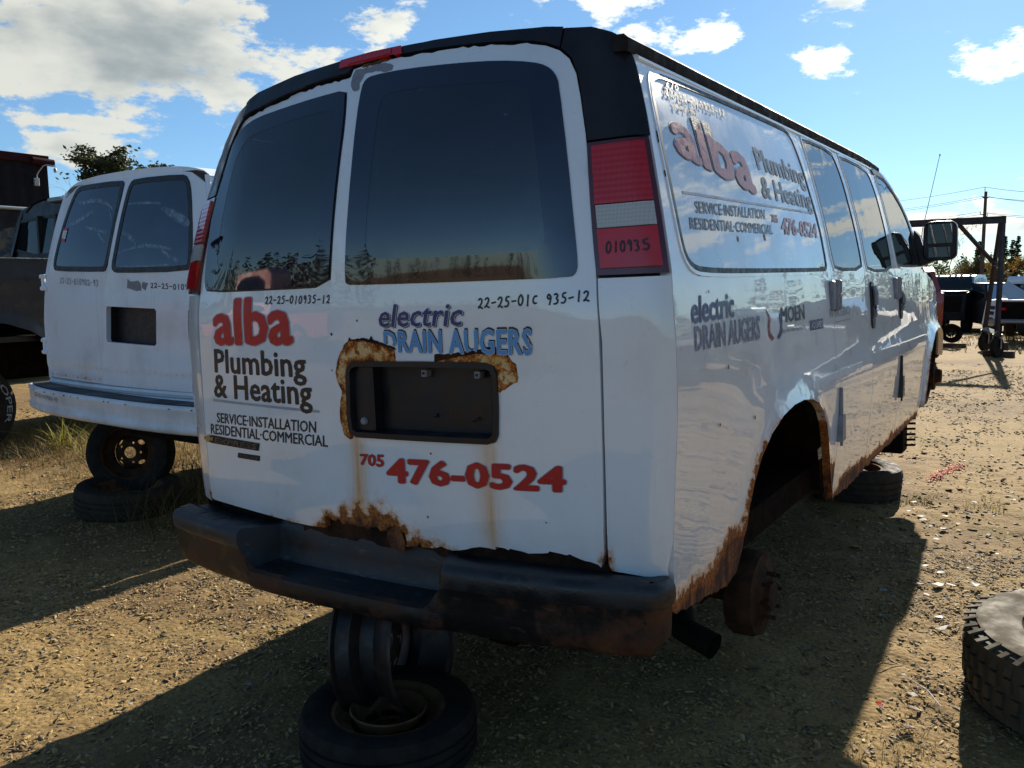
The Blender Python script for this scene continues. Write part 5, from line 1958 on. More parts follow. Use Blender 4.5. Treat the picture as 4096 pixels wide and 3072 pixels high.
# under its front right corner
wheel_thing('lying_wheel', 'tyre on a tan rim lying flat beneath the front of the plumbing van', (.58, 3.98, .10), (0, R(4), 0), .315, .20, .19, DUSTYRUBBER, TANRIM, holes=6, disc_z=.3)
wheel_thing('steel_rim', 'dark steel rim standing on the tyre beneath the front of the plumbing van', (.36, 4.02, .32), (0, R(90), 0), None, .20, .20, rim=STEELRIM, cat='wheel rim')
# under the second van
wheel_thing('lying_wheel', 'dusty tyre with tan wheel lying flat under the bumper of the old white van', (-3.22, 1.16, .085), (0, R(3), 0), .32, .17, .20, DUSTYRUBBER, TANRIM, holes=6, disc_z=-.2)
wheel_thing('upright_wheel', 'small tyred steel wheel standing upright under the bumper of the old white van', (-3.40, 1.30, .325), (R(84), 0, R(-52 + 90)), .272, .165, .175, RUBBER, HUBRUST, cat='wheel', holes=4, hole_r=.022, hole_at=.80, hub=.038, disc_z=-.1)

# big mud tyre on the right
MT = empty('mud_tyre', (1.928, 1.42, .128), R(15), 'big chunky mud tyre lying on the gravel at the right edge', 'tyre')
MT.rotation_euler = (R(2), R(-2), R(15))
Ro, W, Rb = .43, .238, .25
h = W / 2
mb = MB()
mb.lathe([(Rb - .01, -h * .8), (Rb, -h), (Rb + .03, -h * 1.05), (Rb + .10, -h * 1.10), (Ro - .045, -h * 1.02), (Ro - .018, -h * .90), (Ro - .016, h * .90), (Ro - .045, h * 1.02), (Rb + .135, h * 1.085), (Rb + .12, h * 1.10), (Rb + .09, h * 1.105), (Rb + .045, h * 1.07), (Rb + .03, h * 1.02), (Rb + .012, h * 1.03), (Rb, h), (Rb - .012, h * .8),
          (Rb + .03, h * .65), (Ro - .05, h * .65), (Ro - .05, -h * .65), (Rb + .03, -h * .65)], 80, closed=True)
mb.build('tyre', MUDRUBBER, MT)
tread = MB()
NB = 46
for k in range(NB):
    q = 2 * math.pi * k / NB
    for (a0, a1, z0, z1, sh) in ((-.036, .034, .48, 1.00, .3), (-.034, .030, .05, .44, -.25), (-.036, .030, -.44, -.05, .25), (-.034, .036, -1.00, -.48, -.3)):
        vs = []
        lift = .010 if k % 2 else 0
        for (rr, grow) in ((Ro - .022, 1.0), (Ro - .004, .90)):
            for (aa, zz) in ((a0, z0), (a1, z0), (a1, z1), (a0, z1)):
                zc_ = (z0 + z1) / 2
                am = (a0 + a1) / 2
                zz2 = zc_ + (zz - zc_) * grow
                ang = q + am + (aa - am) * grow + sh * (zz2 - zc_) * .10 + (.5 * 2 * math.pi / NB if z0 > 0 else 0)
                r2 = rr - (.020 if abs(zz) > .9 else 0) + (0 if rr < Ro else -.002)
                vs.append((r2 * math.cos(ang), r2 * math.sin(ang), zz2 * h * 1.02))
        tread.add(vs, [(4, 5, 6, 7), (0, 1, 5, 4), (1, 2, 6, 5), (2, 3, 7, 6), (3, 0, 4, 7)])
    if k % 1 == 0:   # shoulder lugs running on to the sidewall
        for sg in (1, -1):
            vs = []
            for (rr, zz) in ((Ro - .012, .93), (Ro - .055, 1.065)):
                for aa in (-.030, .026):
                    vs.append((rr * math.cos(q + aa), rr * math.sin(q + aa), sg * h * zz))
            for (rr, zz) in ((Ro - .002, .97), (Ro - .050 - (.02 if k % 2 else 0), 1.105)):
                for aa in (-.024, .020):
                    vs.append((rr * math.cos(q + aa), rr * math.sin(q + aa), sg * h * zz))
            tread.add(vs, [(4, 5, 7, 6), (0, 1, 5, 4), (1, 3, 7, 5), (3, 2, 6, 7), (2, 0, 4, 6)])
to = tread.build('tread', MUDRUBBER, MT, ang=25)
to['kind'] = 'stuff'
rim_parts(MT, Rb - .004, W * .9, STEELRIM, holes=8, disc_z=-.65)

# ================================================================== the old white van on the left
OV = empty('old_van', (-3.2, 1.1, 0), 0, 'old white van with scuffed rear windows and painted step bumper standing on tyres', 'van')
O0 = Vector((-3.2, 1.1, 0))


def oy(x, z):   # rear face, world x
    return 1.10 + (.25 * (z - 1.5) ** 1.3 if z > 1.5 else 0) + .06 * ((x + 3.2) / .85) ** 2


def ohw(z):
    return float(np.interp(z, [.6, .8, 1.2, 1.38, 1.6, 1.95, 2.05, 2.12, 2.16], [.96, .985, .985, .95, .88, .80, .76, .68, .55]))


OC = -3.14


def orear(x, z): return (x + 3.2, oy(x, z) - 1.1, z)
def oside(s): return lambda y, z: (OC + 3.2 + s * ohw(z), y, z)


def oldline(u, v): return .006 / (1 + math.exp((v - 1.36) / .006)) - .010 * gauss(v - .872, .010)


def ov_rust(u, v): return .55 * math.exp(-abs(v - .83) / .006) * (1 if -2.9 < u < -2.3 else .5) + .35 * gauss(v - .90, .03) * .5


def ox(s, z, ins): return OC + s * (ohw(z) - ins)


zs = [.815, .95, 1.15, 1.36, 1.5, 1.7, 1.9, 2.0]
dl = [(ox(-1, z, .035), z) for z in zs] + [(-3.72, 2.075), (-3.60, 2.085), (-3.125, 2.082), (-3.13, 2.05), (-3.20, 1.52), (-3.255, 1.37), (-3.27, 1.30), (-3.315, .81)]
dr_ = [(-3.310, .808), (-3.265, 1.30), (-3.248, 1.37), (-3.193, 1.52), (-3.122, 2.05), (-3.118, 2.084), (-2.62, 2.085), (-2.52, 2.07)] + [(ox(1, z, .035), z) for z in (2.0, 1.9, 1.7, 1.5, 1.36, 1.15, .95, .80)]
OWL = [(-3.895, 1.554), (-3.893, 1.617), (-3.800, 1.897), (-3.728, 2.035), (-3.69, 2.058), (-3.626, 2.066), (-3.165, 2.062), (-3.140, 2.040), (-3.183, 1.634), (-3.213, 1.530), (-3.245, 1.520), (-3.857, 1.537)]
OWR = [(-3.138, 1.549), (-3.121, 1.645), (-3.085, 1.952), (-3.066, 2.041), (-3.02, 2.060), (-2.60, 2.055), (-2.545, 2.035), (-2.50, 1.95), (-2.44, 1.70), (-2.43, 1.54), (-2.46, 1.508), (-3.082, 1.510), (-3.128, 1.522)]
OPL = [(-3.217, 1.303), (-2.735, 1.290), (-2.722, 1.275), (-2.738, 1.075), (-2.755, 1.062), (-3.24, 1.075), (-3.252, 1.09), (-3.228, 1.29)]
odl = patch('rear_door', dl, orear, WHITE2, OV, holes=[scale_poly(OWL, .97)], res=.04, off=0, depth=.03, attrs={'rust': ov_rust, 'stain': lambda u, v: .25 * run(u, v, -3.28, 1.5, .9, .015)}, disp=oldline)
odr = patch('rear_door', dr_, orear, WHITE2, OV, holes=[scale_poly(OWR, .97), scale_poly(OPL, .97)], res=.04, off=.003, depth=.03, attrs={'rust': ov_rust, 'stain': lambda u, v: .3 * run(u, v, -3.262, 1.5, 1.25, .008)}, disp=oldline)
for wp, d_ in ((OWL, odl), (OWR, odr)):
    sp = smooth_poly(wp, 1)
    patch('window_seal', inset(sp, -.010), orear, GASKET, d_, holes=[inset(sp, .022)], res=.06, off=.006, depth=.014)
    patch('window_glass', inset(sp, .012), orear, GLASS_OLD, d_, res=.06, off=.003, depth=0)


def streak(pts, w, mat_, par, off=.0065):
    """a tapering scuff of white residue on the glass"""
    n = len(pts)
    a, b = [], []
    for i, (x, z) in enumerate(pts):
        p, q = pts[max(0, i - 1)], pts[min(n - 1, i + 1)]
        L = math.hypot(q[0] - p[0], q[1] - p[1])
        nx, nz = -(q[1] - p[1]) / L, (q[0] - p[0]) / L
        ww = w * (.25 + math.sin(math.pi * (i + .3) / n))
        a.append((x + nx * ww, z + nz * ww))
        b.append((x - nx * ww * .7, z - nz * ww * .7))
    patch('scuff_mark', a + b[::-1], orear, mat_, par, res=.05, off=off, depth=0)


def scuff_mat():
    m, nt, b = new_mat('dried_residue')
    nt.nodes.remove(b)
    tr = nt.nodes.new('ShaderNodeBsdfTransparent')
    df = nt.nodes.new('ShaderNodeBsdfDiffuse')
    df.inputs[0].default_value = (.55, .75, .9, 1)
    mx = nt.nodes.new('ShaderNodeMixShader')
    nt.links.new(rng(nt, noise_n(nt, 30, 5, .7), .35, .75, .03, .42), mx.inputs[0])
    nt.links.new(tr.outputs[0], mx.inputs[1])
    nt.links.new(df.outputs[0], mx.inputs[2])
    nt.links.new(mx.outputs[0], nt.nodes['Material Output'].inputs[0])
    return m


SCUFF = scuff_mat()
for pts, w_, d_ in (([(-3.716, 2.0), (-3.64, 1.965), (-3.58, 1.955), (-3.48, 1.962), (-3.38, 1.955), (-3.28, 1.93), (-3.20, 1.89)], .012, odl), ([(-3.74, 1.82), (-3.62, 1.835), (-3.52, 1.865), (-3.435, 1.892)], .014, odl), ([(-3.507, 1.80), (-3.38, 1.775), (-3.234, 1.75)], .010, odl),
                    ([(-3.332, 1.75), (-3.29, 1.72), (-3.244, 1.69)], .008, odl), ([(-3.25, 1.90), (-3.22, 1.86), (-3.20, 1.82)], .007, odl), ([(-3.05, 1.915), (-2.9, 1.912), (-2.74, 1.90)], .008, odr), ([(-2.724, 1.873), (-2.65, 1.84), (-2.566, 1.805), (-2.51, 1.78), (-2.47, 1.765)], .026, odr),
                    ([(-3.064, 1.745), (-2.99, 1.715), (-2.913, 1.67)], .013, odr), ([(-3.084, 1.621), (-2.95, 1.645), (-2.812, 1.656), (-2.70, 1.645), (-2.586, 1.627)], .010, odr), ([(-2.676, 1.625), (-2.61, 1.59), (-2.526, 1.556)], .012, odr), ([(-3.05, 1.54), (-2.8, 1.535), (-2.6, 1.54)], .006, odr)):
    streak(pts, w_, SCUFF, d_)
stk = patch('sticker', [(-3.822, 1.722), (-3.765, 1.714), (-3.745, 1.806), (-3.802, 1.808)], orear, STICKERPAPER, odl, res=.05, off=.0066, depth=0)
patch('sticker_band', [(-3.822, 1.722), (-3.765, 1.714), (-3.761, 1.734), (-3.818, 1.742)], orear, REDVINYL, odl, res=.05, off=.0072, depth=0)
patch('sticker_band', [(-3.806, 1.791), (-3.749, 1.788), (-3.745, 1.806), (-3.802, 1.808)], orear, REDVINYL, odl, res=.05, off=.0072, depth=0)
for k in range(4):
    patch('sticker_print', [(-3.80 + .004 * k, 1.750 + .009 * k), (-3.772 + .004 * k, 1.747 + .009 * k), (-3.771 + .004 * k, 1.751 + .009 * k), (-3.799 + .004 * k, 1.754 + .009 * k)], orear, SILVERVINYL, odl, res=.05, off=.0072, depth=0)
handwriting('22-25-010902-93', ((-3.815, 1.446), (-3.30, 1.424), (-3.81, 1.484), (-3.30, 1.462)), orear, GREYMARKER, odl, w=.005, off=.003)
handwriting('22-25-010902-93', ((-2.775, 1.408), (-2.29, 1.385), (-2.773, 1.438), (-2.29, 1.418)), orear, MARKER, odr, w=.005, off=.005)
for pp, sd in (([(-2.996, 1.407), (-2.984, 1.468), (-2.96, 1.446), (-2.919, 1.452), (-2.879, 1.450), (-2.86, 1.437), (-2.86, 1.394), (-2.905, 1.388), (-2.945, 1.40)], 2), ([(-2.853, 1.412), (-2.845, 1.443), (-2.792, 1.440), (-2.82, 1.396)], 5)):
    patch('bare_primer', jag(pp + [pp[0]], .003, .012, sd)[:-1], orear, PRIMER, odr, res=.03, off=.005, depth=.0004)
# plate hole
mb = MB()
pl = [(x + 3.2, z) for x, z in OPL]
mb.grid([[(x, oy(x - 3.2, z) - 1.1 + d_, z) for x, z in pl + pl[:1]] for d_ in (.0, .07)])
mb.add([(x, oy(x - 3.2, z) - 1.1 + .07, z) for x, z in pl], [tuple(range(len(pl)))])
mb.build('plate_recess', GASKET, odr)
# shell
for s in (-1, 1):
    P_ = [(.10 + .0, .72), (5.0, .72), (5.1, .95), (5.0, 1.25), (4.2, 1.36), (3.5, 1.95), (3.2, 2.08), (.42, 2.08)] + [(oy(OC, z) - 1.1 + .065, z) for z in (2.0, 1.8, 1.6, 1.36, 1.1, .9)]
    b_ = patch('body_side', P_, oside(s), WHITE2, OV, res=.09, depth=.03, attrs={'rust': zero, 'stain': zero}, flip=s < 0)
    for (y0, y1) in ((.45, 1.5), (1.65, 2.5), (2.65, 3.5)):
        patch('window_glass', smooth_poly(rrect(y0, y1, 1.47, 1.95, .06, 3), 1), oside(s), GLASS_OLD, b_, res=.1, off=.003, depth=.004, flip=s < 0)
    cp = [(OC + s * (ohw(z) - .038), z) for z in (.80, 1.0, 1.2, 1.36, 1.5, 1.7, 1.9, 2.0, 2.05)]
    co = [(OC + s * (ohw(z) - .0), z) for z in (.80, 1.0, 1.2, 1.36, 1.5, 1.7, 1.9, 2.0, 2.05)]
    patch('corner_post', cp + co[::-1], orear, WHITE2, OV, res=.05, off=.0, depth=.06, attrs={'rust': zero, 'stain': zero})
rows = []
for (y, dz) in ((None, 0), (.45, .01), (1.2, .03), (2.4, .03), (3.1, .0), (3.5, -.12)):
    row = []
    for k in range(-12, 13):
        x = OC + .77 * k / 12
        z = float(np.interp(abs(x - OC), [0, .3, .5, .62, .70, .77], [2.128, 2.125, 2.115, 2.10, 2.08, 2.04]))
        row.append((x + 3.2, (oy(x, min(z, 2.08)) - 1.1 + .004) if y is None else y, (min(z, 2.083) if False else z) + dz))
    rows.append(row)
rows.insert(0, [(p[0], p[1] - .002, min(p[2], 2.088) - .005) for p in rows[0]])
mb = MB()
mb.grid(rows)
mb.build('roof', WHITE2, OV)
mb = MB()
mb.box(OC + 3.2 - .93, OC + 3.2 + .93, .07, 5.0, .62, .74)
mb.box(OC + 3.2 - .55, OC + 3.2 + .55, .2, 4.6, .45, .62)
mb.box(OC + 3.2 - .86, OC + 3.2 + .86, .09, .12, .70, 1.42)
mb.build('floor_pan', UNDER, OV)
mb = MB()
mb.box(OC + 3.2 - .80, OC + 3.2 + .80, 4.1, 5.1, .75, 1.30, bev=.1)
mb.build('bonnet', WHITE2, OV)
# lower sill rolls below the doors
for (z0, z1, o_) in ((.765, .800, .012), (.715, .758, .02)):
    mb = MB()
    rows = []
    for k in range(-14, 15):
        x = OC + .955 * k / 14
        y = oy(x, .8) - 1.1
        rows.append([(x + 3.2, y + .02, z1 + .006), (x + 3.2, y - o_ + .008, z1 - .002), (x + 3.2, y - o_, (z0 + z1) / 2), (x + 3.2, y - o_ + .010, z0), (x + 3.2, y + .03, z0)])
    mb.grid(rows)
    mb.build('rear_sill', WHITE2, OV)
# hinges
for z in (1.455, 1.02):
    x = OC - ohw(z) + 3.2
    mb = MB()
    y = oy(x - 3.2, z) - 1.1
    mb.tube([(x - .012, y - .005, z - .055), (x - .012, y - .005, z + .055)], .014, 10)
    for dz in (-.040, .040):
        mb.box(x - .035, x + .035, y - .022, y + .012, z + dz - .013, z + dz + .013, bev=.004)
    mb.build('hinge', WHITE2, OV)


# bumper: white steel bow with a dark step pad
def obp(x):
    t = (x - OC) / 1.07
    return -.175 + .14 * abs(t) ** 3.2


xs_ = [OC + 1.04 * k / 30 for k in range(-30, 31)]
padr, barr = [], []
for x in xs_:
    y = obp(x)
    sk = .012 * (x - OC)
    padr.append([(x + 3.2, y + .17, .758 - sk), (x + 3.2, y + .035, .760 - sk), (x + 3.2, y + .028, .752 - sk)])
    barr.append([(x + 3.2, y + .030, .752 - sk), (x + 3.2, y + .012, .757 - sk), (x + 3.2, y + .001, .748 - sk), (x + 3.2, y, .728 - sk), (x + 3.2, y + .006, .718 - sk), (x + 3.2, y + .008, .655 - sk), (x + 3.2, y + .006, .640 - sk), (x + 3.2, y - .002, .630 - sk), (x + 3.2, y + .002, .602 - sk), (x + 3.2, y + .02, .590 - sk), (x + 3.2, y + .06, .590 - sk)])
for rows_, s in ((padr, 0), (barr, 0)):
    # turn the ends forward round the corner
    e0 = [(p[0] - .018, p[1] + .05, p[2]) for p in rows_[0]]
    e1 = [(p[0] + .018, p[1] + .05, p[2]) for p in rows_[-1]]
    f0 = [(p[0] - .022, p[1] + .20, p[2]) for p in rows_[0]]
    f1 = [(p[0] + .022, p[1] + .20, p[2]) for p in rows_[-1]]
    rows_[:0] = [f0, e0]
    rows_ += [e1, f1]
mb = MB()
mb.grid(padr)
mb.build('step_pad', PADPLASTIC, OV, ang=50)
mb = MB()
mb.grid(barr)
bb_ = mb.build('bumper_bar', WHITE2, OV, ang=60)
handwriting('22-25-010902-93', ((-3.98, .704), (-3.58, .694), (-3.98, .728), (-3.58, .718)), lambda x, z: (x + 3.2, obp(x) + .006, z), GREYMARKER, bb_, w=.005, off=.002)
for k in range(12):
    x = OC + rnd.uniform(-.9, .9)
    patch('paint_chip', [(x + rnd.uniform(.004, .012) * math.cos(a), .738 - .012 * (x - OC) + rnd.uniform(.002, .006) * math.sin(a)) for a in np.linspace(0, 5.4, 6)], lambda x, z: (x + 3.2, obp(x), z), DARKRUST, bb_, res=.03, off=.002, depth=0)

# ================================================================== generic vehicles
def add_wheel(parent, x, y, z, r, w, face, tyre=RUBBER, rim=STEELRIM):
    T = Matrix.Translation((x, y, z)) @ Matrix.Rotation(R(90 * face), 4, 'Y')
    mb = MB()
    mb.lathe([(r * .58, -w * .42), (r * .62, -w * .5), (r * .9, -w * .52), (r, -w * .38), (r, w * .38), (r * .9, w * .52), (r * .62, w * .5), (r * .58, w * .42)], 32, T)
    o = mb.build('wheel', tyre, parent)
    mb = MB()
    mb.lathe([(r * .6, w * .40), (r * .56, w * .28), (r * .34, w * .12), (r * .16, w * .26), (0, w * .28)], 24, T)
    mb.build('wheel_rim', rim, o)
    return o


def vehicle(name, label, cat, loc, rz, W, body, cab, sidewins, mat, gls=GLASS_TR, wheels=(), group=None, tum=.16, front=None, back=None, roof_mat=None):
    """body and cab are side outlines (y forward, z up); cab walls lean in towards the roof"""
    t = empty(name, loc, rz, label, cat, group)
    h = W / 2
    z0 = min(p[1] for p in cab)
    cyb = sum(p[0] for p in body) / len(body)
    czb = sum(p[1] for p in body) / len(body)
    mb = MB()
    bp = densify(body, .25)
    sec = []
    for (xx, k, kz) in ((-h + .0, .975, .93), (-h - .02, .99, .97), (-h + .05, 1, 1), (h - .05, 1, 1), (h + .02, .99, .97), (h, .975, .93)):
        sec.append([(xx if abs(xx) <= h else math.copysign(h, xx), cyb + (y - cyb) * k, czb + (z - czb) * kz) for y, z in bp])
    mb.grid([s_ + s_[:1] for s_ in sec])
    n = len(bp)
    mb.add(sec[0], [tuple(range(n))])
    mb.add(sec[-1], [tuple(range(n))])
    b_ = mb.build('body', mat, t, ang=30)

    def xc(z): return h * .965 - (z - z0) * tum
    mb = MB()
    cp = densify(cab, .3)
    n = len(cp)
    L_ = [(-xc(z), y, z) for y, z in cp]
    R_ = [(xc(z), y, z) for y, z in cp]
    mb.add(L_ + R_, [tuple(range(n)), tuple(range(2 * n - 1, n - 1, -1))] + [(i, (i + 1) % n, n + (i + 1) % n, n + i) for i in range(n)])
    c_ = mb.build('cab', roof_mat or mat, t, ang=30)
    for wp in sidewins:
        for s in (1, -1):
            patch('side_window', smooth_poly(wp, 1), lambda y, z, s=s: (s * xc(z), y, z), gls, c_, res=.2, off=.006, depth=.004, flip=s < 0)
    for seg, nm in ((front, 'windscreen'), (back, 'rear_window')):
        if seg:
            (y0, za), (y1, zb) = seg
            sgn = 1 if nm == 'windscreen' else -1
            dy, dz = y1 - y0, zb - za
            L = math.hypot(dy, dz)
            ny, nz = sgn * dz / L, -sgn * dy / L
            mb = MB()
            q = []
            for (u, v) in smooth_poly(rrect(-1, 1, 0, 1, .08, 2), 1):
                z = za + dz * v
                q.append((u * (xc(z) - .07), y0 + dy * v + ny * .012, z + nz * .012))
            mb.add(q + [(a, b - ny * .03, c - nz * .03) for a, b, c in q], [tuple(range(len(q)))])
            mb.build(nm, gls, c_)
    for (y, z, r, w) in wheels:
        for s in (1, -1):
            add_wheel(t, s * (h - w * .45), y, z, r, w, s)
    return t


# --- dark pickup left of the old van
PK = empty('pickup_truck', (-6.98, 1.45, 0), 0, 'dark brown pickup with white lettered tyre left of the old white van', 'pickup truck')
Xs = 1.0
parch = [(-.78, .70), (-.70, .86), (-.52, 1.02), (-.25, 1.13), (.05, 1.155), (.30, 1.12), (.50, 1.05), (.66, .94), (.76, .80), (.80, .66)]


def pk_side(s):
    def f(y, z):
        x = Xs + .02 - .05 * abs(z - 1.2) ** 1.5
        if z > 1.72:
            x = .98 - (z - 1.72) * .30
        return (s * x, y, z)
    return f


def pk_flare(u, v): return .05 * math.exp(-(seg_dist(u, v, parch) / .07) ** 2) + .012 * gauss(v - 1.50, .05) - .01 * gauss(v - 1.62, .02)


for s in (1, -1):
    bed = [(-1.75, .68)] + parch + [(1.30, .66), (1.30, 1.69), (-1.75, 1.71)]
    patch('bed_side', bed, pk_side(s), DARKCAR, PK, res=.06, depth=.04, flip=s < 0, disp=pk_flare, attrs={'rust': lambda u, v: .25 * math.exp(-seg_dist(u, v, parch) / .03), 'stain': zero})
    cabp = [(1.33, .68), (3.6, .68), (3.6, 1.72), (3.35, 1.74), (2.75, 2.30), (1.75, 2.33), (1.42, 2.28), (1.33, 1.74)]
    cs_ = patch('cab_side', cabp, pk_side(s), DARKCAR, PK, holes=[[(1.55, 1.76), (3.15, 1.76), (2.68, 2.22), (1.6, 2.23)]], res=.1, depth=.04, flip=s < 0, attrs={'rust': zero, 'stain': zero})
    patch('side_window', [(1.52, 1.74), (3.2, 1.74), (2.7, 2.24), (1.58, 2.25)], pk_side(s), GLASS_TR, cs_, res=.2, off=-.01, depth=0, flip=s < 0)
# rear wall of the cab with its sliding window
def pk_rear(x, z): return (x * 1.12, 1.33 + (z - 1.7) * .12 + .05 * (x / 1.0) ** 2, z)
rw = [(-.98, 1.66), (.98, 1.66), (.97, 1.76), (.88, 2.05), (.80, 2.20), (.66, 2.285), (.30, 2.335), (-.30, 2.335), (-.66, 2.285), (-.80, 2.20), (-.88, 2.05), (-.97, 1.76)]
ww = smooth_poly([(-.88, 1.77), (.88, 1.77), (.79, 2.08), (.72, 2.17), (-.72, 2.17), (-.79, 2.08)], 1)
cr_ = patch('cab_back', rw, pk_rear, DARKCAR, PK, holes=[inset(ww, .01)], res=.08, depth=.05, attrs={'rust': zero, 'stain': zero})
patch('window_seal', inset(ww, -.012), pk_rear, GASKET, cr_, holes=[inset(ww, .02)], res=.1, off=.006, depth=.02)
patch('rear_window', ww, pk_rear, GLASS_TR, cr_, res=.15, off=-.002, depth=0)
for x in (-.34, .02, .34):
    mb = MB()
    mb.box(x - .018, x + .018, 1.33 + .005, 1.40, 1.76, 2.18)
    mb.build('window_bar', GASKET, cr_)
mb = MB()
mb.box(-.16, .16, 1.36, 1.43, 2.30, 2.355, bev=.015)
mb.build('brake_lamp', GALV, PK)
mb = MB()
mb.box(.13, .19, 1.35, 1.40, 2.315, 2.36, bev=.012)
mb.build('cargo_lamp', WHITEVINYL, PK)
mb = MB()
mb.grid([[(x, y, 2.335 - .12 * (abs(x) / .70) ** 4 + .02) for x in np.linspace(-.70, .70, 11)] for y in (1.40, 1.9, 2.75)])
mb.box(-.95, .95, -1.7, 1.28, .95, 1.0)
mb.box(-.95, .95, -1.74, -1.70, .98, 1.70)
mb.box(-.60, .60, -1.7, 3.4, .62, .95)
mb.box(-.96, .96, 3.0, 3.6, .70, 1.72)
mb.build('bed_floor', DARKCAR, PK)
for s in (1, -1):
    mb = MB()
    mb.box(s * 1.02 - .006, s * 1.02 + .006, -1.7, 1.29, 1.683, 1.692)
    mb.build('chrome_strip', CHROME, PK)
    for y in (-.03, 3.0):
        o = add_wheel(PK, s * .86, y, .40, .405, .27, s, RUBBER, TANRIM)
        if s > 0 and y < 1:
            T = Matrix.Translation((.86 + .141, y, .40))

            def lm(u, v):   # raised lettering bent round the sidewall
                a = math.pi / 2 - u / .325
                return (T @ Vector((.004, v * math.cos(a), v * math.sin(a))))
            for (txt, a0, a1) in (('COOPER', .25, 2.05), ('COOPER', 3.4, 5.2)):
                q = ((a0 * .325, .305), (a1 * .325, .305), (a0 * .325, .350), (a1 * .325, .350))
                lettering(txt, q, lm, GREYMARKER, o, off=.006, bold=.01)
mb = MB()
for s in (1, -1):
    mb.box(s * .52 - .20, s * .52 + .20, -.80, .80, .60, 1.16)
    mb.box(s * .80 - .16, s * .80 + .16, -.80, .80, 1.13, 1.17)
mb.build('wheel_well', WELL, PK)
# white roof of a van further left
vehicle('parked_van', 'dark van with pale roof edge behind the dark pickup at the left edge', 'van', (-12.9, 6.2, 0), R(0), 2.0, [(-2.4, .6), (2.4, .6), (2.5, 1.2), (1.9, 1.6), (-2.4, 1.6)], [(-2.38, 1.6), (1.7, 1.6), (1.0, 2.62), (-2.0, 2.70), (-2.3, 2.60)], [[(-2.0, 1.72), (.8, 1.72), (.6, 2.4), (-2.0, 2.4)]], SCRAPDARK, wheels=((-1.5, .4, .36, .22), (1.6, .4, .36, .22)), back=((-2.40, 1.75), (-2.30, 2.5)))

PV = bpy.data.objects['parked_van']
mb = MB()
mb.box(-.86, .86, -2.3, .95, 2.66, 2.71, bev=.015)
mb.build('roof_edge', GREYCAR, PV)

# ================================================================== building with a lamp
BL = empty('warehouse', (-24.65, 12.0, 0), R(0), 'dark corrugated metal warehouse with maroon roof edge behind the pickup', 'building')
mb = MB()
rows0, rows1 = [], []
for k in range(0, 151):
    y = -k * .10
    d_ = (0, 0, -.035, -.035)[k % 4]
    rows0.append((d_, y, -.2))
    rows1.append((d_, y, 5.40 - .035 * y))
mb.grid([rows0, rows1])
mb.box(-12, -.04, -.04, .0, -.2, 5.35)
mb.build('wall', WALLMETAL, BL, smooth=False)
for k in range(7):
    mb = MB()
    y1 = -2.2 * k + .04
    zt = 5.40 + .035 * (2.2 * k + 1.1)
    mb.box(-.06, .06, y1 - 2.22, y1, zt - .20, zt + .05, bev=.012)
    mb.build('roof_trim', REDTRIM, BL)
mb = MB()
mb.tube([(.10, -.5, 5.30), (.10, .14, 5.28)], .11, 12)
mb.build('gutter_end', REDTRIM, BL)
mb = MB()
mb.add([(-12, 0, 5.35), (-.05, 0, 5.38), (-.05, -15, 5.9), (-12, -15, 5.9)], [(0, 1, 2, 3)])
mb.build('roof', REDTRIM, BL)
LP = empty('wall_lamp', (-24.62, 11.62, 0), R(90), 'pale goose-neck lamp arm on the corner of the dark warehouse', 'lamp')
LP.scale = (.55, .55, .55)
LP.location.z = 2.12
mb = MB()
mb.box(-.16, .10, -.16, .0, 4.42, 4.86, bev=.02)
mb.build('mounting_box', GALV, LP)
mb = MB()
mb.tube([(.0, -.10, 4.80), (.0, -.12, 5.02), (.08, -.16, 5.18), (.30, -.22, 5.50), (.38, -.25, 5.57), (.50, -.27, 5.60), (.95, -.30, 5.58)], .036, 10)
mb.build('lamp_arm', GALV, LP)
mb = MB()
mb.lathe([(0, .12), (.05, .10), (.09, .02), (.085, -.08), (.05, -.14), (0, -.15)], 16, Matrix.Translation((.93, -.30, 5.36)))
mb.tube([(.93, -.30, 5.57), (.93, -.30, 5.44)], .018, 8)
mb.build('lamp_head', GALV, LP)

# ================================================================== trees
def leaf_cards(V, F, c, r, n, size, rg, flat=.7):
    for _ in range(n):
        d = Vector((rg.gauss(0, 1), rg.gauss(0, 1), rg.gauss(0, flat)))
        p = Vector(c) + d * (r * .5)
        a = Vector((rg.uniform(-1, 1), rg.uniform(-1, 1), rg.uniform(-.6, .6))).normalized()
        b = a.cross(Vector((rg.uniform(-1, 1), rg.uniform(-1, 1), rg.uniform(-1, 1)))).normalized()
        s = size * rg.uniform(.5, 1.3)
        k = len(V)
        V += [p - a * s, p + b * s * .45, p + a * s, p - b * s * .45]
        F.append((k, k + 1, k + 2, k + 3))


def grow(mb, p, d, L, r, depth, rg, tips, spread=.6, gravity=0.0, kids=(2, 3)):
    q = Vector(p)
    pts, rs = [q.copy()], [r]
    dd = Vector(d).normalized()
    for i in range(3):
        dd = (dd + Vector((rg.uniform(-1, 1), rg.uniform(-1, 1), rg.uniform(-.5, .8) + gravity)) * .16).normalized()
        q = q + dd * (L / 3)
        pts.append(q.copy())
        rs.append(r * (1 - .45 * (i + 1) / 3))
    mb.tube(pts, rs, 5 if depth > 1 else 4, caps=False)
    if depth == 0:
        tips.append((q, dd))
        return
    for k in range(rg.randint(*kids)):
        v = dd.cross(Vector((rg.uniform(-1, 1), rg.uniform(-1, 1), rg.uniform(-1, 1)))).normalized()
        nd = (dd + v * rg.uniform(.4, 1.0) * spread * 1.4).normalized()
        grow(mb, pts[rg.choice((2, 3, 3))], nd, L * rg.uniform(.55, .8), rs[-1] * .8, depth - 1, rg, tips, spread, gravity, kids)


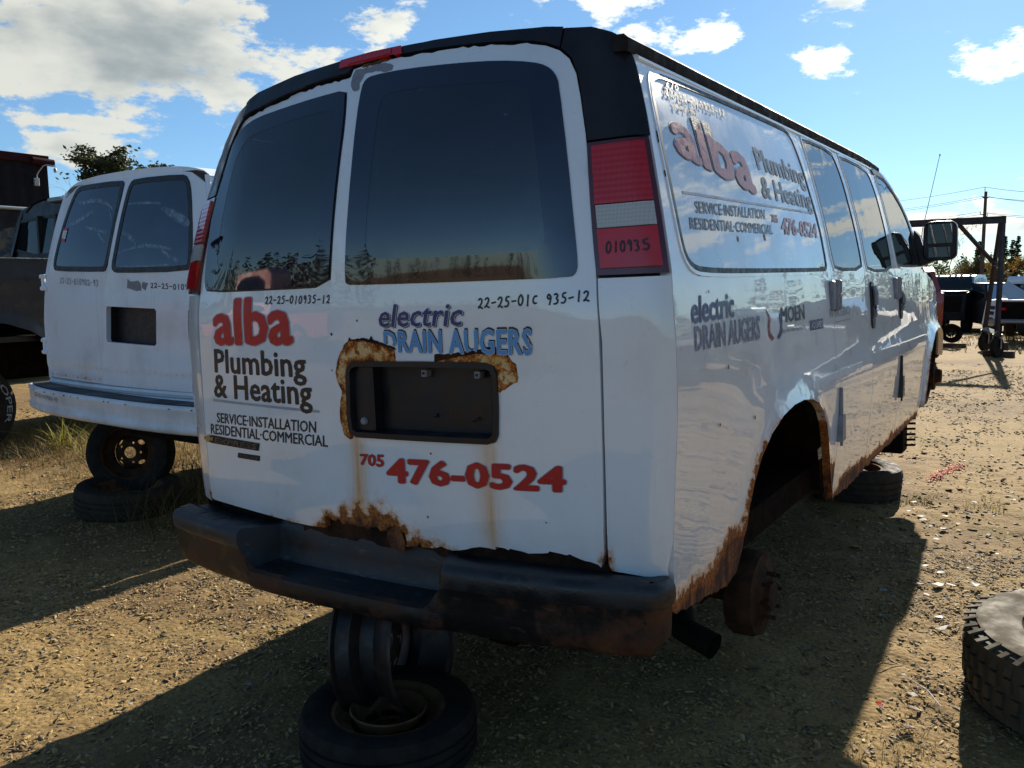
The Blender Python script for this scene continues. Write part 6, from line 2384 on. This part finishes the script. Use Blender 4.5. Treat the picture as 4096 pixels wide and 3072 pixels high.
def tree(name, label, loc, H, kind, leaf, seed, bark=BARK, group=None, cw=.3):
    rg = random.Random(seed)
    t = empty(name, loc, 0, label, 'tree', group)
    mb = MB()
    V, F = [], []
    tips = []
    if kind == 'conifer':
        mb.tube([(0, 0, -.1), (rg.uniform(-.1, .1), 0, H * .5), (0, rg.uniform(-.1, .1), H)], [H * .016, H * .010, .01], 6)
        nl = 26
        for i in range(nl):
            z = H * (.14 + .84 * i / nl)
            rad = H * cw * (1 - (i / nl)) ** .8 * rg.uniform(.6, 1.15) + .08
            for k in range(rg.randint(4, 6)):
                a = rg.uniform(0, 6.283)
                e = Vector((math.cos(a) * rad, math.sin(a) * rad, z - rad * .25))
                mb.tube([(0, 0, z), e], [.02, .006], 3, caps=False)
                for m in range(4):
                    f = .35 + .65 * m / 3
                    leaf_cards(V, F, (e.x * f, e.y * f, z + (e.z - z) * f), rad * .28, 6, H * .020 + .03, rg, .4)
    elif kind == 'pine':
        mb.tube([(0, 0, -.1), (.1, 0, H * .5), (0, .05, H * .96)], [H * .022, H * .015, .02], 8)
        for i in range(26):
            z = H * rg.uniform(.52, .97)
            rad = H * cw * rg.uniform(.35, 1.0) * (1.15 - abs(z / H - .75) * 2)
            a = rg.uniform(0, 6.283)
            e = Vector((math.cos(a) * rad, math.sin(a) * rad, z + rad * rg.uniform(.05, .45)))
            mb.tube([(0, 0, z), e * .5 + Vector((0, 0, z * .5)), e], [.06, .04, .015], 4, caps=False)
            for m in range(5):
                f = .4 + .6 * m / 4
                c = Vector((e.x * f, e.y * f, z + (e.z - z) * f)) + Vector((rg.gauss(0, .2), rg.gauss(0, .2), rg.gauss(0, .14)))
                leaf_cards(V, F, c, H * .055, 34, H * .016, rg, .45)
    elif kind == 'bare':
        grow(mb, (0, 0, -.1), (0, 0, 1), H * .42, H * .012, 4, rg, tips, .55, .25, (2, 4))
        for q, d in tips:
            if rg.random() < .5:
                leaf_cards(V, F, q, H * .05, 3, H * .014, rg)
    else:   # round broadleaf
        grow(mb, (0, 0, -.1), (0, 0, 1), H * .34, H * .018, 3, rg, tips, .8, .2, (3, 4))
        for q, d in tips:
            leaf_cards(V, F, q, H * .13, 44, H * .020, rg, .8)
    mb.build('trunk', bark, t)
    mesh_obj('crown', V, F, leaf, t, smooth=False)
    return t


tree('pine_tree', 'spreading dark pine showing above the roof of the old white van', (-41.8, 24, 0), 8.7, 'pine', PINELEAF, 3, cw=.27)
tree('pine_tree', 'small pine top just showing over the right half of the old van roof', (-38.2, 24.5, 0), 7.75, 'pine', PINELEAF, 8, cw=.14)
tree('scrub_tree', 'olive brown leafy tree beside the corner of the dark warehouse', (-47.2, 24.5, 0), 7.3, 'round', OLIVELEAF, 5)
tree('scrub_tree', 'low yellowing tree between the warehouse and the old van', (-45.2, 24, 0), 6.2, 'round', RUSSETLEAF, 6)
tree('bare_tree', 'thin leafless tree between the warehouse and the pine', (-44.6, 25, 0), 7.4, 'bare', OLIVELEAF, 12)
for i, (px, py, H, kind, leaf, bark, lab, cw) in enumerate((
        (-18.5, 128, 7.0, 'bare', OLIVELEAF, BIRCHBARK, 'thin bare tree just right of the van windscreen post', .2),
        (-16.2, 131, 7.6, 'bare', GOLDLEAF, BIRCHBARK, 'bare birch left of the wing mirror in the gantry gap', .2),
        (-13.4, 130, 8.0, 'bare', GOLDLEAF, BIRCHBARK, 'tall bare birch with few leaves below the wing mirror', .2),
        (-11.6, 133, 6.6, 'bare', OLIVELEAF, BIRCHBARK, 'bare birch behind the black truck roof', .2),
        (-10.2, 126, 4.6, 'round', OLIVELEAF, BARK, 'olive bush behind the black truck', .2),
        (-9.6, 128, 6.0, 'conifer', PINELEAF, BARK, 'dark spruce left of the utility pole', .16),
        (-8.7, 124, 4.9, 'round', GOLDLEAF, BARK, 'rounded golden tree left of the utility pole', .2),
        (-7.9, 126, 4.3, 'round', RUSSETLEAF, BARK, 'russet tree behind the utility pole', .2),
        (-6.9, 132, 6.6, 'conifer', PINELEAF, BARK, 'slim spruce right of the gantry post', .09),
        (-6.1, 133, 6.2, 'conifer', PINELEAF, BARK, 'ragged spruce second from the right edge', .11),
        (-5.3, 130, 6.5, 'conifer', PINELEAF, BARK, 'tall ragged spruce near the right edge', .12),
        (-4.6, 121, 4.6, 'round', GOLDLEAF, BARK, 'bright orange autumn tree at the right edge', .2),
        (-6.6, 118, 3.6, 'round', OLIVELEAF, BARK, 'olive thicket right of the gantry post', .2),
        (-12.6, 122, 3.2, 'round', RUSSETLEAF, BARK, 'low russet thicket behind the black truck cab', .2))):
    H *= 1.25
    tree({'bare': 'birch_tree', 'conifer': 'spruce_tree', 'round': 'autumn_tree'}[kind], lab, (px, py, -.72), H, kind, leaf, 40 + i, bark, 'trees along the far edge of the yard', cw)


def woods(name, label, arcs, seed):
    """far wood that reads as one mass, standing all round the yard"""
    rg = random.Random(seed)
    for leaf, share in ((PINELEAF, .5), (OLIVELEAF, .25), (RUSSETLEAF, .25)):
        V, F = [], []
        for (a0, a1, d0, d1, n, h0, h1) in arcs:
            for _ in range(int(n * share)):
                a, d = R(rg.uniform(a0, a1)), rg.uniform(d0, d1)
                x, y = d * math.sin(a), d * math.cos(a)
                H = rg.uniform(h0, h1) * (1.15 if leaf is PINELEAF else .85)
                w = H * rg.uniform(.18, .30)
                for k in range(130):
                    f = rg.random()
                    rr = w * ((1 - f) ** .7 if leaf is PINELEAF else math.sin(math.pi * (.15 + .8 * f))) * math.sqrt(rg.random())
                    q = rg.uniform(0, 6.283)
                    leaf_cards(V, F, (x + rr * math.cos(q), y + rr * math.sin(q), H * (.08 + .92 * f) - .7), .3, 1, H * .045, rg)
        o = mesh_obj(name, V, F, leaf, None, smooth=False)
        tag(o, label, None, None, 'stuff')


woods('distant_woods', 'mixed autumn woods closing the far side of the yard', [(1, 80, 85, 110, 190, 4.5, 8.0), (-9, 3, 138, 160, 60, 3.2, 5.6), (-16, 0, 128, 150, 130, 3.0, 5.2)], 2)
woods('woods', 'mixed autumn woods behind the viewer, seen only as reflections', [(80, 222, 80, 100, 240, 2.2, 4.0), (222, 284, 55, 72, 110, 5, 10.5)], 3)

# ================================================================== far right: gantry, pole, vehicles
GT = empty('gantry', (0, 0, 0), 0, 'brown steel lifting gantry on castors beyond the front of the plumbing van', 'gantry')


def beam(name, pts, w, d_, mat, parent):
    mb = MB()
    a, b = Vector(pts[0]), Vector(pts[1])
    t = (b - a)
    L = t.length
    q = t.to_track_quat('Z', 'Y').to_matrix().to_4x4()
    T = Matrix.Translation(a) @ q
    # I section
    for (x0, x1, y0, y1) in ((-w / 2, w / 2, -d_ / 2, -d_ / 2 + .016), (-w / 2, w / 2, d_ / 2 - .016, d_ / 2), (-.008, .008, -d_ / 2 + .016, d_ / 2 - .016)):
        mb.box(x0, x1, y0, y1, 0, L, T)
    return mb.build(name, mat, parent)


bm_ = MB()
for (z0, z1, hw_) in ((2.42, 2.432, .05), (2.538, 2.55, .05), (2.432, 2.538, .010)):
    bm_.box(-2.4, .60, 16.2 - hw_, 16.2 + hw_, z0, z1)
bm_.build('top_beam', GANTRYPAINT, GT)
for (x0, sg) in ((.55, 1), (-2.35, -1)):
    def bx(nm, a, b, w_):
        mb = MB()
        mb.tube([a, b], w_ * .56, 4)
        mb.build(nm, GANTRYPAINT, GT)
    bx('post', (x0 + .04, 15.7, .42), (x0, 16.17, 2.43), .085)
    bx('post', (x0 - .27 * sg, 17.1, .42), (x0 - .04 * sg, 16.24, 2.43), .075)
    bx('foot_beam', (x0 + .07, 15.5, .42), (x0 - .30 * sg, 17.25, .42), .10)
    bx('cross_tie', (x0 + .01, 15.98, 1.66), (x0 - .16, 16.72, 1.66), .06)
    bx('brace', (x0 - .12 * sg, 16.5, 1.68), (x0 - .72 * sg, 16.2, 2.43), .075)
    for (cx, cy, ww_) in ((x0 + .05, 15.65, .085), (x0 - .26 * sg, 17.1, .08)):
        g0 = gz(cx, cy)
        mb = MB()
        mb.lathe([(.10, -ww_ / 2), (.17, -ww_ / 2), (.185, -ww_ * .3), (.185, ww_ * .3), (.17, ww_ / 2), (.10, ww_ / 2), (0, ww_ / 2)], 24, Matrix.Translation((cx, cy, g0 + .185)) @ Matrix.Rotation(R(90), 4, 'Y') @ Matrix.Rotation(R(25), 4, 'X'))
        cw_ = mb.build('castor', RUBBER, GT)
        mb = MB()
        mb.box(cx - .075, cx - .06, cy - .05, cy + .05, g0 + .16, .41)
        mb.box(cx + .06, cx + .075, cy - .05, cy + .05, g0 + .16, .41)
        mb.build('castor_fork', GALV, cw_)
wheel_thing('steel_rim', 'black steel wheel rim with round holes leaning on a timber beyond the van', (-.40, 18.0, .275), (R(80), 0, R(-8)), None, .17, .185, rim=UNDER, cat='wheel rim', holes=12, hole_r=.022, hole_at=.72, hub=.035, disc_z=.5)


def timber(label, loc, rz, L, w, h_):
    mb = MB()
    mb.box(-L / 2, L / 2, -w / 2, w / 2, 0, h_, bev=.006)
    o = mb.build('timber_block', WOODDARK, None)
    o.location = loc
    o.rotation_euler = (0, 0, rz)
    tag(o, label, 'timber')


timber('long dark timber under the leaning black wheel rim', (-.42, 18.02, gz(-.42, 18) - .01), R(3), .62, .16, .10)
timber('dark timber block at the foot of the gantry post', (.62, 15.9, gz(.62, 15.9) - .01), R(-6), .50, .16, .12)
timber('short timber standing on the block by the gantry post', (.66, 16.3, gz(.62, 16.2) + .02), R(20), .14, .14, .22)

UP = empty('utility_pole', (-3.46, 60, -.75), 0, 'wooden utility pole with crossarms rising behind the gantry', 'utility pole')
mb = MB()
mb.tube([(.02, 0, -.2), (0, 0, 4.0), (0, 0, 7.68)], [.13, .115, .09], 10)
mb.build('pole', POLEWOOD, UP)
mb = MB()
mb.tube([(-.05, 0, 7.5), (-.06, 0, 7.98)], .022, 6)
mb.build('top_pin', POLEWOOD, UP)
mb = MB()
mb.tube([(0, 0, 7.22), (-.19, -.1, 7.38)], .035, 6)
mb.tube([(0, 0, 7.22), (.19, .1, 7.36)], .035, 6)
mb.build('insulator_bracket', POLEWOOD, UP)
mb = MB()
mb.tube([(0, 0, 6.20), (-.25, -.1, 6.28), (-.25, -.1, 6.43)], .03, 6)
mb.tube([(0, 0, 6.12), (.14, .08, 6.14), (.14, .08, 6.30)], .03, 6)
mb.build('insulator_bracket', POLEWOOD, UP)
for k, (a, b, c) in enumerate((((-9.39, 72, 8.11), (-3.53, 60, 7.22), (-1.09, 54, 6.54)), ((-9.36, 72, 7.43), (-3.65, 59.9, 6.64), (-1.07, 54, 6.06)), ((-9.36, 72, 7.30), (-3.27, 60.1, 6.60), (-1.06, 54, 6.0)), ((-9.32, 72, 6.37), (-3.71, 59.9, 5.68), (-1.02, 54, 5.19)), ((-9.31, 72, 6.22), (-3.32, 60.1, 5.56), (-1.02, 54, 5.1)))):
    a, b, c = Vector(a), Vector(b), Vector(c)
    # carry on past the frame on both sides
    a2, c2 = b + (a - b) * 3.2, b + (c - b) * 4.0
    mb = MB()
    for (p, q) in ((b, a2), (b, c2)):
        mb.tube([p + (q - p) * t - Vector((0, 0, 1.1 * (t * (1 - t)) * 1.4)) for t in np.linspace(0, 1, 14)], .013, 4)
    o = mb.build('overhead_wire', BLACKTRIM, None)
    tag(o, ('topmost overhead wire meeting the pin of the utility pole', 'upper of the pair of wires on the high bracket of the pole', 'lower of the pair of wires on the high bracket of the pole', 'upper of the pair of wires on the low bracket of the pole', 'lower of the pair of wires on the low bracket of the pole')[k], 'wire', 'wires on the utility pole')

# black truck with amber roof lamps
TK = vehicle('truck', 'black pickup with amber roof lamps and missing grille far beyond the van', 'truck', (-2.55, 38.6, -.74), R(172), 2.0,
             [(-2.6, .55), (2.6, .50), (2.66, .9), (2.62, 1.48), (2.45, 1.62), (1.3, 1.74), (-2.6, 1.70)], [(-1.2, 1.70), (1.35, 1.72), (.72, 2.26), (.45, 2.32), (-1.0, 2.33), (-1.2, 2.2)],
             [[(-1.0, 1.80), (1.1, 1.80), (.62, 2.2), (-1.0, 2.22)]], SCRAPDARK, wheels=((-1.7, .42, .42, .28), (1.75, .42, .42, .28)), front=((1.33, 1.75), (.76, 2.25)), back=((-1.21, 1.8), (-1.21, 2.2)), tum=.22, roof_mat=GREYCAR)  # pale cab colour stands in for sunlight on the roof and posts
for x in (-.62, -.28, -.06, .16, .60):
    mb = MB()
    mb.box(x - .05, x + .05, .40, .52, 2.31, 2.37, bev=.02)
    mb.build('roof_lamp', AMBER, TK)
mb = MB()
mb.box(-.86, .86, 2.50, 2.672, .85, 1.50, bev=.03)
mb.build('engine_bay', UNDER, TK)
mb = MB()
mb.box(-.95, .95, 1.6, 2.5, 1.665, 1.69, bev=.01)
mb.build('lit_bonnet_edge', GALV, TK)  # pale sheet added in place of the sunlit edge of the bonnet
vehicle('suv', 'dark car with pale windows between the black truck and the gantry', 'car', (-.75, 36.5, -.74), R(200), 1.8, [(-2.2, .4), (2.2, .4), (2.2, .95), (1.4, 1.2), (-2.2, 1.25)], [(-2.1, 1.25), (1.3, 1.22), (.5, 1.98), (-1.9, 2.0)], [[(-1.9, 1.32), (1.0, 1.32), (.45, 1.85), (-1.8, 1.88)]], SCRAPDARK, wheels=((-1.4, .35, .35, .22), (1.4, .35, .35, .22)), front=((1.28, 1.28), (.55, 1.92)))
# red car nose-on, mostly hidden by the van
RC = vehicle('red_car', 'dull red hatchback mostly hidden by the front of the plumbing van', 'car', (-1.12, 13.7, .08), R(10), 1.96, [(-1.1, .60), (3.0, .60), (3.0, 1.05), (2.0, 1.15), (-1.15, 1.12), (-1.2, .9)], [(-1.13, 1.12), (1.9, 1.12), (1.0, 1.50), (-.75, 1.52), (-1.0, 1.45)], [[(-.8, 1.18), (1.3, 1.18), (.9, 1.44), (-.7, 1.45)]], REDCAR, wheels=((-.3, .36, .33, .2), (2.2, .36, .33, .2)), back=((-1.13, 1.16), (-1.0, 1.44)), tum=.3)
# wrecked silver pickup at the right edge
WR = vehicle('wrecked_pickup', 'wrecked silver pickup with exposed seat and scrap in its bed at the right edge', 'pickup truck', (1.15, 21.6, -.08), R(-3), 1.9, [(-1.9, .50), (2.4, .45), (2.5, .85), (1.5, 1.02), (-1.9, 1.02)], [(.1, 1.02), (1.45, 1.02), (.9, 1.52), (.2, 1.54), (.1, 1.46)], [[(.25, 1.08), (1.2, 1.08), (.85, 1.44), (.3, 1.46)]], GREYCAR, wheels=((-1.2, .33, .33, .2), (1.6, .33, .33, .2)), front=((1.42, 1.06), (.93, 1.50)), tum=.2, roof_mat=WHITE2)
mb = MB()
mb.box(-.80, .80, .02, .095, 1.03, 1.36)
mb.build('cab_opening', UNDER, WR)
for x in (-.42, .42):
    mb = MB()
    mb.box(x - .20, x + .20, -.12, .0, .98, 1.24, bev=.06)
    mb.box(x - .11, x + .11, -.10, -.02, 1.23, 1.36, bev=.045)
    mb.build('seat', SEATFOAM, WR)
mb = MB()
mb.box(-.86, .86, -1.925, -1.86, .60, .98, bev=.02)
mb.build('tailgate_opening', UNDER, WR)
mb = MB()
mb.box(-.95, .98, -2.06, -1.92, .50, .60, bev=.03)
mb.build('rear_bumper', GALV, WR)
for k, (m_, lab, dx_) in enumerate(((GREYCAR, 'silver scrap panel leaning in the bed of the wrecked pickup', -.5), (UNDER, 'black scrap panel lying across the bed of the wrecked pickup', .1), (WHITE2, 'white scrap panel at the right of the wrecked pickup bed', .55))):
    mb = MB()
    T = Matrix.Translation((dx_, -1.1 + .2 * k, 1.08)) @ Matrix.Rotation((.6, -.2, .5)[k], 4, 'Y') @ Matrix.Rotation((.5, -.3, .4)[k], 4, 'X')
    mb.box(-.42, .42, -.30, .30, -.012, .012, T)
    o = mb.build('sheet_metal_scrap', m_, None)
    o.location = WR.location
    tag(o, lab, 'scrap panel', 'scrap panels in the wrecked pickup')
TL = MB()
TL.box(-.13, .13, -.05, .05, .45, 1.02, bev=.03)
tlo = TL.build('tail_lamp_panel', WHITE2, WR)
tlo.location = (-.98, -1.95, 0)
tlo.rotation_euler = (0, R(8), 0)
for z in (.60, .74, .86):
    mb = MB()
    mb.box(-.07, .07, -.056, -.046, z - .04, z + .04, bev=.004)
    mb.build('lens', GASKET, tlo)
mb = MB()
mb.box(-.72, -.58, -1.95, -1.90, .78, .86, bev=.02)
mb.build('brake_lamp', REDLENS2, WR)

for (x, y, rz_, m_, lab) in ((2.6, 27, 172, SCRAPDARK, 'black sedan behind the wrecked silver pickup'), (-4.6, 40, 165, SCRAPDARK, 'dark pickup behind the red car and left of the black truck'), (1.0, 30, 176, SCRAPDARK, 'tall dark car just behind the wrecked silver pickup'), (2.2, 36, 168, REDCAR, 'dull red car at the far right behind the wrecked pickup'), (.5, 41, 190, SCRAPDARK, 'dark car far behind the gantry foot')):
    vehicle('scrap_car', lab, 'car', (x, y, gz(x, y) - .02), R(rz_), 1.85, [(-2.2, .35), (2.2, .33), (2.25, .8), (1.35, 1.0), (-2.2, 1.02)], [(-1.9, 1.02), (1.3, .99), (.55, 1.50), (-1.3, 1.52), (-1.7, 1.4)], [[(-1.5, 1.08), (1.0, 1.06), (.5, 1.42), (-1.2, 1.44)]], m_, wheels=((-1.4, .32, .32, .2), (1.4, .32, .32, .2)), front=((1.28, 1.03), (.60, 1.46)), back=((-1.9, 1.06), (-1.7, 1.38)), group='scrap cars along the horizon', tum=.2)

# vehicles beside the viewer that only their reflections show
for (loc, rz, m_, lab) in (((9.0, 6.5, 0), R(95), SCRAPDARK, 'black pickup parked in the right hand row'), ((7.4, 11.0, 0), R(100), SCRAPDARK, 'dark pickup third in the right hand row'), ((6.4, 15.5, 0), R(80), GREYCAR, 'silver pickup further along the right hand row'), ((8.5, 1.2, 0), R(80), REDCAR, 'red pickup parked beside the viewer'),
                          ((5.6, 20.0, 0), R(95), SCRAPDARK, 'dark pickup near the far end of the right hand row'), ((5.2, 25.5, -.2), R(85), SCRAPDARK, 'dark pickup at the far end of the right hand row'), ((9.5, 25.0, -.2), R(85), REDCAR, 'red pickup behind the right hand row'), ((-10.5, -6.6, 0), R(60), REDCAR, 'red pickup parked behind the viewer')):
    vehicle('parked_pickup', lab, 'pickup truck', loc, rz, 1.9, [(-2.5, .45), (2.4, .45), (2.5, .9), (1.4, 1.08), (-2.5, 1.08)], [(-.6, 1.08), (1.4, 1.08), (.75, 1.72), (-.45, 1.76), (-.6, 1.66)], [[(-.4, 1.15), (1.15, 1.15), (.7, 1.64), (-.4, 1.66)]], m_, wheels=((-1.6, .36, .36, .22), (1.65, .36, .36, .22)), front=((1.38, 1.13), (.79, 1.68)), group='vehicles seen only as reflections')

# ================================================================== small things on the ground
def shard(x, y, s, mat, label, cat, group, seed, lift=.012, name='plastic_shard'):
    s *= .8
    rg = random.Random(seed)
    n = rg.randint(4, 6)
    poly = []
    for k in range(n):
        a = 2 * math.pi * k / n + rg.uniform(-.3, .3)
        r_ = s * rg.uniform(.55, 1.0)
        poly.append((r_ * math.cos(a) * 1.25, r_ * math.sin(a) * .8))
    mb = MB()
    top = [(a, b, .003 + .12 * s * ((a / s) ** 2 - .3)) for a, b in poly]
    mb.add(top + [(a, b, c - .003) for a, b, c in top], [tuple(range(n)), tuple(range(2 * n - 1, n - 1, -1))] + [(i, n + i, n + (i + 1) % n, (i + 1) % n) for i in range(n)])
    o = mb.build(name, mat, None, smooth=False)
    o.location = (x, y, gz(x, y) + lift)
    o.rotation_euler = (rg.uniform(-.25, .25), rg.uniform(-.25, .25), rg.uniform(0, 6))
    tag(o, label, cat, group)


for i, (x, y, s, lab) in enumerate(((1.31, 2.38, .045, 'largest flat piece of white plastic beyond the mud tyre'), (1.24, 2.35, .032, 'long white plastic sliver at the edge of the van shadow'), (1.39, 1.87, .046, 'crumpled white plastic piece nearest the mud tyre'), (1.36, 1.98, .038, 'thin white plastic strip just beyond the crumpled piece by the mud tyre'),
                                    (1.45, 2.44, .04, 'folded pale plastic piece directly behind the mud tyre'), (1.30, 2.57, .030, 'greyish plastic flake farthest up the row beyond the mud tyre'), (.98, 3.89, .03, 'white plastic piece beside the tyre under the front of the van'), (1.21, 3.36, .03, 'white plastic piece in the sun at the tip of the van shadow'), (1.16, 2.13, .022, 'pale plastic piece lying inside the van shadow'))):
    shard(x, y, s, SHARD, lab, 'plastic shard', 'broken plastic on the gravel', i)
V, F = [], []
rg = random.Random(17)
for (x, y, s) in ((1.22, 2.62, .022), (1.36, 2.41, .024), (1.28, 2.23, .018), (1.41, 2.67, .018), (1.11, 2.17, .020), (1.33, 1.33, .010), (1.38, 1.19, .018), (1.16, 1.87, .016), (1.07, 3.57, .022), (1.09, 3.49, .024), (1.19, 3.64, .02), (1.30, 4.07, .022), (1.33, 4.78, .022), (.99, 3.62, .016), (1.21, 3.10, .018), (1.51, 4.25, .02), (.95, 2.6, .012), (-.6, .0, .014), (-.85, -.3, .012), (-1.2, .9, .012), (-2.0, .63, .016), (-1.52, .66, .014), (1.36, 2.2, .012), (1.44, 3.4, .014), (1.5, 3.0, .012), (1.42, 2.9, .010)):
    k = len(V)
    for q in range(5):
        a = q * 1.2566 + rg.random() * .5
        V.append((x + s * math.cos(a), y + s * .7 * math.sin(a), gz(x, y) + .014 + rg.uniform(-.004, .006)))
    F.append((k, k + 1, k + 2, k + 3, k + 4))
tag(mesh_obj('plastic_chips', V, F, SHARD, None, smooth=False), 'tiny pale plastic chips scattered over the gravel', None, None, 'stuff')
shard(1.30, 1.06, .022, REDSHARD, 'translucent red lens fragment on the gravel by the edge of the van shadow', 'lens fragment', None, 77)
for i, (x, y, s, lab) in enumerate(((1.40, 1.09, .03, 'dark curled leaf between the red lens fragment and the mud tyre'), (1.40, .95, .03, 'brown leaf below the red lens fragment in front of the mud tyre'), (1.32, .74, .022, 'curled brown leaf nearest the bottom edge right of the van shadow'))):
    shard(x, y, s, LEAFBROWN, lab, 'leaf', 'brown leaves in front of the mud tyre', 200 + i, .015, 'dry_leaf')


def stick(pts, r, label, mat=STRAW):
    mb = MB()
    mb.tube([(x, y, gz(x, y) + .014 + .01 * math.sin(i * 2)) for i, (x, y) in enumerate(pts)], r, 5)
    o = mb.build('dry_stalk', mat, None)
    tag(o, label, 'stalk')


stick([(1.22, 1.32), (1.25, 1.36), (1.28, 1.40), (1.305, 1.46)], .0022, 'pale dry stalk crossing the edge of the van shadow')
stick([(-.78, -.29), (-.71, -.30), (-.63, -.35)], .003, 'pale dry stalk on the shaded ground in front of the sunlit strip')
stick([(-1.0, -.44), (-.97, -.46), (-.93, -.47)], .003, 'short dry stalk at the lower edge of the sunlit strip')
stick([(1.36, 1.30), (1.42, 1.22), (1.47, 1.16)], .002, 'thin dry stalk near the mud tyre', WHITEVINYL)

# sprayed orange line: only the tops of the stones took the paint
rg = random.Random(6)
V, F = [], []
for _ in range(420):
    t = rg.random()
    x = .985 + .12 * t + rg.gauss(0, .022)
    y = 4.62 + .62 * t + rg.gauss(0, .05)
    s = rg.uniform(.003, .009)
    k = len(V)
    z = gz(x, y) + .008
    for q in range(5):
        a = q * 1.2566 + rg.random()
        V.append((x + s * math.cos(a), y + s * 1.5 * math.sin(a), z + rg.uniform(-.003, .006)))
    F.append((k, k + 1, k + 2, k + 3, k + 4))
tag(mesh_obj('paint_mark', V, F, ORANGEPAINT, None, smooth=False), 'orange spray paint line across the gravel beyond the van', None, None, 'stuff')

rg = random.Random(31)
sp = [(rg.uniform(-7.5, -4.1), rg.uniform(1.6, 4.5)) for _ in range(260)] + [(rg.uniform(-4.9, -2.3), rg.uniform(1.3, 4.2)) for _ in range(110)] + [(rg.uniform(-6.2, -4.2), rg.uniform(1.2, 2.3)) for _ in range(70)]
grass_mesh('dry_grass', sp, STRAW, 'dry straw grass on the ground around the left vehicles', .05, .22, 14, .22, 1.0, .003, 1)
grass_mesh('grass', [(-5.55, 1.94), (-5.5, 1.99), (-5.6, 2.0), (-5.2, 2.2), (-5.0, 1.92)], GREENGRASS, 'sunlit yellow green grass tuft left of the old van', .15, .42, 26, .10, .9, .006, 2)
grass_mesh('weeds', [(-2.76, 1.05), (-3.0, 1.5), (-2.9, 1.3), (-2.6, .95), (-2.7, 1.5), (-2.5, 1.2), (-2.85, .9), (-3.6, 1.9), (-4.0, 1.9)], OLIVELEAF, 'straggling dry weeds beside the old van', .12, .45, 22, .16, 1.0, .003, 3)
sp = [(rg.uniform(-4.0, 2.4), rg.uniform(-.6, 3.6)) for _ in range(330)]
grass_mesh('straw', sp, STRAW, 'loose straw lying in the near gravel', .004, .022, 16, .16, 3.2, .0016, 4)
sp = [(1.42 + rg.gauss(0, .05), .86 + rg.gauss(0, .14)) for _ in range(9)] + [(1.30 + rg.gauss(0, .1), .72 + rg.gauss(0, .06)) for _ in range(6)]
grass_mesh('grass_tufts', sp, STRAW, 'small dry grass tufts in front of the mud tyre', .01, .06, 12, .04, 1.2, .0014, 5)
sp = [(1.38 + rg.gauss(0, .05), 4.0 + rg.gauss(0, .08)) for _ in range(9)] + [(1.0 + rg.gauss(0, .06), 3.95 + rg.gauss(0, .1)) for _ in range(7)]
grass_mesh('green_tufts', sp, GREENGRASS, 'low green tufts on the sunlit gravel right of the van', .01, .05, 16, .06, 1.0, .0025, 6)
sp = [(rg.uniform(-1.2, 4.5), rg.uniform(16.5, 34)) for _ in range(160)]
grass_mesh('yard_grass', sp, STRAW, 'dry yellow grass under the far vehicles', .05, .2, 14, .5, 1.0, .012, 7)
